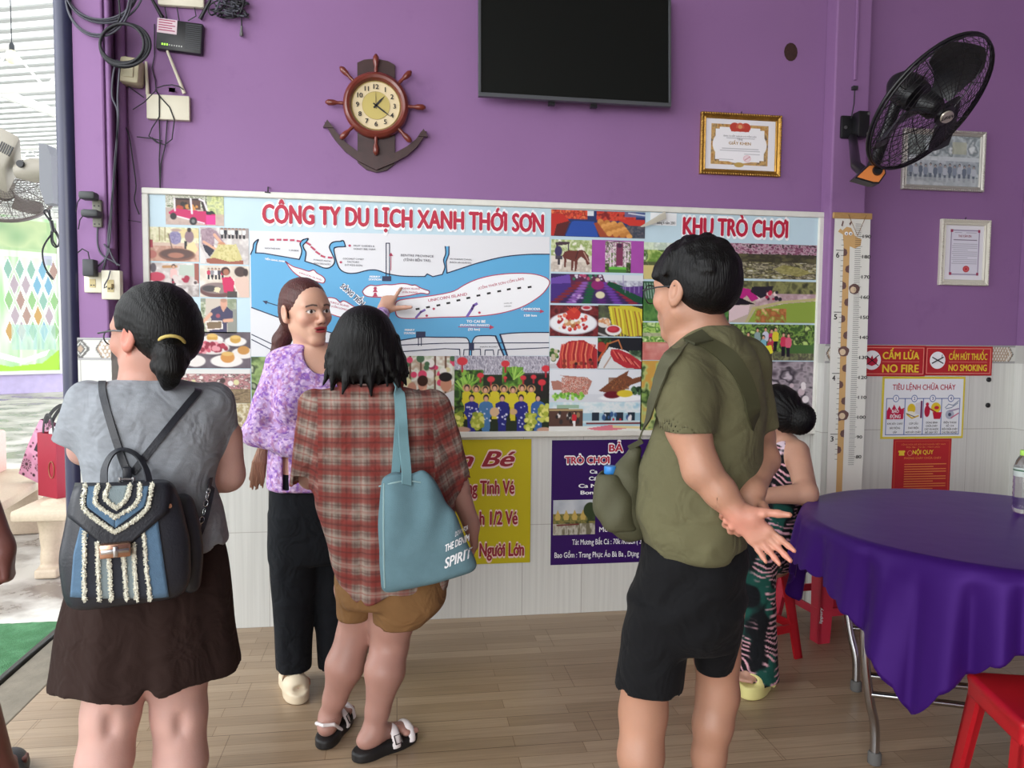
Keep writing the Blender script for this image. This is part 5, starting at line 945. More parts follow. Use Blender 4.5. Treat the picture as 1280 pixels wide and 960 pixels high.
# price posters under the board
YP1 = mat('yellow_poster', 'B9AA1C', rough=.42, spec=.25); MAR = mat('maroon_ink', '8E1A2A', rough=.5); PKO = mat('pale_pink_ink', 'E8C8C0', rough=.5)
e, x0, x1, z0, z1 = flat_sign('ticket_poster', 'yellow child ticket poster with maroon letters under the board', 'poster', (498, 550.6), (662.6, 703), YD, YP1, .0025)
yq = YD-.0032
def ctext(e, body, xl, yb, xr, yb2, cap, off, ink, halo, hoff, shear=0, nm='lettering'):
    lettering(nm, [ptext(body, xl, yb, xr, yb2, cap, off, yq-.0012, shear)], ink, e)
    if halo: lettering(nm+'_outline', [ptext(body, xl-.9, yb+.9, xr+.9, yb2+.9, cap+1.7, off+hoff, yq, shear)], halo, e)
ctext(e, 'n Bé', 571, 583.4, 645, 582.4, 19, .03, MAR, PKO, .035, .35, 'heading'); ctext(e, 'ng Tính Vé', 584, 617.6, 643, 617, 16.5, .04, MAR, PKO, .03); ctext(e, 'nh 1/2 Vé', 592, 656, 647, 655, 16.5, .04, MAR, PKO, .03); ctext(e, 'Người Lớn', 599, 695.4, 655, 694.4, 16.5, .04, MAR, PKO, .03)
PP = mat('purple_poster', '33145A', rough=.4, spec=.3)
e, x0, x1, z0, z1 = flat_sign('games_poster', 'dark purple game price poster with a river photo, behind the olive bag', 'poster', (690, 550.4), (872, 700), YD, PP, .0025)
ctext(e, 'BẢ', 761, 564.4, 779, 564.2, 8.8, .04, RDI, WII, .05, 0, 'heading'); ctext(e, 'TRÒ CHƠI', 706, 579.4, 762, 579, 8.2, .045, RDI, WII, .05, 0, 'subheading')
T = [ptext(b_, *q, yq-.0008) for b_, *q in (('Ca', 737, 591.8, 747, 591.8, 4.6, .04), ('Cá', 736, 600.4, 746, 600.4, 4.6, .04), ('Ca M', 723, 609.6, 746, 609.4, 4.6, .04), ('Bong', 725.5, 618, 747, 617.8, 4.6, .04), ('Mò', 749, 665, 760, 664.6, 6.5, .01), ('Tát Mương Bắt Cá : 70k /Khách ( 30', 715, 681, 805, 679.4, 6.8, .012), ('Bao Gồm : Trang Phục Áo Bà Ba , Dụng Cụ', 693, 697.4, 808, 695, 6.8, .012))]; lettering('lettering', T, WII, e)
a, b = onY(691.6, 625.4, yq), onY(743.6, 667.6, yq); p = Pic(b[0]-a[0], a[2]-b[2], .0022, 'B8BCC4'); p.noise(['C4C8CE', 'A8AEB8'], 3, 2, (0, 0, 1, .5)); p.noise(['5E6238', '8A8048', '3E4428'], 9, 3, (0, .40, 1, .72)); [p.poly([(.04+.2*k, .48), (.11+.2*k, .28), (.18+.2*k, .48), (.16+.2*k, .58), (.06+.2*k, .58)], 'C0A45A') for k in range(4)]; p.noise(['2E3A24', '4A5A34'], 9, 4, (.82, .1, 1, .62)); p.ell(.88, .3, .16, .22, '34422A'); p.rect(0, .68, 1, 1, 'A09A88'); p.noise(['8A8270', 'C4C0B4', '6A644E'], 7, 5, (0, .68, 1, 1), .9, (2, .7)); p.line([(.1, .72), (.6, .70)], .02, '6A2A28'); p.build(e, a[0], a[2], yq, 'photo_print')
# --- height chart on the right pilaster
YC = PR_Y-.016
e = empty('height_chart', (onY(1065, 300, YC)[0], YC, 1.2), 'giraffe height chart with numbered ruler hanging on the right pilaster', 'height chart')
tlc, trc = onY(1043, 271, YC), onY(1087.6, 271, YC); cx0, cx1 = tlc[0], trc[0]; zt = tlc[2]; zb = onY(1050, 655, YC)[2]; cw = cx1-cx0
m = MB(); m.box((cx0-.008, YC-.008, zt-.008), (cx1+.008, YC+.006, zt+.022), bev=.003); m.build('hanging_rod', mat('pale_wood', 'B08A58', rough=.6, var=.15, vscale=30, stretch=(1, 8, 8)), e)
ny = 80; Vg = []
def chy(z, u): return YC-.004-.012*math.sin((zt-z)*2.2)*(u-.3)-.010*math.sin((zt-z)*1.1)**2
nx = 8
for j in range(ny):
    for i in range(nx): z = zt-(zt-zb)*j/(ny-1); u = i/(nx-1); Vg.append((cx0+cw*u, chy(z, u), z))
o = grid_mesh('sheet', np.array(Vg), nx, ny, linA(np.tile(hexf('DEDDD6'), (nx*ny, 1))), PRINT, e, True)
z190 = onY(1066, 295.4, YC)[2]; z100 = onY(1066, 521, YC)[2]; kz = (z190-z100)/.9
def zc(cm): return z190-(1.9-cm/100)*kz
def chart_poly(mb, pts): mb.add([(cx0+cw*u, chy(z, u)-.0012-.0004*mb.lay, z) for u, z in pts], [tuple(range(len(pts)))])
CHG = mat('giraffe_tan', 'C9A26C', rough=.6); CHB = mat('giraffe_brown', '6A4E4A', rough=.6)
m = MB(); m.lay = 0; neck = []
zs = np.linspace(zc(186), zb+.01, 30)
for a, b2 in zip(zs[:-1], zs[1:]): chart_poly(m, [(.27, a), (.44, a), (.44, b2), (.27, b2)])
hz = zc(190); chart_poly(m, [(.24, hz+.03), (.34, hz+.045), (.46, hz+.04), (.58, hz+.0), (.76, hz-.015), (.74, hz-.045), (.58, hz-.06), (.44, hz-.05), (.27, hz-.045), (.24, hz)]); chart_poly(m, [(.10, hz+.02), (.16, hz+.035), (.26, hz+.022), (.24, hz+.006)])
m.build('giraffe_print', CHG, e)
m = MB(); m.lay = 1
for k, cm in enumerate(np.arange(182, 78, -8.2)):
    u = .44 if k % 2 else .27; s_ = -1 if k % 2 else 1; rz = .020; chart_poly(m, [(u, zc(cm)+rz), (u+s_*.09, zc(cm)+rz*.6), (u+s_*.11, zc(cm)-.004), (u+s_*.08, zc(cm)-rz*.8), (u, zc(cm)-rz)])
chart_poly(m, [(.18, hz+.05), (.22, hz+.075), (.25, hz+.07), (.22, hz+.045)]); chart_poly(m, [(.40, hz+.06), (.46, hz+.075), (.48, hz+.068), (.43, hz+.05)])
for cm, u in ((164, .60), (133, .36), (101, .40)): chart_poly(m, [(u+.15*math.cos(t)*(1+.1*math.sin(5*t)), zc(cm)+.026*math.sin(t)) for t in np.linspace(0, 6.283, 15)[:-1]])
m.build('animal_print', CHB, e)
m = MB(); m.lay = 2
for cm, u in ((164, .60), (133, .36), (101, .40)): chart_poly(m, [(u-.03+.085*math.cos(t), zc(cm)-.004+.016*math.sin(t)) for t in np.linspace(0, 6.283, 13)[:-1]])
m.build('face_print', mat('muzzle_tan', 'D6BFA0', rough=.6), e); m = MB(); m.lay = 2
for u in (.33, .45): chart_poly(m, [(u+.05*math.cos(t), hz+.012+.009*math.sin(t)) for t in np.linspace(0, 6.283, 13)[:-1]])
m.build('eye_print', WII, e)
m = MB(); m.lay = 3
for u in (.335, .455): chart_poly(m, [(u+.02*math.cos(t), hz+.010+.004*math.sin(t)) for t in np.linspace(0, 6.283, 9)[:-1]])
for cm in range(76, 197): 
    w = .16 if cm % 5 else .2; chart_poly(m, [(.58, zc(cm)+.0009), (.58+w, zc(cm)+.0009), (.58+w, zc(cm)-.0009), (.58, zc(cm)-.0009)])
for k in range(44): z = zc(188)-k*.0254*kz; chart_poly(m, [(.20, z+.001), (.27, z+.001), (.27, z-.001), (.20, z-.001)])
for ft in (6, 5, 4, 3): z = zc(ft*30.48); chart_poly(m, [(.06, z+.0015), (.25, z+.0015), (.25, z-.0015), (.06, z-.0015)])
m.build('ruler_marks', BKI, e)
T = [text_mesh(str(cm), cw*.24 if cm > 99 else cw*.16, .016, .02, 0, wallM((cx0+cw*.78, chy(zc(cm), .85)-.004, zc(cm)-.008)), 'L') for cm in range(190, 70, -10)]+[text_mesh(str(ft), cw*.09, .026, .02, 0, wallM((cx0+cw*.06, chy(zc(ft*30.48), .1)-.004, zc(ft*30.48)-.036)), 'L') for ft in (6, 5, 4, 3)]
lettering('numerals', T, BKI, e)
m = MB(); c = (cx0+cw*.62, YC-.012, zt+.03); m.tube([(cx0+cw*.36, YC-.01, zt+.012), (cx0+cw*.62, YC-.014, zt-.09), (cx0+cw*.86, YC-.01, zt+.012)], .0014, 5); m.build('hanging_string', mat('brown_string', '8A6A48', rough=.9), e)
# --- black wall fan on the right pilaster
fc = onD(1161, 131, 2.86); rgt, upv, fwd = np.array(CR), np.array(CU), np.array(CF)
nF = -fwd*.57+rgt*.42-upv*.70; nF /= np.linalg.norm(nF); RFAN = .268
aF = np.cross(nF, np.array([0, 0, 1.0])); aF /= np.linalg.norm(aF); bF = np.cross(nF, aF)
def FM(off=0): o_ = fc+nF*off; return Matrix(((aF[0], bF[0], nF[0], o_[0]), (aF[1], bF[1], nF[1], o_[1]), (aF[2], bF[2], nF[2], o_[2]), (0, 0, 0, 1)))
def fan(root, FMf, R, dome, cagem, bladem, hubm, badge=True, blade_n=3, wires=44):
    M0 = FMf(0)
    def at(r, t, z): return M0 @ Vector((r*math.cos(t), r*math.sin(t), z))
    m = MB(); m.tube([at(R, t, 0) for t in np.linspace(0, 2*math.pi, 49)[:-1]], .0065, 8, closed=True); m.tube([at(R*.99, t, .012) for t in np.linspace(0, 2*math.pi, 49)[:-1]], .004, 8, closed=True); m.build('cage_rim', cagem, root, 60)
    for nm, sg in (('front_cage', 1), ('rear_cage', -1)):
        m = MB()
        for k in range(13):
            r = R*(.17+.83*(k+.3)/13.5); z = sg*dome*(1-(r/R)**2.4)**.8; m.tube([at(r, t, z) for t in np.linspace(0, 2*math.pi, 49)[:-1]], .0011, 4, closed=True)
        for k in range(10):
            t = 2*math.pi*k/10+.1*sg; m.tube([at(R*f, t+.0*f, sg*dome*(1-f**2.4)**.8) for f in (.14, .4, .65, .85, 1)], .0019, 5)
        if wires:
            for k in range(wires):
                t0 = 2*math.pi*k/wires; m.tube([at(R*f, t0+sg*.55*f, sg*dome*(1-f**2.4)**.8) for f in (.18, .35, .55, .75, .9, .995)], .0010, 4)
        m.build(nm, cagem, root)
    for k in range(blade_n):
        t0 = 2*math.pi*k/blade_n+.52; vs = []; N_, K_ = 14, 8
        for i in range(N_):
            f = i/(N_-1); r = R*(.16+.74*f)
            for j in range(K_):
                g = j/(K_-1)-.5; wd = (.30+.62*math.sin(math.pi*min(1, f*.62+.12)))*(1-.55*max(0, f-.75)/.25); t = t0+g*wd*1.5*(.55+.45*f)+.35*f; vs.append(at(r, t, g*-.075+.012))
        up_ = len(vs); nrm = Vector(nF if root.name.startswith('wall_fan') else (0, 0, 1)); vs2 = [v+(M0.to_3x3() @ Vector((0, 0, 1)))*.004 for v in vs]
        fs = []
        for i in range(N_-1):
            for j in range(K_-1): q = (i*K_+j, i*K_+j+1, (i+1)*K_+j+1, (i+1)*K_+j); fs.append(q); fs.append(tuple(up_+c_ for c_ in q[::-1]))
        ed = [(0, j) for j in range(K_)]+[(i, K_-1) for i in range(1, N_)]+[(N_-1, j) for j in range(K_-2, -1, -1)]+[(i, 0) for i in range(N_-2, 0, -1)]
        for (i0, j0), (i1, j1) in zip(ed, ed[1:]+ed[:1]): a_, b_ = i0*K_+j0, i1*K_+j1; fs.append((a_, b_, up_+b_, up_+a_))
        m = MB(); m.add(vs+vs2, fs); m.build('blade', bladem, root, 50)
    m = MB(); m.lathe([(.001, .05), (.03, .046), (.042, .03), (.045, -.02), (.02, -.03)], M0, 24); m.build('hub', hubm, root, 50)
    m = MB(); m.lathe([(.001, dome+.004), (R*.15, dome), (R*.15, dome-.01)], M0, 24); m.build('badge_plate', cagem, root, 50)
FB = mat('black_fan_metal', '17171A', rough=.35, var=.1); FBL = mat('black_fan_blade', '26272A', rough=.4, var=.15, vscale=20)
fr = empty('wall_fan', fc, 'large black wall fan tilted down on the right pilaster', 'fan')
fan(fr, FM, RFAN, .085, FB, FBL, FB)
lg = FM(0) @ Vector((0, 0, .093)); T_ = text_mesh('LIFAN', .06, .015, .03, .2, FM(.0965) @ Matrix.Rotation(0, 4, 'Z'), 'C')
bd = MB(); bd.lathe([(.001, .095), (.036, .0945), (.038, .090), (.02, .086)], FM(0) @ Matrix.Diagonal((1, .62, 1, 1)), 24); bd.build('badge', mat('silver_badge', 'C9C2B4', rough=.3, metal=.5), fr, 40)
u_ = np.array(rgt)-nF*(rgt @ nF); u_ /= np.linalg.norm(u_); v_ = np.cross(nF, u_)
c_ = fc+nF*.0962-v_*.007; T_.transform((FM(.0965)).inverted()); T_.transform(Matrix(((u_[0], v_[0], nF[0], c_[0]), (u_[1], v_[1], nF[1], c_[1]), (u_[2], v_[2], nF[2], c_[2]), (0, 0, 0, 1)))); lettering('badge_lettering', [T_], BKI, fr)
m = MB(); m.lathe([(.02, -.05), (.058, -.055), (.066, -.10), (.060, -.155), (.035, -.185), (.001, -.19)], FM(0), 24); m.build('motor_housing', FB, fr, 40)
mc = onY(1062, 160, PR_Y); m = MB(); m.box((mc[0]-.055, PR_Y-.02, mc[2]-.055), (mc[0]+.05, PR_Y, mc[2]+.055), bev=.008); m.box((mc[0]+.0, PR_Y-.075, mc[2]-.06), (mc[0]+.06, PR_Y-.015, mc[2]+.065), bev=.008); m.build('wall_bracket', FB, fr, 40)
for dx, dz in ((.048, .05), (.048, -.045), (-.035, -.005)): m = MB(); m.lathe([(.001, 0), (.008, .0), (.008, -.006), (.001, -.008)], Matrix(((1, 0, 0, mc[0]+dx), (0, 0, 1, PR_Y-.076 if dx > 0 else PR_Y-.021), (0, 1, 0, mc[2]+dz), (0, 0, 0, 1))), 10); m.build('bolt', STEEL, fr)
e1 = onY(1066, 172, PR_Y-.05); e2 = onD(1070, 207, 3.18); e3 = onD(1089, 216, 3.08); e4 = fc-nF*.14
m = MB(); pts = smooth_line([tuple(e1), tuple((e1+e2)/2+np.array([-.012, -.02, -.01])), tuple(e2), tuple(e3)], 5) if False else [e1, e1*.6+e2*.4, e2, e2*.5+e3*.5+np.array([0, 0, -.012]), e3, e3*.5+e4*.5, e4]; m.tube(pts, [.02, .02, .021, .023, .026, .022, .024], 12); m.build('arm', FB, fr, 60)
cb = onD(1092, 215, 3.02); Mx = Matrix(((rgt[0], -fwd[0], upv[0], cb[0]), (rgt[1], -fwd[1], upv[1], cb[1]), (rgt[2], -fwd[2], upv[2], cb[2]), (0, 0, 0, 1)))
Mp = Matrix(((rgt[0], upv[0], -fwd[0], cb[0]), (rgt[1], upv[1], -fwd[1], cb[1]), (rgt[2], upv[2], -fwd[2], cb[2]), (0, 0, 0, 1)))
sh = [(-.075, -.024), (-.02, .028), (.02, .032), (.046, .018), (.050, -.006), (.022, -.046), (.0, -.046)]
m = MB(); m.prism(sh, Mp, -.05); m.build('control_box', FB, fr); m = MB(); m.prism([(x*.88, y*.86) for x, y in sh], Mp @ Matrix.Translation((0, 0, .001)), .002); m.build('control_face', mat('orange_face', 'C8763A', rough=.5), fr)
m = MB(); m.lathe([(.001, .012), (.018, .012), (.020, .002)], Mp @ Matrix.Translation((.012, .004, .003)), 16); m.build('speed_knob', FB, fr, 50)
p1 = onY(1068.5, 110, PR_Y-.012); p2 = onY(1064, 148, PR_Y-.03); m = MB(); m.tube([p1, p1*.5+p2*.5+np.array([.006, 0, 0]), p2], .0028, 6); m.box((p1[0]-.012, PR_Y-.022, p1[2]-.008), (p1[0]+.012, PR_Y-.001, p1[2]+.008)); m.build('power_cord', mat('fan_cord', '2A2A2E', rough=.6), fr)
# --- modems and routers at upper left
def sheet_box(name, label, cat, tl, br, y, depth, mt, bev=.006, tiltz=0):
    a, b = onY(*tl, y-depth), onY(*br, y-depth); e = empty(name, ((a[0]+b[0])/2, y, (a[2]+b[2])/2), label, cat)
    cx, cz = (a[0]+b[0])/2, (a[2]+b[2])/2; M_ = Matrix.Translation((cx, y, cz)) @ Matrix.Rotation(math.radians(tiltz), 4, 'Y'); w, h = (b[0]-a[0])/2, (a[2]-b[2])/2
    m = MB(); m.box((-w, -depth, -h), (w, -.001, h), M_, bev); m.build('case', mt, e, 40); return e, M_, w, h
e, M_, w, h = sheet_box('modem', 'black modem with paper sticker and black antennas on the purple wall', 'modem', (195, 23.5), (253, 66), 0, .035, BLK, .006, 4)
m = MB(); m.box((-w+.002, -.0362, h*.05), (-w*.12, -.0352, h*.98), M_); m.build('paper_sticker', mat('pink_paper', 'D8C4CC', rough=.7), e)
m = MB(); [m.box((-w+.008, -.0370, h*(.85-.16*k)), (-w*.2-.012*(k % 2), -.0362, h*(.85-.16*k)+.004), M_) for k in range(5)]; m.build('sticker_print', mat('sticker_ink', 'A84A6A', rough=.7), e)
m = MB(); [m.box((w*.25, -.0362, -h*.75+.0085*k), (w*.95, -.0345, -h*.75+.0085*k+.004), M_) for k in range(13)]; m.build('vent', DGR, e)
m = MB(); [m.box((-w*.75+.010*k, -.0365, -h*.72), (-w*.75+.010*k+.006, -.0352, -h*.72+.008), M_) for k in range(3)]; m.build('green_light', mat('green_led', '9AE04A', rough=.4, emit='A8F04A', estr=1.2), e)
m = MB(); [m.box((-w*.75+.010*k, -.0365, -h*.72), (-w*.75+.010*k+.005, -.0352, -h*.72+.006), M_) for k in range(3, 9)]; m.build('indicator_light', mat('dim_led', 'B8BCB8', rough=.4), e)
for a, b in (((203, 22), (186, -8)), ((250, 24), (264, -2))):
    P0, P1 = onY(*a, -.02), onY(*b, -.04); m = MB(); m.tube([P0, P0*.8+P1*.2, P1], [.009, .008, .006], 10); m.build('antenna', BLK, e, 50)
e, M_, w, h = sheet_box('access_point', 'white access point at the top edge of the photo above the black modem', 'router', (196, -22), (255, 9.5), 0, .03, CRM, .008)
m = MB(); [m.tube([onY(x, 9, -.02), onY(x+2, 20, -.03), onY(x+dx, 26, -.02)], .0025, 6) for x, dx in ((206, 3), (221, 3), (243, -8))]; m.build('network_cable', DGR, e)
e, M_, w, h = sheet_box('router', 'cream router with two white antennas and looped cables, above the board', 'router', (182.5, 117), (237, 150.5), 0, .03, CRM, .004)
for a, b in (((184.5, 118), (182.5, 77)), ((230.5, 117), (209, 63.5))): P0, P1 = onY(*a, -.018), onY(*b, -.03); m = MB(); m.tube([P0, P1], [.008, .006], 10); m.build('antenna', CRM, e, 50)
m = MB(); P = lambda pts, y=-.034: [onY(a_, b_, y) for a_, b_ in pts]
m.tube(P([(195, 112), (199, 120), (199, 146), (190, 160), (186, 170), (196, 178), (206, 181), (215, 174), (218, 150), (212, 134), (201, 122), (194, 112)]), .0026, 6); m.tube(P([(171, 171), (190, 173), (203, 176), (200, 180), (190, 172)]), .0024, 6); m.tube(P([(199, 146), (200, 180), (199, 200), (200, 234)], -.012), .0026, 6); m.tube(P([(209, 150), (207, 180), (201, 205), (200, 236)], -.012), .0026, 6); m.tube(P([(196, 110), (205, 107), (215, 106), (224, 108), (229, 112)], -.03), .0024, 6); m.tube(P([(166, 137), (180, 128), (196, 112)], -.03), .0022, 6); m.tube(P([(193, 30), (193, 70), (190, 85), (194, 100), (195, 112)], -.01), .0022, 6); m.build('cable', mat('black_cable', '232328', rough=.6), e)
m = MB(); m.box(tuple(onY(213, 117, -.004)), tuple(onY(219, 110, -.028))); m.build('plug', CRM, e)
e, M_, w, h = sheet_box('splitter_box', 'beige splitter box under the black cable coil', 'box', (147.5, 69), (174, 103.5), 0, .09, mat('beige_plastic', 'C2BA9C', rough=.5, var=.08), .014, 5)
m = MB(); m.box((-w*.6, -.095, -h*.6), (w*.5, -.089, h*.6), M_, .003); m.build('lid', MATS['beige_plastic'], e)
CAB = MATS['black_cable']; GCB = mat('grey_cable', '4A4A54', rough=.6)
rq = random.Random(5)
def coil(name, label, cat, c, rx, ry, y, n, r, mt, j=2.5, th=0):
    e = empty(name, onY(*c, y), label, cat)
    for k in range(n):
        dx, dy, a = rq.uniform(-j, j), rq.uniform(-j, j), rq.uniform(-.12, .12); m = MB(); m.tube([onY(c[0]+dx+(rx+dx)*math.cos(t), c[1]+dy+(ry+dy)*math.sin(t), y-.008*(k % 3)-.01*math.sin(t+k)) for t in np.linspace(0, 6.283, 37)[:-1]], r, 7, closed=True); m.build('loop', mt, e, 60)
    return e
e = coil('cable_coil', 'coil of thick black cable hanging on the left pilaster', 'cable', (154.5, 55), 29.5, 25.5, PL_Y-.03, 5, .0058, CAB, 2.2)
m = MB(); m.tube([onY(147, 28, PL_Y-.03), onY(150, 20, PL_Y-.03), onY(148, -10, PL_Y-.03)], .004, 6); m.build('hook', CAB, e)
e = coil('cable_bundle', 'large loose grey cable loops at the top of the left pilaster', 'cable', (126, -10), 44, 46, PL_Y-.02, 5, .0042, GCB, 6)
e = empty('cable_tangle', onY(285, 5, -.03), 'tangle of dark cables at the top edge right of the modem', 'cable')
for k in range(9): m = MB(); P0 = [(rq.uniform(262, 312), rq.uniform(-12, 22)) for _ in range(6)]; m.tube([onY(a_, b_, -.02-.03*rq.random()) for a_, b_ in smooth_line(P0, 5)], .0034, 6); m.build('loop', [CAB, GCB][k % 2], e, 60)
m = MB(); m.tube([onY(300, 12, -.02), onY(302, 24, -.02), onY(302, 33, -.02)], .003, 6); m.build('hanging_lead', CAB, e); m = MB(); m.lathe([(.004, 0), (.009, .002), (.008, .022), (.006, .024), (.006, .045), (.001, .046)], Matrix.Translation(tuple(onY(302, 46, -.02))), 10); m.build('connector', STEEL, e)
e = empty('cable_run', onY(140, 200, PL_Y-.01), 'dark cables running down the edge of the left pilaster to the sockets', 'cable')
for pts, r in (([(147, 75), (142, 90), (140, 120), (147, 140), (146, 180), (141, 240), (137, 300), (133, 320), (128, 340)], .0042), ([(150, 80), (147, 120), (148, 150), (144, 200), (139, 260), (135, 300), (139, 318), (147, 332)], .0042), ([(148, 148), (160, 165), (166, 200), (170, 232), (168, 250), (174, 268)], .0026), ([(122, 284), (122, 305), (127, 318), (138, 325), (150, 332)], .004), ([(130, 305), (136, 315), (130, 325), (122, 333)], .0036), ([(158, 106), (166, 112), (180, 122)], .0022), ([(147, 100), (152, 118), (156, 130)], .002), ([(145, 262), (152, 273), (172, 277), (176, 278)], .0014)):
    yy = PL_Y-.012 if max(a_ for a_, _ in pts) < 155 else -.03; m = MB(); m.tube([onY(a_, b_, yy) for a_, b_ in smooth_line(pts, 4)], r, 6); m.build('cable', GCB if r > .003 else CAB, e, 60)
GP = mat('grey_plug', '3C3E40', rough=.5); OLV = mat('grey_strip', '77766A', rough=.5)
e, M_, w, h = sheet_box('power_strip', 'grey power strip with two black adapters plugged in, on the left pilaster', 'power strip', (114.5, 249), (127, 284), PL_Y, .022, OLV, .005, 0)
m = MB(); [m.lathe([(.001, 0), (.0035, 0), (.0035, .001)], wallM((M_.translation.x+dx, PL_Y-.023, M_.translation.z+dz)), 8) for dx in (-.008, .009) for dz in (.03, -.045)]; m.build('socket_hole', BLK, e)
for tl, br, nm in (((101, 240), (122, 250.5), 0), ((104, 262.5), (126, 272.5), 1)):
    a, b = onY(*tl, PL_Y-.05), onY(*br, PL_Y-.05); ad = empty('power_adapter', ((a[0]+b[0])/2, PL_Y-.04, (a[2]+b[2])/2), ['black power adapter at the top of the grey power strip', 'black power adapter in the middle of the grey power strip'][nm], 'power adapter', 'adapters on the power strip'); m = MB(); m.box((a[0], PL_Y-.085, b[2]), (b[0], PL_Y-.024, a[2]), bev=.010); m.build('case', GP, ad, 40); m = MB(); q = onY(tl[0], (tl[1]+br[1])/2, PL_Y-.05); m.tube([q+(.004, 0, 0), onY(tl[0]-4, br[1]+2, PL_Y-.05), onY(tl[0]-6, br[1]+14, PL_Y-.02)], .0024, 6); m.build('lead', CAB, ad)
a, b = onY(104, 324, PL_Y-.06), onY(119, 345.5, PL_Y-.06); ad = empty('power_adapter', ((a[0]+b[0])/2, PL_Y-.05, (a[2]+b[2])/2), 'square black power adapter over the left socket plate', 'power adapter'); m = MB(); m.box((a[0], PL_Y-.075, b[2]), (b[0], PL_Y-.021, a[2]), bev=.005); m.build('case', DGR, ad, 40); m = MB(); m.tube([onY(112, 325, PL_Y-.05), onY(110, 315, PL_Y-.05), onY(103, 311, PL_Y-.04), onY(97, 316, PL_Y-.03)], .0026, 6); m.build('lead', CAB, ad)
for tl, br, lb, tz in (((104.5, 340), (127, 366), 'cream socket plate under the square adapter, left of the pair', 0), ((126, 337.5), (150.5, 374.5), 'cream socket plate with a looped lead, right of the pair', 0)):
    e, M_, w, h = sheet_box('wall_socket', lb, 'socket', tl, br, PL_Y-.0 if tl[0] < 120 else PL_Y, .02 if tl[0] < 120 else .04, CRM, .004, tz); d_ = .0205 if tl[0] < 120 else .0405
    m = MB(); m.box((-w*.35, -d_-.001, -h*.5), (w*.35, -d_, h*.35), M_, .001) ; m.build('socket_insert', mat('aged_plastic', 'B8A878', rough=.5), e); m = MB(); [m.box((sx*w*.16-.003, -d_-.0018, -h*.32), (sx*w*.16+.003, -d_-.0008, -h*.22), M_) for sx in (-1, 1)]; m.build('slot', BLK, e)
    if tl[0] > 120: m = MB(); m.tube([M_ @ Vector((w*.1, -.05, h*.95)), M_ @ Vector((-w*.05, -.06, h*.4)), M_ @ Vector((-w*.45, -.06, -h*.02)), M_ @ Vector((-w*.55, -.055, -h*.25)), M_ @ Vector((-w*.3, -.055, -h*.15)), M_ @ Vector((w*.05, -.05, -.002))], .003, 6); m.build('lead', GCB, e); m = MB(); m.box((-w*.2, -.062, -h*.22), (w*.3, -.041, .004), M_, .003); m.build('plug', MATS['aged_plastic'], e)
e = empty('hook_nail', onY(335, 237, -.02), 'small dark hook holding the top edge of the board', 'hook'); m = MB(); m.tube([onY(335, 242, -.03), onY(335, 234, -.03), onY(335, 234, -.001)], .003, 6); m.tube([onY(331, 240, -.041), onY(338, 241, -.041)], .003, 6); m.build('shank', BLK, e)
# ------------------------------------------------------------------ people: one continuous body each, clothes and hair as its parts
HAIR = mat('black_hair', '050405', rough=0.5, spec=.28, bump=0.4, bscale=30, stretch=(9, 9, 1.2), var=0.35, vscale=12)
HAIRB = mat('brown_hair', attr='Col', rough=0.42, bump=0.5, bscale=30, stretch=(9, 9, 1.2), var=0.3, vscale=12)
SKIN = mat('skin', attr='Col', rough=0.48, bump=0.06, bscale=160, var=0.05, vscale=14, sub=0.08)
CLOTH = mat('cloth', attr='Col', rough=0.9, bump=0.12, bscale=300, var=0.05, vscale=30, spec=0.15, sheen=0.02, folds=0.32)
SATIN = mat('shoe_material', attr='Col', rough=0.5, bump=0.05, bscale=120, var=0.04)
LEATHER = mat('black_leather', '22242B', rough=0.42, bump=0.12, bscale=180, var=0.15, vscale=20)
def rot(ax, deg): return np.array(Matrix.Rotation(math.radians(deg), 3, ax))
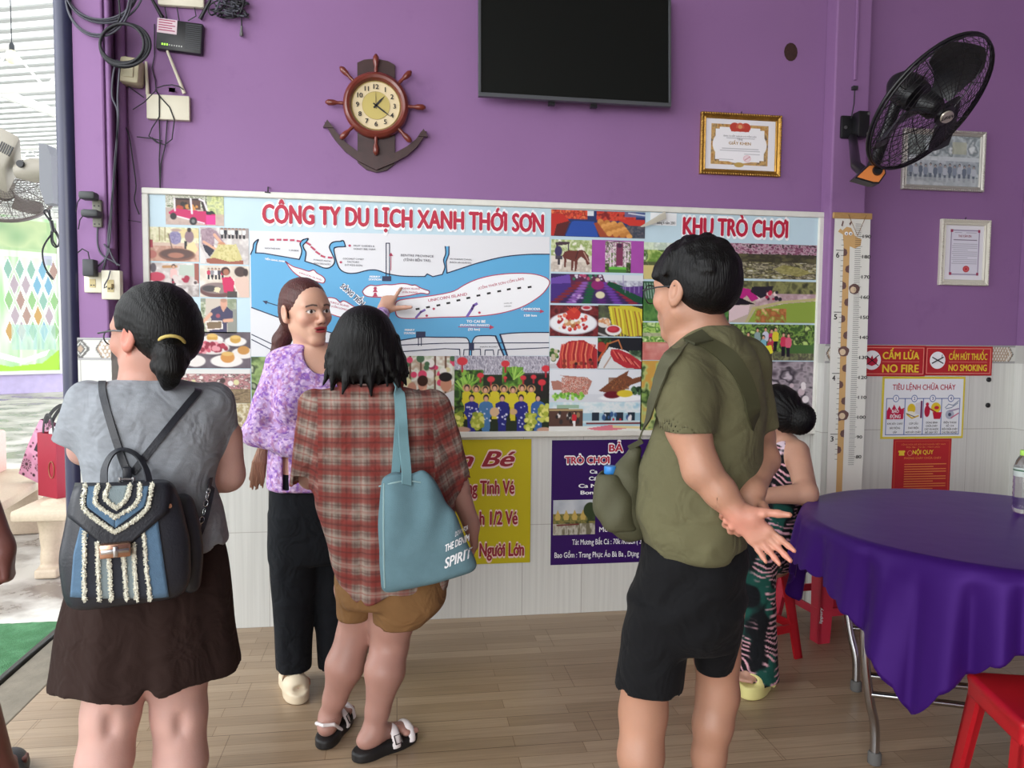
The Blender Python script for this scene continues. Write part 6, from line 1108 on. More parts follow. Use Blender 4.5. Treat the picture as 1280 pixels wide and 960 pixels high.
class Fig:
    """a person's frame: origin on the floor, x to the photo's right, y away from the camera"""
    def __init__(s, O):
        s.O = np.array([O[0], O[1], 0.0]); d = s.O-CAM; d[2] = 0; s.ey = d/np.linalg.norm(d); s.ex = np.array([s.ey[1], -s.ey[0], 0]); s.ez = np.array([0, 0, 1.0])
        s.B = np.stack([s.ex, s.ey, s.ez]); s.dep = float((s.O-CAM) @ CF); s.s = s.dep/FPX
        s.M = Matrix(((s.ex[0], s.ey[0], 0, s.O[0]), (s.ex[1], s.ey[1], 0, s.O[1]), (0, 0, 1, 0), (0, 0, 0, 1)))
        s.rz = math.atan2(s.ex[1], s.ex[0])
    def P(s, px, py, dy=0.0):
        d = ray(px, py); t = ((s.O-CAM) @ s.ey+dy)/(d @ s.ey); return s.B @ (CAM+d*t-s.O)
    def W(s, q): return s.O+np.asarray(q, float) @ s.B
    def rows(s, rr, dy=0.0):
        out = []
        for r in rr:
            py, xl, xr, b = r[:4]; e = r[4] if len(r) > 4 else 0.0
            a0, a1 = s.P(xl, py, dy+e), s.P(xr, py, dy+e); out.append(((a0[2]+a1[2])/2, (a0[0]+a1[0])/2, dy+e, (a1[0]-a0[0])/2, b))
        return out
    def hit(s, org, px, py, off=0.0, tmax=None):
        """points of a shape's surface seen at photo positions, lifted by off towards the camera"""
        px = np.atleast_1d(np.asarray(px, float)); py = np.atleast_1d(np.asarray(py, float)); o = s.B @ (CAM-s.O)
        d = np.stack([s.B @ ray(a, b) for a, b in zip(px, py)]); d /= np.linalg.norm(d, axis=1)[:, None]; t = np.full(len(px), max(s.dep-.8, .3)); best = t.copy(); bv = np.full(len(px), 9.0)
        for _ in range(60):
            v = org.val(o+d*t[:, None])-off; m = np.abs(v) < bv; best = np.where(m, t, best); bv = np.where(m, np.abs(v), bv); t = t+np.clip(v*.75, -.02, .1)
            if np.abs(v).max() < 5e-4: break
        return o+d*best[:, None]
    def root(s, label, cat='person', name='person'): return empty(name, s.O, label, cat, None, s.rz)
    def obj(s, name, org, h, material, parent, color=None, zones=None, it=1): return org_obj(name, org, h, material, parent, color, zones, it, s.M)
def flat(c): c = hexf(c); return lambda V: np.tile(c, (len(V), 1))
def mixc(a, b, t): return a*(1-t[:, None])+b*t[:, None]
def head(og, c, Rm, sc=1.0, fem=True, ears=True):
    """c: centre at ear height; Rm columns: right, forward, up"""
    c = np.array(c, float); Rm = np.array(Rm, float)
    L = lambda x, y, z: c+Rm @ (np.array([x, y, z])*sc)
    E = lambda p, r, k=0.02, op='u', R2=None: og.ell(L(*p), np.array(r)*sc, Rm if R2 is None else Rm @ R2, k, op)
    E((0, -.014, .036), (.074, .094, .084), .02)
    E((0, .024, -.022), (.0595, .064, .083), .03)
    E((0, .055, .03), (.052, .034, .05), .03)
    jw = .046 if fem else .053
    for sg in (-1, 1):
        og.cone(L(sg*jw, .0, -.045), L(sg*.014, .066, -.092), .02*sc, .016*sc, .025)
        E((sg*.038, .062, -.016), (.024, .022, .022), .022)
        og.cone(L(sg*.044, .073, .031), L(sg*.012, .088, .027), .007*sc, .008*sc, .014)
        E((sg*.031, .096, .010), (.019, .012, .011), .014, 's')
        E((sg*.0305, .0745, .0095), (.0135, .0135, .0125), .003)
        og.cone(L(sg*.044, .076, .0155), L(sg*.018, .0865, .0165), .0035*sc, .0035*sc, .005)
        E((sg*.0115, .0985, -.027), (.0085, .010, .0075), .006)
        if ears:
            R2 = rot('Z', sg*-6) @ rot('X', 14)
            E((sg*.080, -.016, -.002), (.0075, .021, .033), .008, 'u', R2)
            E((sg*.086, -.012, .003), (.0065, .011, .019), .005, 's', R2)
            E((sg*.076, -.004, -.026), (.007, .009, .010), .006)
    E((0, .073, -.094), (.021, .017, .016), .022)
    og.cone(L(0, .088, .014), L(0, .110, -.018), .0075*sc, .0105*sc, .012)
    E((0, .108, -.022), (.0095, .009, .0085), .008)
    E((0, .079, -.055), (.031, .017, .024), .02)
    E((0, .0915, -.0495), (.0255, .0065, .0048), .007)
    E((0, .0895, -.0602), (.0215, .0075, .0060), .007)
    E((0, .0985, -.0550), (.018, .009, .0022), .003, 's')
    return lambda V: ((V-c) @ Rm)/sc
def face_paint(q, C, skin, lip='9E4747', brow='2A1D1C', mouth='3A1616'):
    """q: head-local coordinates"""
    x, y, z = np.abs(q[:, 0]), q[:, 1], q[:, 2]; fr = y > .05
    def put(m, c, w=1.0):
        m = np.clip(m, 0, 1)*w*fr; C[:] = mixc(C, hexf(c), m)
    ss = lambda d, e: np.clip(.5-d/e, 0, 1)
    put(ss(np.sqrt(((x-.038)/.026)**2+((z+.022)/.02)**2)-1, .9), 'D08A7C', .28)
    put(ss(np.sqrt((x/.0255)**2+((z+.0495)/.0056)**2)-1, .25)*(y > .074), lip)
    put(ss(np.sqrt((x/.0215)**2+((z+.0602)/.0064)**2)-1, .25)*(y > .074), lip)
    put(ss(np.sqrt((x/.019)**2+((z+.0550)/.0020)**2)-1, .5)*(y < .098)*(y > .066), mouth)
    bz = .0335-.9*np.maximum(x-.033, 0)**1.4-.15*np.abs(x-.028)
    put(ss(np.abs(z-bz)-.0028, .003)*(x > .012)*(x < .05)*(y > .066), brow, .85)
    ez = np.sqrt(((x-.031)/.0145)**2+((z-.0095)/.0062)**2)
    put(ss(ez-1, .15)*(y > .06), 'E9E2DC')
    put(ss(np.sqrt((x-.031)**2+(z-.0098)**2)-.0058, .002)*(ez < 1)*(y > .06), '20130F')
    put(ss(np.abs(np.sqrt(((x-.031)/.0150)**2+((z-.0095)/.0072)**2)-1)-.10, .2)*(z > .0085)*(y > .06), '1A1010', .95)
    put(ss(np.sqrt(((x-.0075)/.004)**2+((z+.0315)/.003)**2)-1, .8)*(y > .09), '5A2A22', .8)
    return C
def hand(og, w, d, n, sd, sc=1.0, curls=None, spread=0.07, thumb=None, rad=.0085, k=.006):
    """w wrist, d along the fingers, n out of the palm, sd towards the thumb (unit vectors); curls: per finger (index..little) three bends in degrees"""
    w = np.array(w, float); d = np.array(d, float); d /= np.linalg.norm(d); n = np.array(n, float); n -= d*(n @ d); n /= np.linalg.norm(n)
    s0 = np.cross(n, d); sd = s0 if s0 @ np.array(sd, float) > 0 else -s0
    curls = curls or [(15, 20, 12)]*4
    base = [(.028, .088), (.010, .091), (-.009, .087), (-.026, .079)]; seg = [(.040, .024, .019), (.044, .028, .020), (.040, .026, .019), (.032, .019, .017)]
    og.cone(w-d*.01*sc, w+d*.02*sc, .023*sc, .024*sc, .02)
    for i, (bx, by) in enumerate(base):
        b = w+(sd*bx+d*by)*sc
        og.cone(w+(sd*bx*.55+d*.02)*sc, b, .0165*sc, .0115*sc, .016)
    og.ell(w+(sd*.024+d*.038+n*.006)*sc, (.017*sc,)*3, None, .02)
    tips = []
    for i, (bx, by) in enumerate(base):
        p = w+(sd*bx+d*by)*sc; f = d+sd*(1.5-i)*spread; f /= np.linalg.norm(f); ax = np.cross(f, n); a = 0
        r = rad*sc*(1.0, 1.03, .98, .87)[i]
        for j in range(3):
            a += curls[i][j]; q = f*math.cos(math.radians(a))+n*math.sin(math.radians(a)); e = p+q*seg[i][j]*sc
            og.cone(p, e, r*(1.06-.1*j), r*(.97-.1*j), k if j else .007); p = e
        tips.append(p)
    th = thumb or [(.75, .55, .30), (.55, .8, .15), (.35, .9, .1)]
    p = w+(sd*.022+d*.018+n*.004)*sc
    for j, (L, r0, r1) in enumerate(((.045, .0155, .012), (.034, .0115, .0105), (.028, .0102, .0078))):
        v = sd*th[j][0]+d*th[j][1]+n*th[j][2]; v /= np.linalg.norm(v); e = p+v*L*sc
        og.cone(p, e, r0*sc, r1*sc, .01 if j == 0 else .005); p = e
    tips.append(p)
    return tips
def foot(og, ank, fwd, sc=1.0, sole=0.02):
    """bare foot under an ankle"""
    a = np.array(ank, float); f = np.array([fwd[0], fwd[1], 0.0]); f /= np.linalg.norm(f); g = np.array([-f[1], f[0], 0])
    z = sole
    og.cone(a, (a[0]-f[0]*.02, a[1]-f[1]*.02, z+.03), .034*sc, .03*sc, .02)
    hl = np.array([a[0], a[1], z+.026])-f*.035*sc
    og.ell(hl, (.03*sc, .03*sc, .026*sc), None, .02)
    og.cone(hl+f*.04*sc+(0, 0, .012), np.array([a[0], a[1], z+.022])+f*.11*sc, .034*sc, .024*sc, .03)
    for i, t in enumerate((-.034, -.017, 0, .016, .031)):
        b = np.array([a[0], a[1], z+.016])+f*.115*sc+g*t*sc; og.cone(b, b+f*(.055, .058, .052, .045, .036)[i]*sc*.8+(0, 0, -.004), .013*sc, (.0105, .009, .0085, .008, .008)[i]*sc, .008)
def sole_shape(og, c, f, L, W, z0, z1, heel=None, k=0.004):
    """shoe sole outline as an upright slab (rounded), centre c on the floor, pointing along f"""
    f = np.array([f[0], f[1], 0.0]); f /= np.linalg.norm(f); g = np.array([-f[1], f[0], 0])
    Rm = np.stack([g, f, [0, 0, 1]], 1); h = (z1-z0)/2
    for yy, ww, ll in ((-.30*L, .40*W, .20*L), (-.05*L, .38*W, .25*L), (.22*L, .5*W, .28*L)):
        def mk(yy=yy, ww=ww, ll=ll):
            cc = np.array([c[0], c[1], (z0+z1)/2])+f*yy
            def fn(P):
                q = (P-cc) @ Rm; e = np.sqrt((q[..., 0]/ww)**2+(q[..., 1]/ll)**2); d2 = (e-1)*min(ww, ll); dz = np.abs(q[..., 2])-h
                u1 = np.maximum(d2+.006, 0); u2 = np.maximum(dz+.006, 0)
                return np.where((d2 > -.006) & (dz > -.006), np.sqrt(u1*u1+u2*u2)-.006, np.maximum(d2, dz))
            m = max(ww, ll); return fn, cc-(m, m, h), cc+(m, m, h)
        fn, lo, hi = mk(); og._add('u', fn, .03, lo, hi)
def folds(amp, sx, sz, seed=0):
    return lambda P: amp*(fnoise(P*np.array([sx, sx, sz]), 1.0, seed, 2)-.5)*2
def nail_paint(V, C, tips, r=.007, c='E2B7A8'):
    for t in tips:
        d = np.linalg.norm(V-t, axis=1); C[:] = mixc(C, hexf(c), np.clip(1.4-d/r, 0, 1)*.5)

def sleeve(tg, pts, rad, cutp, cutn, k=.03, wall=.0115):
    """short sleeve: a tapered tube cut at its hem and hollowed there"""
    o = Org(); o.chain(pts, rad, k); o.plane(cutp, cutn)
    n = np.array(cutn, float); n /= np.linalg.norm(n); i = Org(); i.chain([np.array(q) for q in pts], [r-wall for r in rad], k); i.plane(np.array(cutp)-n*.035, -n); o.sub(i, .003)
    tg.join(o, k)
# ============ A: woman with the backpack, seen from behind at the left
A = Fig(onD(184, 760, 1.98)); P = A.P; s = A.s
rootA = A.root('woman in grey t-shirt and dark brown shorts with low black ponytail, seen from behind')
og = Org(); HcA = P(190, 422); RA = rot('Z', 40) @ rot('X', -4)
qA = head(og, HcA, RA, 1.06)
og.cone(HcA+(0.01, -.02, -.05), P(183, 476, .0), .056, .062, .03)
og.stack(A.rows([(474, 150, 215, .06), (484, 118, 252, .075), (505, 108, 272, .09), (560, 108, 272, .105), (640, 108, 270, .115), (700, 100, 276, .13), (770, 102, 268, .12)]), 2.2, .03)
og.chain([P(112, 506), P(106, 562, .12), P(150, 582, .30)], [.046, .038, .028], .03)
og.chain([P(264, 506), P(284, 594, .03), P(246, 590, .24)], [.05, .042, .030], .03)
og.cone(P(281, 545, .02), P(282, 590, .03), .046, .044, .02)
tA = hand(og, P(246, 590, .24), (-.9, .3, -.1), (0, -.4, -.9), (0, .9, -.2), .9, [(40, 50, 30)]*4)
hand(og, P(150, 582, .30), (.9, .3, .0), (0, -.4, -.9), (0, .9, -.2), .9, [(40, 50, 30)]*4)
for (x0, x1, x2, xa) in ((146, 139, 131, 133), (222, 224, 226, 224)):
    kz = P(x1, 890)
    og.chain([P(x0, 740), P(x0, 838), kz+(0, -.004, 0), P(x2, 952, -.018), (P(xa, 1000)[0], -.01, .20), (P(xa, 1000)[0], 0, .09)], [.088, .0765, .068, .0655, .046, .036], .03)
    og.ell(kz+(0, -.074, .0), (.008, .010, .022), None, .03, 's')
    foot(og, (P(xa, 1000)[0], 0, .085), (.1 if xa > 180 else -.1, 1), .95, .02)
def colA(V):
    C = np.tile(hexf('BC948A'), (len(V), 1)); C = face_paint(qA(V), C, None)
    q = qA(V); ear = (np.abs(q[:, 0]) > .07)*(np.abs(q[:, 2]) < .045)*1.0; C = mixc(C, hexf('C9766A'), ear*.5)
    n = fnoise(V, 18, 2, 2); C *= (1+.10*(n-.5))[:, None]
    nk = np.clip((V[:, 2]-1.05)/.1, 0, 1); C = mixc(C, C*np.array([.93, .87, .82]), nk); return C
A.obj('body', og, .006, SKIN, rootA, colA, zones=[(HcA-(.12, .12, .13), HcA+(.12, .12, .14), .0035)])
# hair: pulled back over the head into a low ponytail
hg = Org(); L = lambda x, y, z: HcA+RA @ (np.array([x, y, z])*1.06)
hg.ell(L(0, -.022, .045), (.092, .108, .094), RA, .02); hg.ell(L(0, -.062, .005), (.084, .072, .084), RA, .03)
hg.ell(L(0, .10, -.06), (.088, .085, .135), RA, .02, 's'); hg.ell(L(-.085, .025, -.03), (.04, .042, .045), RA, .02, 's'); hg.ell(L(.085, .025, -.03), (.04, .042, .045), RA, .02, 's')
hg.ell(L(0, -.04, -.115), (.09, .085, .055), RA, .02, 's')
el = P(214, 427, -.088)
hg.cone(el+(-.01, .03, 0), el, .045, .02, .02)
hg.chain([el, P(213, 442, -.112), P(213, 460, -.112), P(211, 476, -.10), P(207, 487, -.09)], [.018, .034, .034, .022, .005], .01)
hg.chain([P(200, 444, -.10), P(197, 458, -.10), P(201, 472, -.10)], [.018, .016, .005], .01); hg.chain([P(226, 440, -.10), P(229, 452, -.10), P(222, 470, -.10)], [.016, .014, .004], .01)
def strA(Q):
    v = Q-el; a = np.arctan2(v[..., 2], v[..., 0]); return .0007*np.sin(a*34+fnoise(Q, 30, 1, 1)*4)
hg.disp(strA)
A.obj('hair', hg, .004, HAIR, rootA)
m = MB(); m.tube([A.W(P(213.5, 432, -.102)+np.array([.031*math.cos(t), .031*math.sin(t)-.004, -.020*math.sin(t)+.004])) for t in np.linspace(0, 2*math.pi, 20)[:-1]], .0042, 8, closed=True)
m.build('hair_tie', mat('mustard_elastic', 'B7A35C', rough=.7), rootA, 60)
# t-shirt
tg = Org()
tg.stack(A.rows([(471, 160, 208, .058), (475, 142, 226, .07), (483, 112, 258, .085), (494, 98, 276, .10), (512, 92, 284, .115), (545, 96, 282, .125), (575, 100, 276, .13), (605, 105, 270, .133), (640, 102, 279, .142), (682, 98, 287, .155)]), 2.3, .02, cap=.012)
sleeve(tg, [P(110, 503), P(90, 556, .05)], [.054, .049], P(86, 556, .05), (-.35, 0, -1)); sleeve(tg, [P(266, 504), P(283, 575, .03)], [.054, .046], P(288, 561, .03), (.15, 0, -1))
E3 = Org(); E3.box((0, 0, P(180, 681)[2]-.02), (.18, .12, .03), None, .02); tg.sub(E3)
E4 = Org(); E4.ell(P(184, 462, .01), (.055, .06, .024)); tg.sub(E4, .01)
tg.disp(folds(.006, 9, 5, 3))
def tee(V):
    C = np.tile(hexf('868A90'), (len(V), 1)); n = fnoise(V*np.array([60, 60, 220]), 1, 5, 2); C *= (1+.13*(n-.5))[:, None]; return C
shirtA = tg
A.obj('t_shirt', tg, .005, CLOTH, rootA, tee)
# shorts
sg = Org()
sg.stack(A.rows([(660, 110, 274, .126), (684, 100, 281, .142), (740, 80, 290, .16), (790, 69, 295, .168), (846, 61, 303, .176)]), 2.2, .02, cap=.004)
x9 = P(183, 845)[0]
I = Org(); I.stack(A.rows([(815, 96, 166, .09), (870, 90, 174, .12)]), 2.2, .02); I.stack(A.rows([(815, 196, 272, .09), (870, 190, 278, .12)]), 2.2, .005); sg.sub(I, .004)
def hemA(Q):
    a = np.arctan2(Q[..., 1], Q[..., 0]); t = np.clip((1.0-Q[..., 2])/.5, 0, 1); return .005*t*np.sin(a*7+1.2)+.0025*t*np.sin(a*15)+.010*(fnoise(Q*np.array([1, 1, .5]), 9, 4, 2)-.5)
sg.disp(hemA)
zh = P(180, 842)[2]
sg._add('i', lambda Q: zh+.007*np.sin(np.arctan2(Q[..., 1], Q[..., 0])*5+.8)+.010*np.clip(np.abs(Q[..., 0])/.2, -1, 1)+.030*np.exp(-((Q[..., 0]-x9)/.016)**2)-Q[..., 2], .003, (9, 9, 9), (-9, -9, -9))
A.obj('shorts', sg, .006, CLOTH, rootA, flat('2C1F1C'))
# glasses: temple and rim by the left ear
m = MB()
for sgn in (-1, 1):
    m.tube([A.W(L(sgn*.078, -.02, .012)), A.W(L(sgn*.081, .03, .018)), A.W(L(sgn*.073, .092, .016))], .0022, 6)
    m.tube([A.W(L(sgn*.035+.026*math.cos(t), .097-.008*abs(math.cos(t)), .006+.018*math.sin(t))) for t in np.linspace(0, 2*math.pi, 20)[:-1]], .0018, 6, closed=True)
m.build('glasses', mat('dark_plastic', '1B1B20', rough=.3), rootA, 60)

for xa in (133, 224):
    f = np.array([.1 if xa > 180 else -.1, 1, 0]); f /= np.linalg.norm(f); c = np.array([P(xa, 1000)[0], .045, 0]); g = Org(); sole_shape(g, c, f, .24, .095, 0, .022); g.ell(c+f*.06+(0, 0, .03), (.048, .045, .04), np.stack([[-f[1], f[0], 0], f, [0, 0, 1]], 1), .008); A.obj('sandal', g, .005, SATIN, rootA, flat('2A2422'))
# ============ B: guide in the lilac blouse, pointing at the map
Bf = Fig((-.31, -.64)); P = Bf.P
rootB = Bf.root('woman in lilac floral blouse and black trousers pointing at the map, long brown hair')
og = Org(); HcB = P(383, 391, 0); RB = rot('Z', -149) @ rot('X', -4) @ rot('Y', 4); scB = 1.04
qB = head(og, HcB, RB, scB)
og.cone(HcB+(-.01, .015, -.05), P(388, 440, .02), .050, .056, .03)
og.stack(Bf.rows([(430, 372, 420, .05, .02), (440, 346, 438, .07, .02), (455, 340, 444, .085, .02), (500, 340, 442, .10), (560, 342, 440, .10), (620, 340, 440, .11), (680, 340, 440, .11)]), 2.2, .03)
og.chain([P(350, 455, .02), P(317, 541, -.02), P(372, 562, -.12)], [.045, .036, .026], .03)
tB0 = hand(og, P(374, 562, -.13), (.95, -.15, .1), (0, -.3, .9), (.1, -.8, -.3), .88, [(30, 40, 20)]*4)
wr = P(479, 389, .47)
og.chain([P(440, 456, .05), P(463, 428, .24), wr], [.042, .034, .025], .03)
tB = hand(og, wr, (.05, .075, .10), (.2, .6, -.6), (.8, .2, -.3), .94, [(0, 8, 5), (65, 75, 40), (70, 75, 40), (70, 75, 40)], .05, [(.9, .5, .1), (.95, .3, .0), (.95, .2, -.05)])
for xx, yy in ((368, 0.02), (412, .05)): og.chain([P(xx, 660, yy), P(xx, 760, yy), (P(xx, 840, yy)[0], yy, .09)], [.085, .06, .036], .03)
def colB(V):
    C = np.tile(hexf('C79A84'), (len(V), 1)); q = qB(V); C = face_paint(q, C, None, 'A8484A'); n = fnoise(V, 20, 2, 2); C *= (1+.08*(n-.5))[:, None]
    nail_paint(V, C, tB); return C
f1 = P(366, 846, -.06); f2 = P(452, 832, .06)
foot(og, (f1[0], f1[1]+.09, .10), (.25, -1), .92, .035); foot(og, (f2[0]-.06, f2[1]+.06, .10), (.8, -.6), .92, .035)
Bf.obj('body', og, .006, SKIN, rootB, colB, zones=[(HcB-(.125, .125, .135), HcB+(.125, .125, .13), .0025), (wr-(.05, .05, .05), wr+(.16, .16, .16), .003)])
hg = Org(); L = lambda x, y, z: HcB+RB @ (np.array([x, y, z])*scB)
hg.ell(L(0, -.022, .043), (.083, .103, .089), RB, .02); hg.ell(L(0, -.055, -.01), (.078, .06, .078), RB, .03)
hg.ell(L(0, .092, -.045), (.070, .075, .105), RB, .012, 's')
for sgn in (-1, 1): hg.ell(L(sgn*.085, .028, -.05), (.032, .046, .062), RB, .012, 's')
hg.ell(L(0, -.03, -.12), (.09, .075, .05), RB, .02, 's')
hg.chain([L(0, -.09, -.035), P(352, 425, .13), P(342, 470, .15), P(333, 530, .13), P(327, 575, .10), P(320, 612, .10)], [.040, .032, .034, .030, .016, .003], .02)
for k in range(16): hg.chain([P(333-k*.5, 546+k, .10), P(331-k*.9, 578, .09), P(331-k*1.3, 596+(k*7) % 17, .09)], [.010, .008, .003], .004)
hg.disp(lambda Q: .0006*np.sin(np.arctan2(((Q-HcB) @ RB)[..., 0], ((Q-HcB) @ RB)[..., 2]+.02)*40+fnoise(Q, 25, 1, 1)*5))
Bf.obj('hair', hg, .0035, HAIRB, rootB, lambda V: mixc(np.tile(hexf('47201C'), (len(V), 1)), hexf('7E5640'), np.clip((P(330, 520, .1)[2]-V[:, 2])/.10, 0, 1)))
bg = Org()
bg.stack(Bf.rows([(428, 372, 424, .055, .02), (436, 347, 440, .075, .02), (448, 336, 448, .095, .02), (470, 334, 449, .108), (500, 335, 447, .115), (540, 338, 441, .11), (575, 334, 441, .115), (609, 332, 446, .125)]), 2.2, .02, cap=.01)
bg.ell(P(365, 505, -.085), (.055, .05, .06), None, .04); bg.ell(P(412, 505, -.085), (.055, .05, .06), None, .04)
bg.chain([P(350, 456, .02), P(319, 541, -.02), P(368, 561, -.115)], [.054, .047, .036], .03)
bg.chain([P(440, 456, .05), P(463, 428, .24), wr*.9+P(463, 428, .24)*.1], [.052, .044, .033], .03)
nk = Org(); nk.ell(P(401, 434, -.085), (.072, .075, .100)); nk.ell(P(392, 424, .02), (.062, .07, .03)); bg.sub(nk, .006)
sl = Org(); sl.box(P(357, 592, -.1), (.012, .12, .063), None, .004); bg.sub(sl, .003)
bg.disp(folds(.006, 14, 10, 5))
def blouse(V):
    C = np.tile(hexf('B397C4'), (len(V), 1))
    t = fnoise(V*1.0, 92, 3, 2); t2 = fnoise(V*1.0, 120, 9, 2)
    C = mixc(C, hexf('7E54A6'), np.clip((t-.53)*14, 0, 1)*.85); C = mixc(C, hexf('D9BFD9'), np.clip((t2-.58)*14, 0, 1)*.8); C = mixc(C, hexf('A57396'), np.clip((fnoise(V, 100, 17, 2)-.58)*14, 0, 1)*.7)
    return C
Bf.obj('blouse', bg, .0034, CLOTH, rootB, blouse)
tg = Org()
tg.stack(Bf.rows([(585, 337, 441, .105), (640, 335, 443, .115), (700, 337, 440, .11)]), 2.3, .02)
tg.stack(Bf.rows([(640, 335, 396, .10), (720, 338, 397, .10), (790, 343, 391, .095), (832, 344, 390, .095)]), 2.4, .015, cap=.006)
tg.stack(Bf.rows([(640, 380, 444, .10), (720, 388, 440, .10), (790, 394, 434, .095), (829, 396, 432, .095)], .03), 2.4, .015, cap=.006)
I = Org(); I.box(P(367, 836), (.058, .075, .02), None, .015); I.box(P(413, 834, .03), (.045, .075, .02), None, .015); tg.sub(I)
tg.disp(folds(.007, 12, 5, 8))
Bf.obj('trousers', tg, .006, CLOTH, rootB, flat('1A1C20'))
SHOE_B = flat('D9C9AE')
for (fp, fw) in ((f1, (.25, -1)), (f2, (.8, -.6))):
    fv = np.array([fw[0], fw[1], 0])/np.linalg.norm(fw); c = fp-fv*.02+fv*.0; g = Org()
    sole_shape(g, (fp[0]-fv[0]*.0, fp[1]-fv[1]*.0+.02, 0), fw, .25, .092, 0, .04)
    Rm = np.stack([[-fv[1], fv[0], 0], fv, [0, 0, 1]], 1)
    g.ell(np.array([fp[0], fp[1]+.02, .045])+fv*.045, (.050, .055, .045), Rm, .01)
    h2 = Org(); h2.ell(np.array([fp[0], fp[1]+.02, .050])+fv*.0, (.037, .062, .05), Rm); h2.ell(np.array([fp[0], fp[1]+.02, .052])+fv*.125, (.034, .04, .016), Rm); g.sub(h2, .004)
    Bf.obj('sandal', g, .004, SATIN, rootB, SHOE_B)

# ============ C: woman in the plaid shirt
Cf = Fig((-.17, -1.12)); P = Cf.P
rootC = Cf.root('woman in rust and grey plaid shirt with bobbed black hair, seen from behind')
og = Org(); HcC = P(457, 437, .0); RC = rot('Z', -14) @ rot('X', -12); scC = 1.0
qC = head(og, HcC, RC, scC)
og.cone(HcC+(0, -.02, -.05), P(458, 488), .052, .06, .03)
og.stack(Cf.rows([(484, 420, 500, .06), (500, 396, 530, .08), (530, 392, 546, .10), (600, 404, 550, .115), (700, 424, 546, .125), (745, 432, 540, .11)]), 2.2, .03)
og.chain([P(394, 508), P(388, 596, .08), P(410, 600, .26)], [.046, .038, .028], .03)
wrC = P(589, 655, .02)
og.chain([P(540, 512), P(570, 606, .02), wrC], [.05, .041, .028], .03)
tC = hand(og, wrC, (.18, .12, -1), (-1, .2, -.1), (.1, 1, .1), .92, [(25, 35, 20)]*4)
hand(og, P(410, 600, .26), (.9, .3, .1), (0, -.4, -.9), (0, .9, -.2), .88, [(40, 50, 30)]*4)
a1 = P(412, 893, .06); a2 = P(467, 915, -.06)
og.chain([P(446, 735, .03), P(449, 766, .04), P(444, 790, .05), P(431, 832, .035), P(419, 872, .05), a1], [.075, .062, .058, .062, .038, .031], .03)
og.chain([P(490, 735, -.02), P(490, 775, -.025), P(487, 806, -.02), P(481, 838, -.055), P(472, 888, -.055), a2], [.082, .072, .060, .063, .038, .032], .03)
d1 = np.array([.35, 1]); d2 = np.array([.95, .55])
foot(og, (a1[0], a1[1], .085), d1, .9, .03); foot(og, (a2[0], a2[1], .085), d2, .92, .03)
def colC(V):
    C = np.tile(hexf('A57B6F'), (len(V), 1)); n = fnoise(V, 16, 2, 2); C *= (1+.1*(n-.5))[:, None]; return C
Cf.obj('body', og, .006, SKIN, rootC, colC, zones=[(wrC-(.06, .07, .22), wrC+(.07, .07, .01), .0035), ((a1[0]-.13, a1[1]-.09, -.01), (a2[0]+.24, a1[1]+.24, .09), .0045)])
hg = Org(); L = lambda x, y, z: HcC+RC @ (np.array([x, y, z])*scC)
hg.ell(L(0, -.018, .045), (.093, .108, .094), RC, .02)
hg.stack(Cf.rows([(400, 434, 480, .08), (420, 416, 494, .11), (445, 409, 499, .115), (465, 410, 498, .108), (478, 420, 492, .09)], .0), 2.2, .03)
hg.ell(L(0, .125, -.05), (.085, .09, .13), RC, .02, 's')
rr = random.Random(4)
for i in range(120):
    a = rr.uniform(-2.9, 2.9); sx = math.sin(a); sy = -math.cos(a)
    if sy > .55: continue
    z0 = rr.uniform(-.03, .05); ln = rr.uniform(.07, .13)
    b = np.array([sx*.104, sy*.100, z0]); w = rr.uniform(-.035, .035); c1 = b+(w*.5, 0, -ln*.5); c2 = np.array([sx*(.112-.02*rr.random())+w, sy*.108, max(z0-ln, -.132+rr.uniform(-.01, .02))])
    hg.chain([HcC+b*.96, HcC+c1*1.0+(0, 0, -.005), HcC+c2+(0, 0, 0)], [.011, .012, .004], .008)
hg.disp(lambda Q: .0009*np.sin(np.arctan2((Q-HcC)[..., 0], -(Q-HcC)[..., 1])*44+fnoise(Q, 22, 1, 2)*9))
Cf.obj('hair', hg, .004, HAIR, rootC)
pg = Org()
pg.stack(Cf.rows([(482, 424, 498, .062), (488, 402, 520, .078), (497, 386, 540, .098), (515, 379, 552, .115), (545, 380, 554, .128), (590, 390, 560, .138), (640, 398, 568, .148), (690, 408, 566, .152), (742, 424, 556, .148)]), 2.3, .02, cap=.012)
sleeve(pg, [P(394, 507), P(379, 622, .03)], [.056, .047], P(379, 609, .03), (-.08, 0, -1)); sleeve(pg, [P(541, 510), P(579, 626, .02)], [.062, .050], P(577, 613, .02), (.45, 0, -1))
c1 = Org(); c1.box((0.02, 0, P(470, 742)[2]-.03), (.17, .12, .045), None, .02); pg.sub(c1)
pg._add('i', lambda Q: (P(470, 733)[2]-.016*np.cos(Q[..., 0]*16)+.05*np.clip(np.abs(Q[..., 0]+.0)-.15, 0, .1))-Q[..., 2], .004, (9, 9, 9), (-9, -9, -9))
pg.chain([P(424, 480, -.03), P(440, 487, -.075), P(462, 489, -.085), P(484, 487, -.075), P(499, 480, -.03)], [.014, .016, .016, .016, .014], .01)
def pleat(Q):
    t = np.clip((P(470, 545)[2]-Q[..., 2])/.25, 0, 1)*(Q[..., 1] < 0); x0 = P(450, 560)[0]
    return .010*np.exp(-((Q[..., 0]-x0)/.009)**2)*t+.006*np.sin(Q[..., 0]*48+fnoise(Q, 6, 2, 1)*5)*np.clip((P(470, 560)[2]-Q[..., 2])/.2, 0, 1)
pg.disp(pleat); pg.disp(folds(.009, 11, 7, 11))
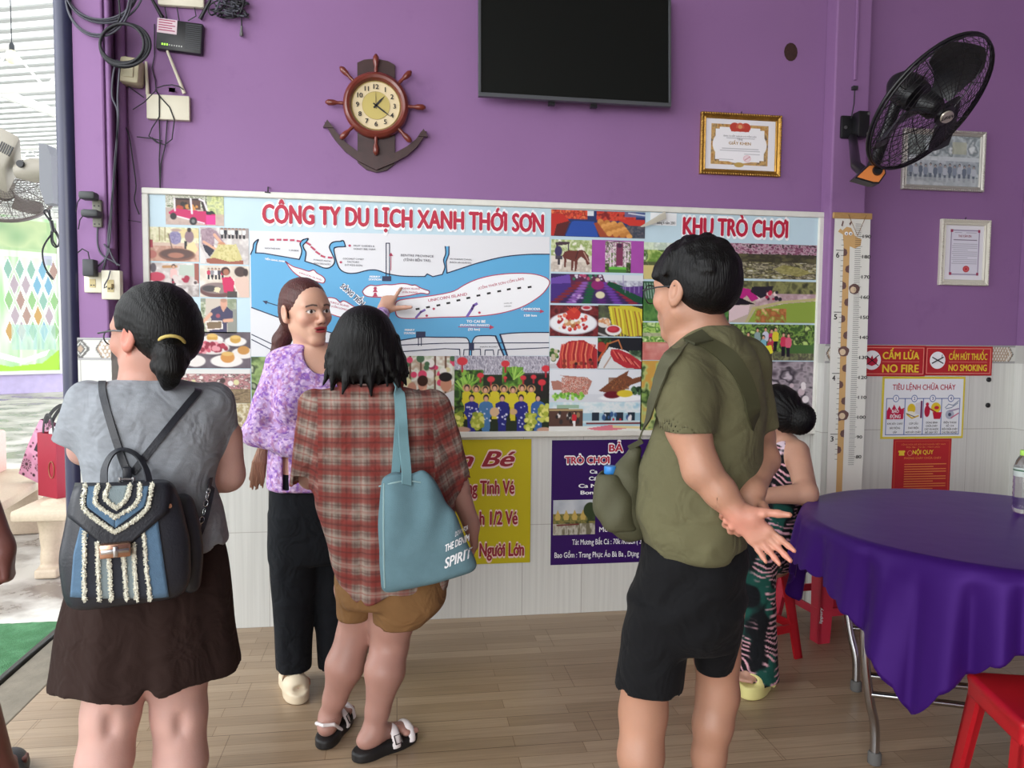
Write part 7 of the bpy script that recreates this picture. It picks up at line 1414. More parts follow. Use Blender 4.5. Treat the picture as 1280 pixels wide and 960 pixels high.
def plaid(V):
    u = V[:, 0].copy(); v = V[:, 2].copy()
    sl, sr = P(394, 507), P(541, 510); el, er = P(380, 609, .03), P(577, 612, .02)
    for (a, b, m) in ((sl, el, V[:, 0] < sl[0]+.01), (sr, er, V[:, 0] > sr[0]-.005)):
        dd = (b-a)/np.linalg.norm(b-a); m = m & (V[:, 2] < a[2]+.03) & (V[:, 2] > b[2]-.03); w = V-a
        ax = np.array([dd[2], 0, -dd[0]]); uu = w @ ax; vv = w @ dd
        u = np.where(m, -uu+a[0]*.3, u); v = np.where(m, -vv+a[2], v)
    u = u+.06*V[:, 1]; base = np.tile(hexf('786860'), (len(V), 1))
    def band(x, per, c, w, soft=.004): d = np.abs(((x-c)/per+.5) % 1-.5)*per; return np.clip((w-d)/soft+.5, 0, 1)
    rd = hexf('7C2A26'); dk = hexf('4A2E2C'); lt = hexf('A89C90')
    for x in (u, v):
        base = mixc(base, rd, band(x, .086, .0, .016)*.55); base = mixc(base, dk, band(x, .086, .0, .0028, .003)*.5); base = mixc(base, lt, band(x, .086, .043, .009)*.45)
        base = mixc(base, rd, band(x, .086, .043, .0018, .003)*.45); base = mixc(base, dk, band(x, .086, .024, .0022, .003)*.4); base = mixc(base, dk, band(x, .086, .062, .0022, .003)*.4)
    return base
shirtC = pg
Cf.obj('plaid_shirt', pg, .0042, CLOTH, rootC, plaid)
sg = Org()
sg.stack(Cf.rows([(690, 424, 552, .13), (725, 420, 556, .14), (750, 424, 556, .135)]), 2.3, .02)
sg.stack(Cf.rows([(715, 420, 470, .10, .03), (768, 421, 468, .085, .035)]), 2.3, .02, cap=.003)
sg.stack(Cf.rows([(715, 464, 556, .12, -.02), (750, 463, 553, .125, -.02), (776, 463, 530, .105, -.02)]), 2.4, .015, cap=.003)
I = Org(); I.box(P(446, 772, .035), (.05, .07, .02), None, .01); I.box(P(492, 780, -.02), (.075, .09, .02), None, .01); sg.sub(I)
sg.disp(folds(.006, 10, 6, 21))
Cf.obj('shorts', sg, .006, CLOTH, rootC, flat('7A5A3A'))
for (a, dd, L0) in ((a1, d1, .235), (a2, d2, .245)):
    f = np.array([dd[0], dd[1], 0])/np.linalg.norm(dd); g0 = np.array([-f[1], f[0], 0]); ct = np.array([a[0], a[1], 0])+f*.045
    g = Org(); sole_shape(g, ct, dd, L0, .092, 0, .032); Cf.obj('sandal_sole', g, .004, SATIN, rootC, flat('1C1B1C'))
    Rm = np.stack([g0, f, [0, 0, 1]], 1)
    st = Org()
    for (yy, wd, hh) in ((.048, .036, .064), (.108, .030, .054)):
        o1 = Org(); st.ell(ct+f*(yy-.03)+(0, 0, .02), (.050, wd, hh), Rm, .004)
    inn = Org()
    for (yy, hh) in ((.048, .056), (.108, .046)): inn.ell(ct+f*(yy-.03)+(0, 0, .02), (.044, .06, hh), Rm, .004)
    st.sub(inn, .002); st.plane(ct+(0, 0, .014), (0, 0, -1))
    if a is a1: st.chain([ct-f*.03+g0*.036+(0, 0, .03), ct-f*.085+g0*.03+(0, 0, .075), ct-f*.105+(0, 0, .08), ct-f*.085-g0*.03+(0, 0, .075), ct-f*.03-g0*.036+(0, 0, .03)], [.006]*5, .002)
    Cf.obj('sandal_strap', st, .003, SATIN, rootC, flat('E4DCDC'))
    bk = MB(); c0 = ct+f*.02+(0, 0, 0); qy = [c0-g0*.046+(0, 0, .045)+f*dx*.012+np.array([0, 0, 1])*dz*.012-g0*(-.006*dz) for dx, dz in ((-1, -1), (1, -1), (1, 1), (-1, 1))]
    bk.tube([Cf.W(v) for v in qy], .0022, 6, closed=True); bk.build('buckle', mat('dark_metal', '3A3634', rough=.3, metal=.8), rootC, 60)

# ============ D: man in the olive t-shirt
Df = Fig(onD(858, 760, 1.90)); P = Df.P
rootD = Df.root('man in olive green t-shirt and black shorts, hands clasped behind his back')
og = Org(); HcD = P(866, 367, 0); RD = rot('Z', 50) @ rot('X', -3); scD = 1.0
qD = head(og, HcD, RD, scD, False)
og.cone(HcD+(.012, -.0, -.06), P(884, 428, .0), .060, .066, .03)
og.stack(Df.rows([(414, 848, 922, .06), (430, 838, 934, .09), (455, 836, 944, .11), (510, 830, 950, .13), (580, 812, 944, .15), (640, 808, 928, .145), (700, 812, 922, .14), (760, 816, 914, .12)]), 2.2, .03)
wL = P(921, 640, -.205); wR = P(941, 616, -.12)
og.chain([P(860, 470, -.11), P(860, 535, -.178), P(877, 588, -.195), P(900, 615, -.20), wL], [.048, .047, .040, .034, .026], .03)
og.chain([P(930, 460, .10), P(948, 545, .09), P(954, 575, .02), wR], [.042, .038, .037, .026], .03)
fd = P(972, 692, -.20)-P(921, 640, -.185)
tD = hand(og, wL, fd, (0, -1, -.05), P(981, 662, -.2)-P(950, 655, -.2), .80, [(4, 8, 6), (6, 10, 8), (8, 12, 8), (10, 14, 8)], .09, [(.75, .7, .1), (.7, .75, .1), (.7, .75, .15)])
# right hand grips the left wrist from behind: fingers show below, thumb above
tR = hand(og, wR, P(918, 650, -.14)-P(941, 616, -.10), (-.25, -.9, .1), P(950, 625, -.2)-P(925, 640, -.2), .86, [(25, 60, 45), (25, 65, 45), (25, 65, 45), (25, 60, 40)], .03, [(.5, .35, .75), (.35, .45, .7), (.1, .6, .5)])
og.chain([P(828, 760, -.03), P(808, 838, -.03), P(804, 890, -.025), P(801, 945, -.05), (P(800, 960, -.03)[0], -.03, .20), (P(800, 960)[0], -.02, .09)], [.07, .062, .058, .055, .036, .034], .03)
og.chain([P(892, 760, .08), P(896, 820, .08), P(897, 868, .08), P(891, 905, .06), P(886, 945, .06), (P(884, 960, .07)[0], .07, .20), (P(884, 960, .08)[0], .08, .09)], [.08, .056, .053, .049, .042, .034, .033], .03)
foot(og, (P(800, 960)[0], -.02, .085), (-.7, .7), 1.05, .02); foot(og, (P(884, 960, .08)[0], .08, .085), (-.6, .8), 1.05, .02)
def colD(V):
    C = np.tile(hexf('A67A64'), (len(V), 1)); q = qD(V); C = face_paint(q, C, None, 'A8605A'); n = fnoise(V, 16, 2, 2); C *= (1+.09*(n-.5))[:, None]
    for t in (tD+tR): d = np.linalg.norm(V-t, axis=1); C[:] = mixc(C, hexf('C47E6E'), np.clip(1.5-d/.03, 0, 1)*.35)
    d = np.linalg.norm(V-(wL+fd/np.linalg.norm(fd)*.05), axis=1); C[:] = mixc(C, hexf('C98A7A'), np.clip(1.5-d/.05, 0, 1)*.4); return C
Df.obj('body', og, .006, SKIN, rootD, colD, zones=[(HcD-(.13, .13, .14), HcD+(.13, .13, .14), .003), (wL-(.045, .09, .16), wL+(.16, .13, .08), .003)])
hg = Org(); L = lambda x, y, z: HcD+RD @ (np.array([x, y, z])*scD)
hg.ell(L(0, -.020, .048), (.083, .104, .089), RD, .02); hg.ell(L(0, -.055, .014), (.078, .066, .072), RD, .03); hg.ell(L(0, .042, .062), (.062, .047, .044), RD, .03)
hg.ell(L(0, .112, -.045), (.08, .085, .098), RD, .01, 's')
for sgn in (-1, 1): hg.ell(L(sgn*.085, .012, -.038), (.032, .040, .046), RD, .008, 's')
hg.ell(L(0, -.02, -.115), (.10, .10, .055), RD, .02, 's')
rr = random.Random(9)
for i in range(90):
    a = rr.uniform(0, 6.283); el_ = rr.uniform(.1, 1.35); v = np.array([math.sin(a)*math.cos(el_)*.086, math.cos(a)*math.cos(el_)*.106-.016, math.sin(el_)*.089+.05])
    t = np.array([v[0]*.2, .008, -.026]) if v[1] > -.02 else np.array([v[0]*.15, -.012, -.035])
    if v[1] > .06 and v[2] < .06: continue
    hg.cone(L(*(v*.94)), L(*(v*.965+t*rr.uniform(.4, .7))), .010, .006, .012)
hg.disp(lambda Q: .0015*(fnoise(((Q-HcD) @ RD)*np.array([60, 25, 25]), 1, 3, 2)-.5)*2)
Df.obj('hair', hg, .0035, HAIR, rootD)
tg = Org()
tg.stack(Df.rows([(404, 868, 914, .055), (412, 856, 924, .075), (424, 844, 932, .095), (442, 834, 944, .118), (475, 828, 952, .14), (515, 822, 957, .152), (555, 811, 953, .162), (595, 797, 949, .172), (630, 793, 945, .176), (660, 799, 939, .176), (684, 806, 932, .17)]), 2.3, .02, cap=.012)
sleeve(tg, [P(857, 462, -.11), P(857, 500, -.16), P(858, 570, -.19)], [.062, .0635, .0635], P(858, 542, -.18), (.03, 0, -1), .035); sleeve(tg, [P(930, 454, .10), P(949, 562, .09)], [.064, .052], P(948, 537, .09), (.2, 0, -1))
c1 = Org(); c1.box(P(870, 692), (.12, .14, .035), None, .02); c1.ell(P(886, 402, 0), (.06, .06, .024)); tg.sub(c1, .004)
tg.disp(folds(.010, 9, 9, 31)); tg.disp(lambda Q: .0035*np.sin(Q[..., 2]*55+Q[..., 0]*22+fnoise(Q, 5, 6, 2)*9)*np.clip((P(860, 560)[2]-Q[..., 2])/.15, 0, 1))
def olive(V):
    C = np.tile(hexf('5A5740'), (len(V), 1)); n = fnoise(V, 8, 5, 2); C *= (1+.10*(n-.5))[:, None]; return C
shirtD = tg
Df.obj('t_shirt', tg, .0048, CLOTH, rootD, olive)
sg = Org()
sg.stack(Df.rows([(668, 808, 930, .162), (700, 798, 934, .168), (750, 789, 932, .165), (800, 783, 924, .13)]), 2.3, .02)
sg.stack(Df.rows([(740, 787, 868, .125, -.03), (800, 778, 863, .115, -.035), (853, 771, 855, .108, -.035)]), 2.4, .02, cap=.004)
sg.stack(Df.rows([(740, 852, 934, .12, .06), (790, 862, 928, .11, .07), (829, 868, 918, .098, .08)]), 2.4, .012, cap=.004)
I = Org(); I.box(P(813, 860, -.035), (.072, .09, .025), None, .015); I.box(P(893, 838, .08), (.036, .06, .016), None, .015); sg.sub(I)
sg.disp(folds(.008, 10, 7, 41)); sg.disp(lambda Q: .004*np.sin(Q[..., 2]*60-Q[..., 0]*40+fnoise(Q, 6, 6, 2)*7)*np.clip((Q[..., 2]-P(860, 800)[2])/.1, 0, 1))
Df.obj('shorts', sg, .006, CLOTH, rootD, flat('131315'))
m = MB()
for sgn in (-1, 1):
    m.tube([Df.W(L(sgn*.080, -.015, .014)), Df.W(L(sgn*.080, .04, .016)), Df.W(L(sgn*.072, .098, .014))], .0018, 6)
    m.tube([Df.W(L(sgn*.036+.028*math.cos(t), .108-.01*abs(math.cos(t)), .006+.023*math.sin(t))) for t in np.linspace(0, 2*math.pi, 20)[:-1]], .0015, 6, closed=True)
m.build('glasses', MATS['dark_plastic'], rootD, 60)
for xx, yy, fw in ((P(800, 960)[0], -.02, (-.7, .7)), (P(884, 960, .08)[0], .08, (-.6, .8))):
    f = np.array([fw[0], fw[1], 0])/np.linalg.norm(fw); g = Org(); sole_shape(g, np.array([xx, yy, 0])+f*.045, fw, .27, .1, 0, .022); g.ell(np.array([xx, yy, .03])+f*.09, (.05, .05, .04), np.stack([[-f[1], f[0], 0], f, [0, 0, 1]], 1), .008); Df.obj('sandal', g, .006, SATIN, rootD, flat('1C1B1C'))

# ============ E: woman seated on the red stool, her elbow on the table
Ef = Fig((1.50, -.66)); P = Ef.P
rootE = Ef.root('woman in sleeveless dark floral top seated on red stool, black hair in a bun', 'person')
og = Org(); HcE = P(966, 522, .02); RE = rot('Z', 68) @ rot('X', -14); scE = 1.0
qE = head(og, HcE, RE, scE)
og.cone(HcE+(.01, .0, -.06), P(980, 556, .02), .048, .055, .03)
og.stack(Ef.rows([(548, 962, 998, .05, .02), (560, 952, 1006, .085, .02), (590, 948, 1006, .10, .02), (640, 946, 996, .11, .02), (695, 944, 992, .11, .02)]), 2.2, .03)
elE = P(1008, 617, -.22)
og.chain([P(996, 565, -.04), elE, P(950, 620, -.30)], [.050, .042, .028], .03)
tE = hand(og, P(950, 620, -.3), (-.9, -.2, .0), (0, -.3, -.9), (0, .9, .1), .86, [(25, 30, 20)]*4)
og.chain([P(962, 560, .14), P(935, 610, .16), P(915, 620, .0)], [.045, .038, .028], .03)
og.chain([P(968, 695, .0), P(940, 700, -.22), P(945, 800, -.25), P(949, 848, -.27)], [.075, .06, .045, .032], .03)
og.chain([P(968, 700, .10), P(915, 708, .10), P(893, 770, .12), P(876, 815, .12)], [.075, .06, .045, .032], .03)
fe = P(948, 860, -.28); foot(og, (fe[0], fe[1]+.05, .125), (-.45, -1), .9, .055)
fe2 = P(866, 826, .12); foot(og, (fe2[0]+.02, fe2[1]+.04, .125), (-.6, -1), .9, .055)
def colE(V):
    C = np.tile(hexf('BB8E78'), (len(V), 1)); C = face_paint(qE(V), C, None); n = fnoise(V, 16, 2, 2); C *= (1+.08*(n-.5))[:, None]; return C
Ef.obj('body', og, .006, SKIN, rootE, colE, zones=[(HcE-(.11, .11, .13), HcE+(.11, .11, .13), .0035), ((fe[0]-.12, fe[1]-.14, 0), (fe[0]+.12, fe[1]+.1, .12), .004)])
hg = Org(); L = lambda x, y, z: HcE+RE @ (np.array([x, y, z])*scE)
hg.ell(L(0, -.02, .045), (.088, .106, .092), RE, .02); hg.ell(L(0, -.06, .0), (.078, .062, .078), RE, .03)
hg.ell(L(0, .10, -.05), (.085, .08, .105), RE, .012, 's')
for sgn in (-1, 1): hg.ell(L(sgn*.085, .015, -.04), (.03, .042, .05), RE, .01, 's')
hg.ell(L(0, -.02, -.125), (.1, .09, .05), RE, .02, 's')
bn = P(1001, 524, -.03); hg.cone(P(990, 517, .0), bn, .022, .026, .01); hg.ell(bn, (.058, .05, .066), rot('Y', 18), .012)
hg.disp(lambda Q: .0015*np.sin(np.arctan2((Q-bn)[..., 2], (Q-bn)[..., 0])*30+fnoise(Q, 30, 1, 1)*4))
Ef.obj('hair', hg, .004, HAIR, rootE)
m = MB(); m.tube([Ef.W(P(992, 518, -.02)+np.array([.006*math.cos(t), .026*math.sin(t), .026*math.cos(t)])) for t in np.linspace(0, 6.283, 18)[:-1]], .006, 8, closed=True); m.build('hair_tie', mat('red_elastic', '5A2A2C', rough=.8), rootE, 60)
m = MB(); m.tube([Ef.W(L(-.078, -.028, .02)), Ef.W(L(-.084, -.012, .006)), Ef.W(L(-.075, .03, -.012)), Ef.W(L(-.058, .075, -.025))], .002, 6)
m.tube([Ef.W(L(.078, -.028, .02)), Ef.W(L(.075, .03, -.012)), Ef.W(L(.058, .075, -.025))], .002, 6)
ms = Org(); ms.ell(L(0, .068, -.045), (.060, .055, .055), RE, .01); mi = Org(); mi.ell(L(0, .055, -.045), (.058, .055, .06), RE); ms.sub(mi, .002)
m.build('mask_strap', mat('white_elastic', 'E8E6E4', rough=.8), rootE, 60); Ef.obj('face_mask', ms, .004, CLOTH, rootE, flat('DDE3E8'))
tg = Org()
tg.stack(Ef.rows([(546, 972, 994, .05, .02), (552, 962, 1002, .075, .02), (562, 950, 1008, .098, .02), (590, 946, 1010, .112, .02), (640, 942, 1002, .122, .02), (700, 938, 998, .13, .02)]), 2.2, .02)
c1 = Org(); c1.ell(P(1001, 574, -.085), (.045, .07, .085), None); c1.ell(P(978, 540, .0), (.05, .05, .03)); tg.sub(c1, .006); tg.disp(folds(.006, 10, 8, 51))
def tropic(V):
    C = np.tile(hexf('17181B'), (len(V), 1)); w = V+.03*np.stack([fnoise(V, 12, 1, 2), fnoise(V, 12, 2, 2), fnoise(V, 12, 3, 2)], 1)
    C = mixc(C, hexf('1E4A42'), np.clip((fnoise(w*np.array([1, 1, .8]), 21, 4, 1)-.56)*14, 0, 1))
    st = np.sin(w[:, 2]*300+fnoise(w, 18, 6, 2)*12+w[:, 0]*60)
    C = mixc(C, hexf('D9A3AE'), np.clip((st-.35)*3, 0, 1)*np.clip((fnoise(w, 17, 8, 2)-.47)*14, 0, 1)); return C
def tropic_top(V):
    C = tropic(V); w = V; C = mixc(C, hexf('D8C4D2'), np.clip((fnoise(w, 45, 8, 2)-.52)*10, 0, 1)*np.clip((V[:, 2]-P(980, 575)[2])/.02, 0, 1)); return C
Ef.obj('sleeveless_top', tg, .005, CLOTH, rootE, tropic_top)
pg = Org(); pg.chain([P(970, 690, .0), P(944, 698, -.22), P(944, 760, -.24), P(947, 854, -.26)], [.088, .082, .072, .085], .03); pg.chain([P(965, 692, .12), P(918, 702, .10), P(897, 770, .12), P(880, 806, .12)], [.085, .08, .07, .075], .03)
pg.plane((0, 0, P(948, 848, -.26)[2]), (0, 0, -1)); pg.disp(folds(.010, 9, 4, 61))
c1 = Org(); c1.cone(P(947, 840, -.26), P(948, 880, -.26), .072, .085); pg.sub(c1)
Ef.obj('trousers', pg, .005, CLOTH, rootE, tropic)
for ft, fw in ((fe, (-.45, -1)), (fe2, (-.6, -1))):
    fv = np.array([fw[0], fw[1], 0])/np.linalg.norm(fw); ct = np.array([ft[0], ft[1]+.01, 0]); Rm = np.stack([[-fv[1], fv[0], 0], fv, [0, 0, 1]], 1)
    g = Org(); sole_shape(g, ct, fw, .235, .094, 0, .052); g.ell(ct+fv*.03+(0, 0, .055), (.049, .06, .05), Rm, .01)
    h2 = Org(); h2.ell(ct-fv*.03+(0, 0, .07), (.040, .075, .05), Rm); h2.ell(ct+fv*.10+(0, 0, .068), (.033, .05, .018), Rm); g.sub(h2, .004)
    cut = Org(); cut.box(ct-fv*.045+(0, 0, .0), (.06, .014, .022), Rm, .01); g.sub(cut, .004)
    Ef.obj('clog', g, .004, SATIN, rootE, flat('D9D08A'))

# ============ F: dark-clothed person mostly outside the left edge, one arm hanging
Ff = Fig(onD(-64, 700, 2.0)); P = Ff.P
rootF = Ff.root('person at left edge of the photo, only a hanging forearm and fist in view', 'person')
og = Org(); HcF = P(-75, 392); RF = rot('Z', 10); head(og, HcF, RF, 1.04)
og.cone(HcF+(0, -.02, -.05), P(-72, 470), .052, .058, .03)
og.stack(Ff.rows([(470, -100, -40, .06), (495, -150, -24, .09), (600, -145, -28, .11), (700, -142, -30, .13), (780, -130, -34, .12)]), 2.2, .03)
wF = P(4, 684, -.05)
og.chain([P(-34, 505, -.02), P(-30, 600, -.03), wF], [.046, .036, .028], .03)
tF = hand(og, wF, (.10, .05, -1), (-.9, .3, 0), (.1, 1, 0), .95, [(65, 85, 50)]*4, .02, [(.3, .8, .5), (.1, .8, .6), (0, .8, .6)])
og.chain([P(-140, 505), P(-148, 600), P(-138, 690, -.04)], [.046, .036, .028], .03); hand(og, P(-138, 690, -.04), (.05, .05, -1), (.9, .3, 0), (.1, 1, 0), .95, [(65, 85, 50)]*4, .02)
fF = Ff.B @ (onZ(2, 992)-Ff.O); fG = np.array([P(-112, 890)[0], 0, 0])
for xx, ft in ((-112, fG), (-62, fF)): og.chain([P(xx, 760), P(xx, 890)*.6+(ft+(0, 0, .4))*.4, ft+(0, -.03, .09)], [.085, .058, .036], .03); foot(og, ft+(0, -.03, .085), (.25, 1), .98, .03)
Ff.obj('body', og, .006, SKIN, rootF, lambda V: np.tile(hexf('6F453F'), (len(V), 1))*(1+.12*(fnoise(V, 16, 2, 2)-.5))[:, None], zones=[(wF-(.06, .08, .17), wF+(.08, .08, .02), .0035)])
hg = Org(); hg.ell(HcF+RF @ np.array([0, -.02, .045]), (.088, .106, .092), RF); c1 = Org(); c1.ell(HcF+RF @ np.array([0, .1, -.05]), (.085, .08, .11), RF); hg.sub(c1, .01); Ff.obj('hair', hg, .006, HAIR, rootF)
tg = Org(); tg.stack(Ff.rows([(472, -96, -46, .06), (486, -136, -30, .09), (505, -150, -22, .105), (600, -148, -26, .12), (720, -146, -28, .14)]), 2.2, .02); tg.chain([P(-34, 503, -.02), P(-34, 545, -.03)], [.054, .048], .03); tg.chain([P(-138, 503), P(-143, 545)], [.054, .048], .03); tg.plane((0, 0, P(0, 715)[2]), (0, 0, -1)); Ff.obj('t_shirt', tg, .008, CLOTH, rootF, flat('2A2A30'))
tg = Org(); tg.stack(Ff.rows([(690, -142, -30, .13), (780, -140, -32, .13)]), 2.3, .02); [tg.stack(Ff.rows([(740, x0, x1, .12), (900, x0, x1, .11)]), 2.3, .02, cap=.006) for x0, x1 in ((-148, -86), (-90, -30))]
for ft in (fG, fF):
    f = np.array([.24, .97, 0]); Rm = np.stack([[-f[1], f[0], 0], f, [0, 0, 1]], 1); c = ft+f*.04; g = Org(); sole_shape(g, c, f, .275, .104, 0, .03); g.ell(c+f*.06+(0, 0, .035), (.05, .08, .038), Rm, .02); g.ell(c-f*.05+(0, 0, .045), (.044, .075, .05), Rm, .02); Ff.obj('shoe', g, .005, LEATHER, rootF)
Ff.obj('shorts', tg, .008, CLOTH, rootF, flat('26262A'))
# ------------------------------------------------------------------ table, stools, bottle
TC = np.array([1.98, -1.354]); TR, TZ = .59, .75
table = empty('round_table', (TC[0], TC[1], 0), 'round folding table on chrome legs under the purple cloth', 'table')
CHR = mat('chrome_tube', 'B9B9BC', rough=.16, metal=1.0); RUB = mat('rubber_foot', '5A5856', rough=.8)
m = MB(); m.lathe([(.001, TZ-.03), (TR-.015, TZ-.03), (TR-.008, TZ-.022), (TR-.008, TZ-.008), (TR-.015, TZ-.002), (.001, TZ-.002)], Matrix.Translation((TC[0], TC[1], 0)), 64); m.build('tabletop', mat('table_laminate', '9A8A78', rough=.4), table, 40)
f1, f2 = np.array([1.521, -1.446]), np.array([1.767, -.965]); off = 2*(TC-(f1+f2)/2); f3, f4 = TC*2-f1, TC*2-f2
for fa, fb in ((f1, f2), (f3, f4)):
    pass
for k, (f, top) in enumerate(((f1, f3), (f2, f4), (f3, f1), (f4, f2))):
    dn = (TC-f)/np.linalg.norm(TC-f); P0 = np.array([*f, .03]); 
    pts = [P0, P0+(dn[0]*-.005, dn[1]*-.005, .10), (f[0]-dn[0]*.03, f[1]-dn[1]*.03, .22), (f[0]-dn[0]*.055+.0, f[1]-dn[1]*.055, .36), (f[0]-dn[0]*.06, f[1]-dn[1]*.06, .50), (f[0]-dn[0]*.06+.01, f[1]-dn[1]*.06, TZ-.03)]
    pts = [np.array(q, float) for q in pts]
    m = MB(); m.tube([tuple(q) for q in smooth_curve(pts, 5)] if 'smooth_curve' in globals() else pts, .0145, 12); lgo = m.build('leg', CHR, table, 60)
    m = MB(); m.lathe([(.016, 0), (.021, .004), (.021, .035), (.017, .042)], Matrix.Translation((f[0], f[1], 0)), 16); m.build('rubber_foot', RUB, lgo, 50)
for a, b, z in ((f1, f4, .24), (f1, f4, .30), (f2, f3, .24), (f2, f3, .33)):
    da = (TC-a)/np.linalg.norm(TC-a); db = (TC-b)/np.linalg.norm(TC-b); m = MB(); m.tube([(*(a-da*.04), z), (*(b-db*.04), z)], .0105, 10); m.build('crossbar', CHR, table, 60)
# cloth: a square satin sheet with scalloped hem over the round top
nphi, nt = 360, 30; ang0 = math.atan2(-.37, -.54); HS = .73; V = []; rqt = np.random.default_rng(3)
phi = np.linspace(0, 2*math.pi, nphi, endpoint=False); loc = (phi-ang0+math.pi/4) % (math.pi/2)-math.pi/4
dist = np.minimum(HS/np.cos(math.pi/4-np.abs(loc)), HS*1.40); drop = dist-TR+.012*np.abs(np.sin(phi*36))+.006
fold = np.abs(np.sin(phi*13+1.3*np.sin(phi*3)))*1.1-.6+np.sin(phi*37+2)*.16+np.sin(phi*9+.7)*.35
rad = [0, .2, .4, .55, .70, .82, .92, .97, .995]
for r in rad: V.append(np.stack([TC[0]+TR*r*np.cos(phi), TC[1]+TR*r*np.sin(phi), np.full(nphi, TZ+.0016)], 1))
for k in range(1, nt+1):
    t = k/nt; s_ = np.minimum(t*1.0, 1); am = (.006+.046*s_*(drop/.4))*fold*np.minimum(1, t*4)
    R_ = TR+.006+.012*np.minimum(t*8, 1)+drop*t*.13+am; z = TZ-drop*t*(.985)-.004*np.minimum(t*6, 1)
    V.append(np.stack([TC[0]+R_*np.cos(phi), TC[1]+R_*np.sin(phi), z], 1))
V = np.concatenate(V); nr = len(rad)+nt; F = []
i = np.arange(nphi); j = (i+1) % nphi
F = np.concatenate([np.stack([r*nphi+i, r*nphi+j, (r+1)*nphi+j, (r+1)*nphi+i], 1) for r in range(nr-1)])
SATINP = bpy.data.materials.new('purple_satin'); SATINP.use_nodes = True; _n = SATINP.node_tree; _b = _n.nodes['Principled BSDF']
_b.inputs['Base Color'].default_value = (*lin('2F1257'), 1); _b.inputs['Roughness'].default_value = .40; _b.inputs['Specular IOR Level'].default_value = .4; _b.inputs['Sheen Weight'].default_value = .12; _b.inputs['Sheen Tint'].default_value = (*lin('8A50D8'), 1); _b.inputs['Specular Tint'].default_value = (*lin('A070E0'), 1)
_tc = _n.nodes.new('ShaderNodeTexCoord'); _nz = _n.nodes.new('ShaderNodeTexNoise'); _nz.inputs['Scale'].default_value = 6; _bp = _n.nodes.new('ShaderNodeBump'); _bp.inputs['Strength'].default_value = .12; _bp.inputs['Distance'].default_value = .02; _n.links.new(_tc.outputs['Object'], _nz.inputs['Vector']); _n.links.new(_nz.outputs['Fac'], _bp.inputs['Height']); _n.links.new(_bp.outputs['Normal'], _b.inputs['Normal'])
me = fast_mesh('tablecloth', V, F, True); o = link('tablecloth', me, SATINP); sm = o.modifiers.new('thickness', 'SOLIDIFY'); sm.thickness = .001; sm.offset = 1
tag(o, 'purple satin tablecloth with scalloped hem draped over the round table', 'tablecloth')
# water bottle on the cloth
bp = onZ(1277, 641, TZ+.003); bt = empty('water_bottle', (bp[0], bp[1], TZ+.003), 'clear plastic water bottle with light green cap standing on the purple cloth', 'bottle')
PET = bpy.data.materials.new('clear_plastic'); PET.use_nodes = True; _b = PET.node_tree.nodes['Principled BSDF']; _b.inputs['Base Color'].default_value = (.97, .98, 1, 1); _b.inputs['Roughness'].default_value = .04; _b.inputs['Transmission Weight'].default_value = 1; _b.inputs['IOR'].default_value = 1.25
prof = [(.001, .004), (.022, .0), (.029, .006), (.0315, .02)]+[(.0315-.0016*(k % 2), .03+.010*k) for k in range(9)]+[(.0305, .125), (.031, .13), (.031, .165), (.029, .172), (.025, .187), (.017, .202), (.0125, .208), (.0125, .216)]
m = MB(); m.lathe(prof, Matrix.Translation(tuple(bt.location)), 28); m.build('shell', PET, bt, 60)
m = MB(); m.lathe([(.0315, .133), (.0317, .134), (.0317, .163), (.0315, .164)], Matrix.Translation(tuple(bt.location)), 28); m.build('label_band', mat('clear_label', 'DCE6E0', rough=.3, alpha=.6), bt, 60)
m = MB(); m.lathe([(.0319, .152), (.0321, .153), (.0321, .156), (.0319, .157)], Matrix.Translation(tuple(bt.location)), 28); m.prism([(-.009, -.004), (-.002, .010), (.002, .003), (.009, .006), (.003, -.006)], Matrix.Translation((bt.location[0], bt.location[1]-.0335, bt.location[2]+.150)) @ Matrix.Rotation(math.pi/2, 4, 'X'), .001); m.build('label_mark', mat('dark_green_ink', '2E5A3C', rough=.5), bt)
m = MB(); m.lathe([(.001, .226), (.0125, .226), (.0140, .224), (.0140, .209), (.0135, .207)], Matrix.Translation(tuple(bt.location)), 28); m.build('cap', mat('light_green_cap', 'A6D65A', rough=.4), bt, 40)
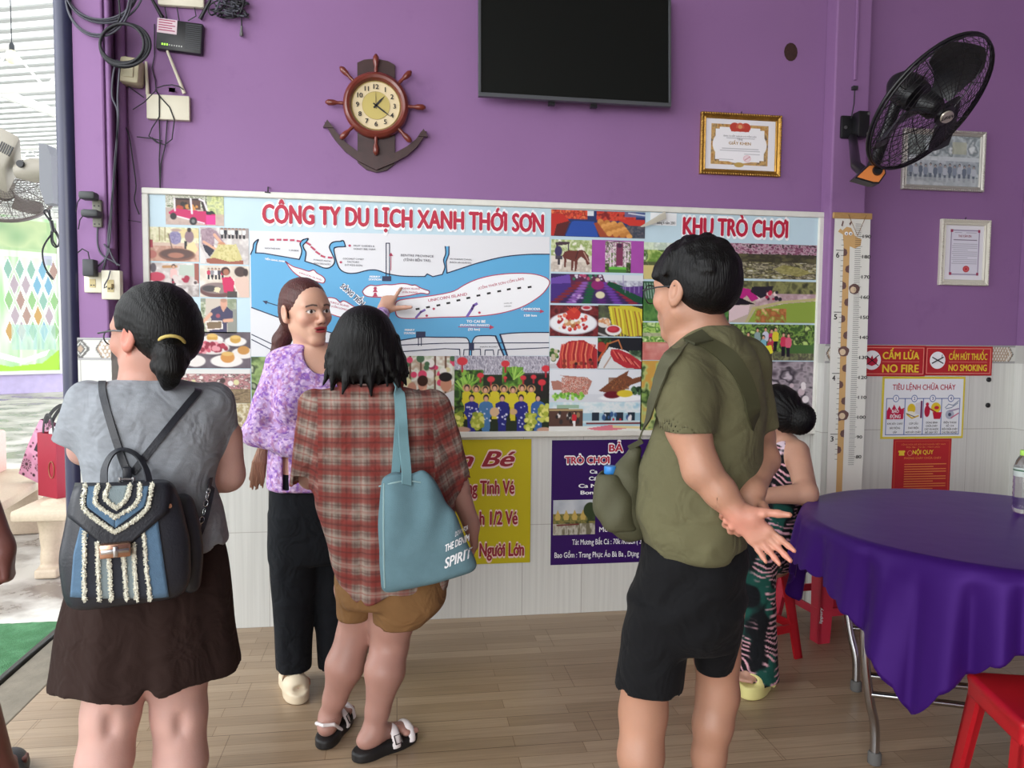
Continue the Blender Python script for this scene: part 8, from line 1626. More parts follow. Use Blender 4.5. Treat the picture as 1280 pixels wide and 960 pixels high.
# plastic stools
def stool(c, rz, label, mt, hgt=.45, top=.135, ft=.185, thick=1.0):
    e = empty('plastic_stool', (c[0], c[1], 0), label, 'stool', 'red plastic stools', rz)
    M0 = Matrix.Translation((c[0], c[1], 0)) @ Matrix.Rotation(rz, 4, 'Z')
    g = Org(); g.box((0, 0, hgt-.012), (top+.012, top+.012, .012), None, .011)
    for k in range(4): g.box(((0, top+.002, 0, -top-.002)[k], (top+.002, 0, -top-.002, 0)[k], hgt-.035), ((top+.004 if k % 2 == 0 else .008), (.008 if k % 2 == 0 else top+.004), .03), None, .006, .008)
    hl = Org(); hl.cone((0, 0, hgt-.05), (0, 0, hgt+.05), .016); g.sub(hl)
    V, F = g.net(.005); me = fast_mesh('seat', relax(V, F, 1), F); me.transform(M0); link('seat', me, mt, e)
    for sx in (-1, 1):
        for sy in (-1, 1):
            m = MB(); w0, w1 = .052*thick, .040*thick; t = .012
            def P(z): f = z/hgt; return (ft+(top-ft)*f)
            for ax in (0, 1):
                vs = []
                for z, w in ((0.0, w1), (hgt-.015, w0)):
                    p = P(z)
                    for a_, b_ in ((0, 0), (w, 0), (w, t), (0, t)):
                        x, y = (p-a_, p-b_) if ax == 0 else (p-b_, p-a_); vs.append(tuple(M0 @ Vector((sx*x, sy*y, z))))
                m.add(vs, [(0, 1, 2, 3), (4, 5, 6, 7), (0, 1, 5, 4), (1, 2, 6, 5), (2, 3, 7, 6), (3, 0, 4, 7)])
            m.build('leg', mt, e)
    for k in range(4):
        z0, z1 = (.115, .15); m = MB(); p = ft+(top-ft)*(z0/hgt)-.006; R_ = Matrix.Rotation(k*math.pi/2, 4, 'Z'); m.box((-p+.02, p-.006, z0), (p-.02, p+.003, z1), M0 @ R_); m.build('stretcher', mt, e)
    return e
REDS = mat('red_plastic', 'B01420', rough=.38, var=.08, vscale=10); REDP2 = mat('pinkish_red_plastic', 'CC3348', rough=.38, var=.08, vscale=10)
stool((1.49, -.53), .30, 'red plastic stool under the seated woman in the floral top', REDS)
s2 = stool((2.03, -.32), .12, 'pinkish red plastic stool standing behind the purple table', REDP2, thick=1.5)
q = Matrix.Translation((2.03, -.32, 0)) @ Matrix.Rotation(.12, 4, 'Z') @ Vector((-.165, -.179, .09)); lettering('leg_lettering', [text_mesh('lippury', .075, .014, .02, .2, Matrix.Translation(q) @ Matrix.Rotation(math.pi/2, 4, 'X') @ Matrix.Rotation(math.pi/2, 4, 'Z'))], MATS['white_ink'], s2)
c3 = onZ(1209, 867, .45); stool((c3[0]+.20, c3[1]-.055), -.28, 'red plastic stool at the lower right corner in front of the table', REDS)
# ------------------------------------------------------------------ bags the people carry
LE = MATS['black_leather']; ROSE = mat('rose_gold', 'C49A82', rough=.22, metal=.9); SILV = mat('silver_metal', 'B9B9BB', rough=.22, metal=.95)
def ribbon_on(fig, org, pts, w, t, name, mt, parent, off=.004, extra0=(), extra1=()):
    h = fig.hit(org, [p[0] for p in pts], [p[1] for p in pts], off); h = ([h[0]+(0, .05, -.002), h[0]+(0, .024, .007)] if extra0 == 'over' else [np.array(q) for q in extra0])+list(h)+[np.array(q) for q in extra1]
    C = smooth_curve(h, 5); e = 1e-3; N = []
    for q in C:
        g = np.array([org.val(q+np.array(v)*e)-org.val(q-np.array(v)*e) for v in ((1, 0, 0), (0, 1, 0), (0, 0, 1))]); g = g/max(np.linalg.norm(g), 1e-9); N.append(tuple(g @ fig.B))
    m = MB(); m.ribbon([fig.W(q) for q in C], N, w, t); return m.build(name, mt, parent, 50)
# --- backpack
P = A.P
bp = empty('backpack', A.W(P(150, 745, -.2)), 'small dark leather and denim backpack with cream fringe stripes on the grey t-shirt', 'backpack', None, A.rz)
bo = Org(); DY = -.195
bo.stack(A.rows([(604, 92, 214, .042), (625, 86, 224, .055), (655, 80, 232, .064), (690, 74, 238, .070), (725, 78, 238, .072), (748, 86, 230, .066)], DY), 4.0, .01, cap=.018)
A.obj('pouch', bo, .005, LE, bp)
for dxx in (0,):
    gz = Org(); gz.stack(A.rows([(618, 214, 240, .03), (655, 222, 250, .042), (690, 228, 254, .045), (738, 226, 250, .04)], -.15), 2.6, .01); A.obj('side_pocket', gz, .005, LE, bp)
def on_bag(poly_l, poly_r, name, mt, off, n=14, k=6):
    """panel between two photo polylines laid on the pouch"""
    def rs(pl):
        pl = np.array(pl, float); d = np.r_[0, np.cumsum(np.hypot(*np.diff(pl, axis=0).T))]; t = np.linspace(0, d[-1], n); return np.stack([np.interp(t, d, pl[:, 0]), np.interp(t, d, pl[:, 1])], 1)
    L_, R_ = rs(poly_l), rs(poly_r); px = np.concatenate([L_*(1-u)+R_*u for u in np.linspace(0, 1, k)]); H = A.hit(bo, px[:, 0], px[:, 1], off); V = np.stack([A.W(q) for q in H]); i = (np.arange(k-1)[:, None]*n+np.arange(n-1)[None, :]).ravel()
    me = fast_mesh(name, V, np.stack([i, i+1, i+n+1, i+n], 1), True); o = link(name, me, mt, bp); sm = o.modifiers.new('thickness', 'SOLIDIFY'); sm.thickness = .003; sm.offset = 0; return o
DBL = mat('blue_denim', '54708A', rough=.9, bump=.25, bscale=400, var=.12, vscale=60); DDK = mat('dark_denim', '2A2D36', rough=.9, bump=.25, bscale=400, var=.1); DGN = mat('grey_green_denim', '7E8C90', rough=.9, bump=.25, bscale=400, var=.1); FRG = mat('cream_fringe', 'CFCDBE', rough=.95, var=.2, vscale=120)
on_bag([(102, 652), (92, 692), (88, 746)], [(112, 662), (104, 700), (103, 747)], 'denim_stripe', DBL, .003)
on_bag([(177, 662), (181, 700), (190, 748)], [(197, 648), (203, 690), (211, 746)], 'denim_stripe', DBL, .003)
for a, b, mt in (((106, 660, 107, 748), (124, 676, 125, 748), DDK), ((124, 676, 126, 748), (135, 686, 139, 748), DGN), ((135, 688, 140, 748), (155, 688, 158, 748), DDK), ((155, 686, 159, 748), (168, 678, 171, 748), DGN), ((168, 676, 171, 748), (180, 664, 189, 748), DDK)): on_bag([a[:2], a[2:]], [b[:2], b[2:]], 'denim_stripe', mt, .0025)
fl = on_bag([(94, 604), (88, 625), (85, 646), (112, 668), (138, 688)], [(212, 604), (213, 622), (210, 640), (182, 664), (152, 688)], 'flap', LE, .008, 24, 14)
on_bag([(104, 608), (102, 634), (120, 652), (144, 668)], [(191, 607), (186, 632), (166, 652), (144.2, 668)], 'flap_denim', DDK, .0105, 18, 12)
on_bag([(110, 608), (108, 633), (144, 660)], [(121, 608), (120, 630), (144, 649)], 'flap_band', DBL, .0125); on_bag([(175, 608), (170, 630), (144, 649)], [(186, 608), (181, 633), (144, 660)], 'flap_band', DBL, .0125)
on_bag([(136, 608), (133, 624), (145, 635)], [(161, 607), (157, 624), (145.2, 635)], 'flap_centre', DGN, .0125)
rf = random.Random(8)
def fringe(pts, off):
    C = smooth_curve([(x, y, 0) for x, y in pts], 8); H = A.hit(bo, [c[0] for c in C], [c[1] for c in C], off); m = MB()
    T = [A.W(q) for q in smooth_curve(H, 3)]; m.tube([q+np.array([rf.uniform(-1, 1), 0, rf.uniform(-1, 1)])*.0012 for q in T], [.0036+rf.uniform(-.001, .001) for _ in T], 6)
    for q in T:
        for _ in range(4): d = np.array([rf.gauss(0, 1), -abs(rf.gauss(0, .6)), rf.gauss(0, 1)]); d *= .0065/np.linalg.norm(d); m.tube([q, q+d], [.0016, .0008], 4)
    m.build('fringe', FRG, bp)
for x0, y0, x1 in ((106, 664, 106), (122, 678, 124.5), (136, 690, 139.5), (154, 690, 158.5), (167.5, 680, 171), (180, 666, 188)): fringe([(x0, y0), ((x0+x1)/2-.6, 712), (x1, 750)], .005)
for pts in ([(107, 606), (104.5, 634), (124, 652), (144, 665)], [(190, 605), (184.5, 634), (166, 652), (144, 665)], [(123, 606), (120, 629), (144, 647)], [(175, 605), (171, 629), (144, 647)], [(136, 606), (132, 623), (146, 635)], [(163, 606), (158, 623), (146, 635)]): fringe(pts, .014)
ck0 = A.hit(bo, [144], [687], .016)[0]; w_ = [A.W(v) for v in (ck0,)][0]; Mk = A.M @ Matrix.Translation(tuple(ck0))
m = MB(); m.box((-.031, -.010, -.017), (.031, .012, .015), Mk, .004); m.build('clasp', ROSE, bp, 40); m = MB(); m.box((-.028, -.014, -.006), (.028, -.009, .004), Mk, .002); m.box((-.004, -.016, -.014), (.006, -.009, .010), Mk, .002); m.build('clasp_bar', SILV, bp, 40)
top = [P(130, 607, DY), P(131, 585, DY+.03), P(141, 567, DY+.05), P(156, 562, DY+.055), P(172, 570, DY+.05), P(183, 588, DY+.03), P(187, 607, DY)]
m = MB(); C = smooth_curve(top, 6); m.ribbon([A.W(q) for q in C], [tuple((np.array([0, -.3, 1])*(1 if 0 else 1)+np.array([(q-P(157, 600, DY))[0]*9, 0, 0])) @ A.B) for q in C], .016, .004); m.build('carry_handle', LE, bp, 50)
ribbon_on(A, shirtA, [(127.5, 481), (129.5, 497), (140, 535), (152, 572), (159, 590)], .0165, .004, 'shoulder_strap', LE, bp, .005, 'over')
ribbon_on(A, shirtA, [(247, 490), (236, 503), (210, 535), (182, 570), (165, 592)], .0165, .004, 'shoulder_strap', LE, bp, .005, 'over')
m = MB(); m.box((-.010, -.008, -.03), (.010, .006, .018), A.M @ Matrix.Translation(tuple(P(159, 593, -.15))), .004); m.build('strap_tab', LE, bp, 40)
for nm, (x0, x1), y in (('ring', (150, 167), 603),): q0, q1 = P(x0, y, DY-.012), P(x1, y, DY-.012); m = MB(); m.tube([A.W(q0+(0, 0, -.011)), A.W(q0+(0, 0, .012))], .004, 8); m.tube([A.W(q1+(0, 0, -.011)), A.W(q1+(0, 0, .012))], .004, 8); m.tube([A.W(q0+(0, 0, .007)), A.W(q1+(0, 0, .007))], .0032, 8); m.tube([A.W(q0+(0, 0, -.006)), A.W(q1+(0, 0, -.006))], .0032, 8); m.build('metal_ring', SILV, bp, 50)
sp = P(212, 632, DY-.05); m = MB(); m.lathe([(.001, .006), (.005, .006), (.0065, 0)], A.M @ Matrix.Translation(tuple(sp)) @ Matrix.Rotation(math.pi/2, 4, 'X'), 14); m.build('stud', ROSE, bp, 40)
ch = smooth_curve([P(264, 594, -.06), P(262, 606, -.10), P(259, 620, -.13), P(252, 650, -.15), P(243, 675, -.16), P(240, 690, -.16)], 6)
m = MB(); m.ribbon([A.W(q) for q in ch[:10]], tuple(np.array([.3, -1, 0]) @ A.B), .010, .004); m.ribbon([A.W(q+np.array([.008, .012, 0])) for q in ch[8:]], tuple(np.array([.3, -1, 0]) @ A.B), .016, .004); m.build('side_strap', LE, bp, 50)
for k in range(11):
    q = ch[8+2*k] if 8+2*k < len(ch) else None
    if q is None: break
    q2 = ch[min(8+2*k+1, len(ch)-1)]; d = q2-q; d = d/max(np.linalg.norm(d), 1e-6); sd = np.cross(d, (0, 1, 0)) if k % 2 else np.array([0, 1.0, 0])*.6+np.cross(d, (0, 1, 0))*.6; m = MB(); m.tube([A.W(q+d*.0085*math.cos(t)+sd*.0055*math.sin(t)) for t in np.linspace(0, 6.283, 13)[:-1]], .0016, 6, closed=True); m.build('chain_link', SILV, bp, 60)
# --- denim tote on the shoulder of the woman in plaid
P = Cf.P
tb = empty('tote_bag', Cf.W(P(525, 735, -.2)), 'faded blue denim tote bag with white lettering on the shoulder of the plaid shirt', 'bag', None, Cf.rz)
to = Org(); DT = -.20
to.stack(Cf.rows([(588, 480, 528, .020), (606, 474, 546, .035), (640, 473, 565, .050), (680, 474, 584, .058), (712, 475, 596, .058), (742, 477, 598, .045)], DT), 2.7, .01, cap=.012)
pA, pB = P(478, 741, DT), P(598, 711, DT); nb = np.array([-(pB-pA)[2], 0, (pB-pA)[0]]); to.plane(pA, -nb, .03)
pA, pB = P(470, 597, DT), P(520, 589, DT); to.plane(pA, np.array([-(pB-pA)[2], 0, (pB-pA)[0]]), .008); pA, pB = P(520, 589, DT), P(600, 640, DT); nr_ = np.array([-(pB-pA)[2], 0, (pB-pA)[0]]); to.plane(pB+np.array([.0, 0, .06]), nr_, .02)
to.disp(lambda Q: .006*np.sin((Q[..., 0]-.12*Q[..., 2])*60+fnoise(Q, 5, 3, 1)*6)*np.clip((Q[..., 2]-P(530, 690, DT)[2])/.12, 0, 1)+.006*(fnoise(Q, 11, 7, 2)-.5))
DEN = mat('faded_denim', '5C7A84', rough=.92, bump=.25, bscale=420, var=.12, vscale=14)
Cf.obj('pouch', to, .0045, DEN, tb)
m = MB(); sm_ = Cf.hit(to, [480, 479.5, 480, 481], [604, 650, 700, 735], .001); m.tube([Cf.W(q) for q in smooth_curve(sm_, 4)], .0028, 6); sm_ = Cf.hit(to, [474, 490, 508, 526], [608, 604, 601, 603], .001); m.tube([Cf.W(q) for q in smooth_curve(sm_, 4)], .0024, 6); m.build('seam', mat('pale_denim_seam', '8AA5A8', rough=.9), tb, 60)
DLT = mat('strap_denim', '6E929A', rough=.92, bump=.25, bscale=420, var=.1)
ribbon_on(Cf, shirtC, [(499, 484), (501, 500), (503, 525)], .030, .004, 'handle', DLT, tb, .006, 'over', [P(505, 556, DT+.02), P(508, 590, DT-.02), P(508, 606, DT-.045)])
ribbon_on(Cf, shirtC, [(496, 484), (498, 500), (499, 525)], .026, .004, 'handle', DLT, tb, .004, 'over', [P(497, 556, DT+.05), P(495, 585, DT+.03), P(493, 603, DT+.02)])
def text_on(fig, org, body, x0, y0, x1, y1, cap, off, sh=0, lift=.0018):
    me = text_mesh(body, 1.0, .1, off, sh); n = len(me.vertices); v = np.zeros(n*3, np.float32); me.vertices.foreach_get('co', v); v = v.reshape(-1, 3)
    px = x0+(x1-x0)*v[:, 0]; py = y0+(y1-y0)*v[:, 0]-v[:, 1]/.1*cap; H = fig.hit(org, px, py, lift); W_ = np.stack([fig.W(q) for q in H]); me.vertices.foreach_set('co', W_.astype(np.float32).ravel()); return me
lettering('lettering', [text_on(Cf, to, 'THE DENIM', 556.5, 690, 587, 675.5, 8.6, .035, .15), text_on(Cf, to, 'SPIRIT', 555.5, 711, 590.5, 696, 12.5, .03, .18), text_on(Cf, to, 'DOWN FOR', 569, 671, 585, 662, 6, .0, .15)], MATS['white_ink'], tb)
# --- olive sling bag at the man's side with a bottle in its pocket
P = Df.P
sb = empty('sling_bag', Df.W(P(775, 670, -.02)), "olive green sling bag hanging at the front of the man in the olive t-shirt", 'bag', None, Df.rz)
so = Org(); so.stack(Df.rows([(556, 787, 802, .022), (575, 776, 803, .04), (600, 758, 804, .06), (632, 751, 806, .070), (655, 759, 808, .068), (673, 776, 812, .045)], -.03), 2.5, .01, cap=.015)
pk = Org(); pk.stack(Df.rows([(590, 746, 776, .040), (612, 743, 790, .058), (640, 744, 796, .066), (660, 756, 800, .06)], -.055), 2.6, .01, cap=.012); pi_ = Org(); pi_.stack(Df.rows([(575, 752, 774, .030), (604, 750, 776, .036)], -.055), 2.4, .01); pk.sub(pi_, .004)
so.disp(lambda Q: .004*np.sin(Q[..., 0]*60+Q[..., 2]*70+fnoise(Q, 8, 2, 1)*6)); pk.disp(lambda Q: .003*np.sin(Q[..., 0]*70-Q[..., 2]*60+fnoise(Q, 8, 2, 1)*6))
OLB = mat('olive_nylon', '454430', rough=.75, bump=.15, bscale=300, var=.08)
Df.obj('main_pouch', so, .005, OLB, sb); Df.obj('bottle_pocket', pk, .005, OLB, sb)
ribbon_on(Df, shirtD, [(806, 530), (814, 505), (822, 480), (830, 458), (842, 440)], .040, .004, 'front_strap', OLB, sb, .006, [P(795, 560, -.05)], [P(858, 424, -.06)])
OLS = mat('olive_strap', '37361F', rough=.75)
ribbon_on(Df, shirtD, [(868, 421), (884, 428), (908, 444), (926, 466), (938, 495), (944, 525)], .042, .004, 'back_strap', OLS, sb, .005, [P(858, 424, -.06)], [P(951, 560, .08)])
ribbon_on(Df, shirtD, [(866, 418), (880, 428)], .052, .006, 'shoulder_pad', mat('dark_olive_webbing', '33331F', rough=.8), sb, .009)
m = MB(); m.ribbon([Df.W(P(786, 560, -.075)), Df.W(P(803, 551, -.078))], tuple(np.array([0, -1, 0]) @ Df.B), .012, .008); m.build('strap_buckle', MATS['dark_olive_webbing'], sb)
b0 = P(763, 640, -.055); wb_ = empty('water_bottle', Df.W(b0), 'bottle with a blue cap sticking out of the olive sling bag pocket', 'bottle'); Mb = Df.M @ Matrix.Translation((P(763, 586, -.055)[0], b0[1], b0[2]))
hz = P(763, 586, -.055)[2]-b0[2]; m = MB(); m.lathe([(.001, 0), (.026, .002), (.027, .01), (.027, hz-.05), (.022, hz-.03), (.013, hz-.018), (.013, hz-.008)], Mb, 24); m.build('shell', PET if 'PET' in globals() else MATS['clear_label'], wb_, 60)
m = MB(); m.lathe([(.0145, hz-.012), (.0155, hz-.010)]+[(.0155, hz+.004), (.0145, hz+.007), (.001, hz+.0075)], Mb, 24); m.build('cap', mat('blue_cap', '2E76B8', rough=.4), wb_, 40)
# ------------------------------------------------------------------ the yard seen past the doorway
# garden poster on the far wall
def onWall(px, py, off=.0):
    d = ray(px, py); n = ND; t = ((Q0+ND*off-CAM) @ n)/(d @ n); return CAM+d*t
a = onWall(-60, 262, .12); b = onWall(75, 463, .12); u0, u1 = (a-Q0) @ TD, (b-Q0) @ TD; zt_, zb_ = onWall(20, 270, .12)[2], onWall(20, 464, .12)[2]
e = empty('garden_poster', Q0+TD*(u0+u1)/2+ND*.05+np.array([0, 0, zb_]), 'large green garden poster with small diamond photos on the far yard wall', 'poster')
p = Pic(u1-u0, zt_-zb_, .016, 'CFE8C4'); p.noise(['CDE6C0', 'E4F2DA', 'A8D49A', 'D8ECD0'], 4, 1, None, 1, (3, .5)); p.rect(.0, .02, 1, .22, 'A8C090', .8); p.noise(['9AB88A', 'C0CFA0', '86A880'], 5, 2, (0, .02, .9, .20), .8); p.rect(0, .22, 1, .26, 'E8F2E4', .6)
rp = random.Random(2)
for r in range(5):
    for c in range(5):
        x, y = .50+.115*c+(.057 if r % 2 else 0), .34+.10*r
        if x > .97: continue
        d_ = .052; p.poly([(x, y-d_*1.55), (x+d_, y), (x, y+d_*1.55), (x-d_, y)], 'EEF6EA'); p.poly([(x, y-d_*1.3), (x+d_*.84, y), (x, y+d_*1.3), (x-d_*.84, y)], rp.choice(['8AB0A0', 'A88A80', '7AA8C0', 'C09A60', '90B880', 'B0A0A8']))
p.noise(['9AC0C0', 'C0D8C8', 'A0B8B0'], 16, 4, (.52, .70, .96, .86), .7, (3, .5)); p.poly([(0, .9), (.5, .97), (.82, .95), (1, .86), (1, 1), (0, 1)], 'A8D84A'); p.poly([(.3, .86), (.62, .92), (.9, .86), (.86, .90), (.62, .955), (.3, .90)], 'F0F6EC'); p.rect(.86, .24, .95, .30, 'A89AC8', .6)
P_ = np.stack([Q0+TD*(u0+(u1-u0)*aa)+ND*.12+np.array([0, 0, zt_-(zt_-zb_)*bb]) for aa, bb in zip(p.a.ravel(), p.b.ravel())]); grid_mesh('print', P_, p.nx, p.ny, linA(p.C.reshape(-1, 3)), PRINT, e)
Mw = Matrix(((TD[0], 0, ND[0], Q0[0]), (TD[1], 0, ND[1], Q0[1]), (0, 1, 0, 0), (0, 0, 0, 1))); m = MB(); m.box((u0, zb_, .05), (u1, zt_, .115), Mw); m.build('backing', WS, e); m = MB(); m.box((u0-.05, zb_-.08, .05), (u1+.05, zb_, .14), Mw); m.box((u1, zb_, .05), (u1+.06, zt_, .14), Mw); m.build('frame', WS, e)
# green turf mat with a pile edge
n1, n2 = 120, 90; X, Yg = np.meshgrid(np.linspace(-3.6, -1.56, n1), np.linspace(-2.6, .29, n2)); Zg = -.03+.008*fnoise(np.stack([X, Yg, X*0], -1), 40, 1, 2)+.004*fnoise(np.stack([X, Yg, X*0], -1), 9, 2, 2); Zg[-1] = -.05; Zg[:, 0] = -.05
C = np.tile(hexf('3C6E46'), (n1*n2, 1)); nz_ = fnoise(np.stack([X, Yg, X*0], -1).reshape(-1, 3), 26, 5, 3); C = mixc(C, hexf('5C9068'), np.clip((nz_-.45)*5, 0, 1)*.6); C = mixc(C, hexf('2E5A38'), np.clip((fnoise(np.stack([X, Yg, X*0], -1).reshape(-1, 3), 5, 9, 3)-.5)*6, 0, 1)*.4)
o = grid_mesh('turf_mat', np.stack([X, Yg, Zg], -1).reshape(-1, 3), n1, n2, linA(C), mat('turf', attr='Col', rough=.95, bump=.8, bscale=220, var=.2, vscale=90), None, True); tag(o, 'green artificial turf mat on the paving beside the threshold', 'mat')
# stone benches
ST = mat('pale_terrazzo', 'BCAC96', rough=.6, var=.08, vscale=60, bump=.08); ST2 = mat('pink_terrazzo', 'CFA8A0', rough=.6, var=.08, vscale=60)
e = empty('stone_bench', (-1.9, 1.05, -.05), 'pale stone bench on curved legs in the yard under the gift bags', 'bench')
m = MB(); m.box((-2.13, .92, .305), (-1.52, 1.32, .37), bev=.02); m.build('seat', ST, e, 40)
for xx in (-1.99, -1.62):
    g = Org(); g.chain([(xx, 1.10, -.035), (xx, 1.09, .06), (xx, 1.10, .18), (xx, 1.12, .31)], [.058, .050, .055, .085], .03); g.box((xx, 1.11, -.02), (.062, .10, .028), None, .012, .03); g.plane((0, 0, -.048), (0, 0, -1)); V_, F_ = g.net(.008); link('leg', fast_mesh('leg', V_, F_), ST, e)
e = empty('stone_bench', (-2.5, 1.9, -.05), 'pink stone bench with slab backrest in the yard, behind the floral bag', 'bench')
Mb2 = Matrix.Translation((-2.56, 1.58, 0)) @ Matrix.Rotation(math.radians(8), 4, 'Z')
m = MB(); m.box((-.21, -.75, .30), (.21, .85, .365), Mb2, .02); m.build('seat', ST, e, 40)
for k in range(4): m = MB(); m.box((-.205, -.70+.39*k, .36), (-.13, -.70+.39*k+.33, .66), Mb2, .02); m.build('backrest_slab', ST2, e, 40)
for yy in (-.5, .55): m = MB(); m.box((-.15, yy-.06, -.05), (.15, yy+.06, .302), Mb2, .02); m.build('leg', ST, e, 40)
# gift bags on the bench
def paper_bag(name, label, c, rz, w, d, h, mt, taper=.9, lean=0):
    e = empty(name, c, label, 'bag', None, rz); M0 = Matrix.Translation(tuple(c)) @ Matrix.Rotation(rz, 4, 'Z') @ Matrix.Rotation(lean, 4, 'Y'); m = MB()
    v = [(sx*w/2*(1 if z == 0 else taper), sy*d/2*(1 if z == 0 else taper), z) for z in (0, h) for sx, sy in ((-1, -1), (1, -1), (1, 1), (-1, 1))]; v += [(x*.97, y*.97, h-.002) for x, y, _ in v[4:8]]+[(x*.95, y*.95, .01) for x, y, _ in v[0:4]]
    m.add([tuple(M0 @ Vector(q)) for q in v], [(3, 2, 1, 0), (0, 1, 5, 4), (1, 2, 6, 5), (2, 3, 7, 6), (3, 0, 4, 7), (4, 5, 9, 8), (5, 6, 10, 9), (6, 7, 11, 10), (7, 4, 8, 11), (8, 9, 13, 12), (9, 10, 14, 13), (10, 11, 15, 14), (11, 8, 12, 15), (12, 13, 14, 15)]); m.build('bag_body', mt, e); return e, M0
def bag_handle(e, M0, w, y, h, hh, r, mt, flat_=False):
    pts = [M0 @ Vector((w*.25*math.cos(t), y, h+hh*math.sin(t)-.01)) for t in np.linspace(math.pi, 0, 15)]; m = MB()
    if flat_: m.ribbon(pts, tuple(M0.to_3x3() @ Vector((0, 1, 0))), r, .004)
    else: m.tube(pts, r, 8)
    m.build('handle', mt, e, 60)
RB_ = mat('red_paper', '8E1A30', rough=.5, var=.05); c = onZ(64, 621, .37); e, M0 = paper_bag('gift_bag', 'red paper gift bag with dark handles standing on the stone bench', (c[0]+.03, c[1]+.05, .371), math.radians(-38), .20, .15, .385, RB_, .97)
for y in (-.06, .06): bag_handle(e, M0, .22, y, .38, .13, .016, BLK, True)
m = MB(); m.tube([M0 @ Vector((.05+.028*math.cos(t), -.0765, .17+.05*math.sin(t))) for t in np.linspace(0, 6.283, 24)[:-1]], .003, 5, closed=True); m.build('printed_ring', mat('copper_print', '8A5A3A', rough=.4, metal=.3), e)
ts = Org(); ts.ell((0, 0, .385), (.06, .045, .04)); V_, F_ = ts.net(.008); V_ = V_+.012*(fnoise(V_, 30, 2, 2)-.5)[:, None]; me = fast_mesh('tissue_paper', V_, F_, False); me.transform(M0); link('tissue_paper', me, mat('tissue', 'C9C6C4', rough=.7), e)
FLW = mat('floral_print', attr='Col', rough=.6); cf = onZ(30, 608, .37); n_, k_ = 90, 70
e = empty('gift_bag', (cf[0], cf[1]+.10, .371), 'pink and black floral bag with black handles leaning beside the red gift bag', 'bag'); M0 = Matrix.Translation((cf[0]+.02, cf[1]+.16, .374)) @ Matrix.Rotation(math.radians(-14), 4, 'Z') @ Matrix.Rotation(math.radians(24), 4, 'Y')
p = Pic(.26, .40, .004, '9A6A80'); p.noise(['A86E88', 'C08CA4', 'B87E98'], 6, 3)
rp = random.Random(6)
for _ in range(9):
    x, y, r = rp.uniform(.05, .95), rp.uniform(.08, .95), rp.uniform(.07, .16); p.ell(x, y, r, r*.65, '4A2836', 0, .85); [p.line([(x, y), (x+r*.95*math.cos(t), y+r*.6*math.sin(t))], .006, 'C898AE') for t in np.linspace(0, 6.28, 13)]; p.ell(x, y, r*.3, r*.2, '3A2028')
p.blobs(40, (0, 0, 1, 1), .02, ['2E1A24', '5A3444'], 4); p.rect(.2, .36, .55, .5, '2A2028')
cols = linA(p.C.reshape(-1, 3))
for sg in (-1, 1):
    Pp = np.stack([np.array(M0 @ Vector(((aa-.5)*.26, sg*(.03+.02*math.sin(math.pi*bb)), .40*(1-bb)))) for aa, bb in zip(p.a.ravel(), p.b.ravel())]); grid_mesh('bag_face', Pp, p.nx, p.ny, cols, FLW, e, True)
m = MB(); m.add([tuple(M0 @ Vector(q)) for q in ((-.13, -.03, 0), (.13, -.03, 0), (.13, .03, 0), (-.13, .03, 0), (-.13, -.03, .40), (-.13, .03, .40), (.13, -.03, .40), (.13, .03, .40), (-.13, -.05, .2), (-.13, .05, .2), (.13, -.05, .2), (.13, .05, .2))], [(0, 1, 2, 3), (0, 3, 9, 8), (8, 9, 5, 4), (1, 2, 11, 10), (10, 11, 7, 6)]); m.build('gusset', mat('plum_lining', '7A4A5E', rough=.7), e)
for y in (-.03, .03): bag_handle(e, M0, .34, y, .40, .17, .022, BLK, True)
c = onZ(62, 612, .37); OR_ = mat('orange_card', 'C8782E', rough=.5); e, M0 = paper_bag('gift_bag', 'orange and red card gift bag half hidden behind the red gift bag', (c[0]+.10, c[1]+.30, .371), math.radians(-10), .21, .10, .46, OR_, 1.0); m = MB(); m.box((-.08, -.0525, .06), (.08, -.0505, .42), M0); m.build('red_panel', mat('red_card', 'B83A30', rough=.5), e)
# cream wall fan on the doorway post, seen from behind
GF = mat('cream_fan_plastic', '8E887C', rough=.5, var=.08); GW = mat('fan_wire', '5E5652', rough=.4); GB = mat('fan_blade_grey', '6A625A', rough=.5, alpha=1)
fc2 = onD(4, 216, 3.75); nG = np.array(CF)*.72-np.array(CR)*.40-np.array(CU)*.57; nG /= np.linalg.norm(nG); aG = np.cross(nG, np.array([0, 0, 1.0])); aG /= np.linalg.norm(aG); bG = np.cross(nG, aG)
def GM(off=0): o_ = fc2+nG*(off+.10); return Matrix(((aG[0], bG[0], nG[0], o_[0]), (aG[1], bG[1], nG[1], o_[1]), (aG[2], bG[2], nG[2], o_[2]), (0, 0, 0, 1)))
e = empty('wall_fan', fc2, 'cream wall fan with wire cage on the navy doorway post', 'fan')
nF_keep = nF; fan(e, GM, .225, .06, GW, GB, GF, True, 3, 56)
q0 = onD(8, 196, 3.6); Mq = Matrix(((CR[0], nG[0], 0, q0[0]), (CR[1], nG[1], 0, q0[1]), (CR[2], nG[2], 1, q0[2]), (0, 0, 0, 1))) @ Matrix.Rotation(math.radians(28), 4, 'Y')
m = MB(); m.box((-.085, -.05, -.085), (.04, .12, .085), Mq, .02); m.build('motor_housing', GF, e, 40); m = MB(); [m.box((-.03+.011*k, -.053, -.025), (-.03+.011*k+.006, -.049, .02), Mq) for k in range(6)]; m.build('motor_vent', BLK, e)
qa, qb = onD(22, 214, 3.62), onD(64, 212, 3.62); m = MB(); m.tube([qa, qa*.5+qb*.5, qb], [.036, .058, .05], 14); m.build('arm', GF, e, 50)
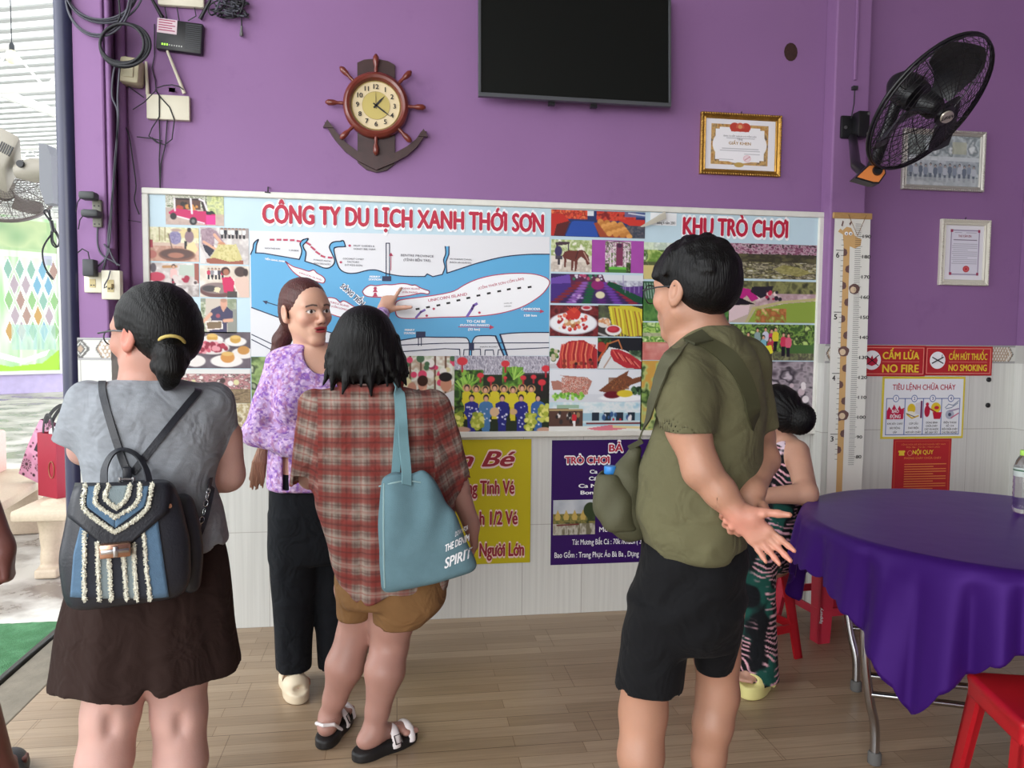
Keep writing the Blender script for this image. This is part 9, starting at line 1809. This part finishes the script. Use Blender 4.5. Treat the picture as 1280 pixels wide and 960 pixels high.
m = MB(); m.prism([(-.01, .105), (.025, .10), (.045, .05), (.05, -.17), (.012, -.175), (-.012, -.1)], Matrix(((CR[0], 0, -CF[0], qb[0]), (CR[1], 0, -CF[1], qb[1]), (0, 1, 0, qb[2]), (0, 0, 0, 1))), .075); m.build('wall_bracket', mat('bracket_grey', '6A6C72', rough=.5), e)
m = MB(); kn = onD(26, 205, 3.56); m.lathe([(.001, .012), (.016, .012), (.018, 0), (.001, -.002)], Matrix.Translation(tuple(kn)) @ Matrix.Rotation(math.pi/2, 4, 'X'), 14); m.build('tilt_knob', BLK, e, 40)
# its cord, tied in a loop beside the post
e = empty('cord_loop', onD(66, 300, 3.6), 'black tied cord with a plug hanging from the cream fan on the post', 'cord'); m = MB(); Pc = lambda pts, d=3.58: [onD(x_, y_, d+.01*math.sin(x_)) for x_, y_ in smooth_line(pts, 4)]
m.tube(Pc([(62, 262), (63, 276), (66, 285), (72, 295), (75, 304), (70, 309), (65, 304), (64, 292), (66, 284), (61, 274), (55, 265), (59, 263), (64, 274)]), .0042, 6); m.tube(Pc([(67, 284), (74, 298), (72, 308), (66, 300), (66, 286)]), .004, 6); m.tube(Pc([(65, 292), (56, 305), (53, 316), (55, 330), (60, 341), (66, 349)]), .004, 6); m.build('cable', CAB, e, 60); m = MB(); m.tube([onD(64, 276, 3.57), onD(67, 290, 3.57)], .009, 8); m.build('tie', BLK, e); m = MB(); m.tube([onD(59, 340, 3.58), onD(66, 349, 3.58)], .006, 8); m.build('plug', BLK, e)
# bare bulb hanging under the canopy
bq = onD(15, 70, 5.2); e = empty('hanging_bulb', bq, 'pale bulb hanging on a cord under the white canopy', 'lamp'); m = MB(); m.lathe([(.001, -.055), (.022, -.05), (.036, -.028), (.038, 0), (.028, .025), (.014, .04)], Matrix.Translation(tuple(bq)), 16); m.build('bulb', mat('milky_bulb', 'E4DCB4', rough=.3), e, 50); m = MB(); m.lathe([(.016, .038), (.016, .075), (.008, .09)], Matrix.Translation(tuple(bq)), 12); m.tube([bq+(0, 0, .085), bq+(0, 0, .46)], .004, 6); m.tube([bq+(0, 0, .45), (bq[0], bq[1], 4.16)], .003, 5); m.build('cord', DGR, e, 50)
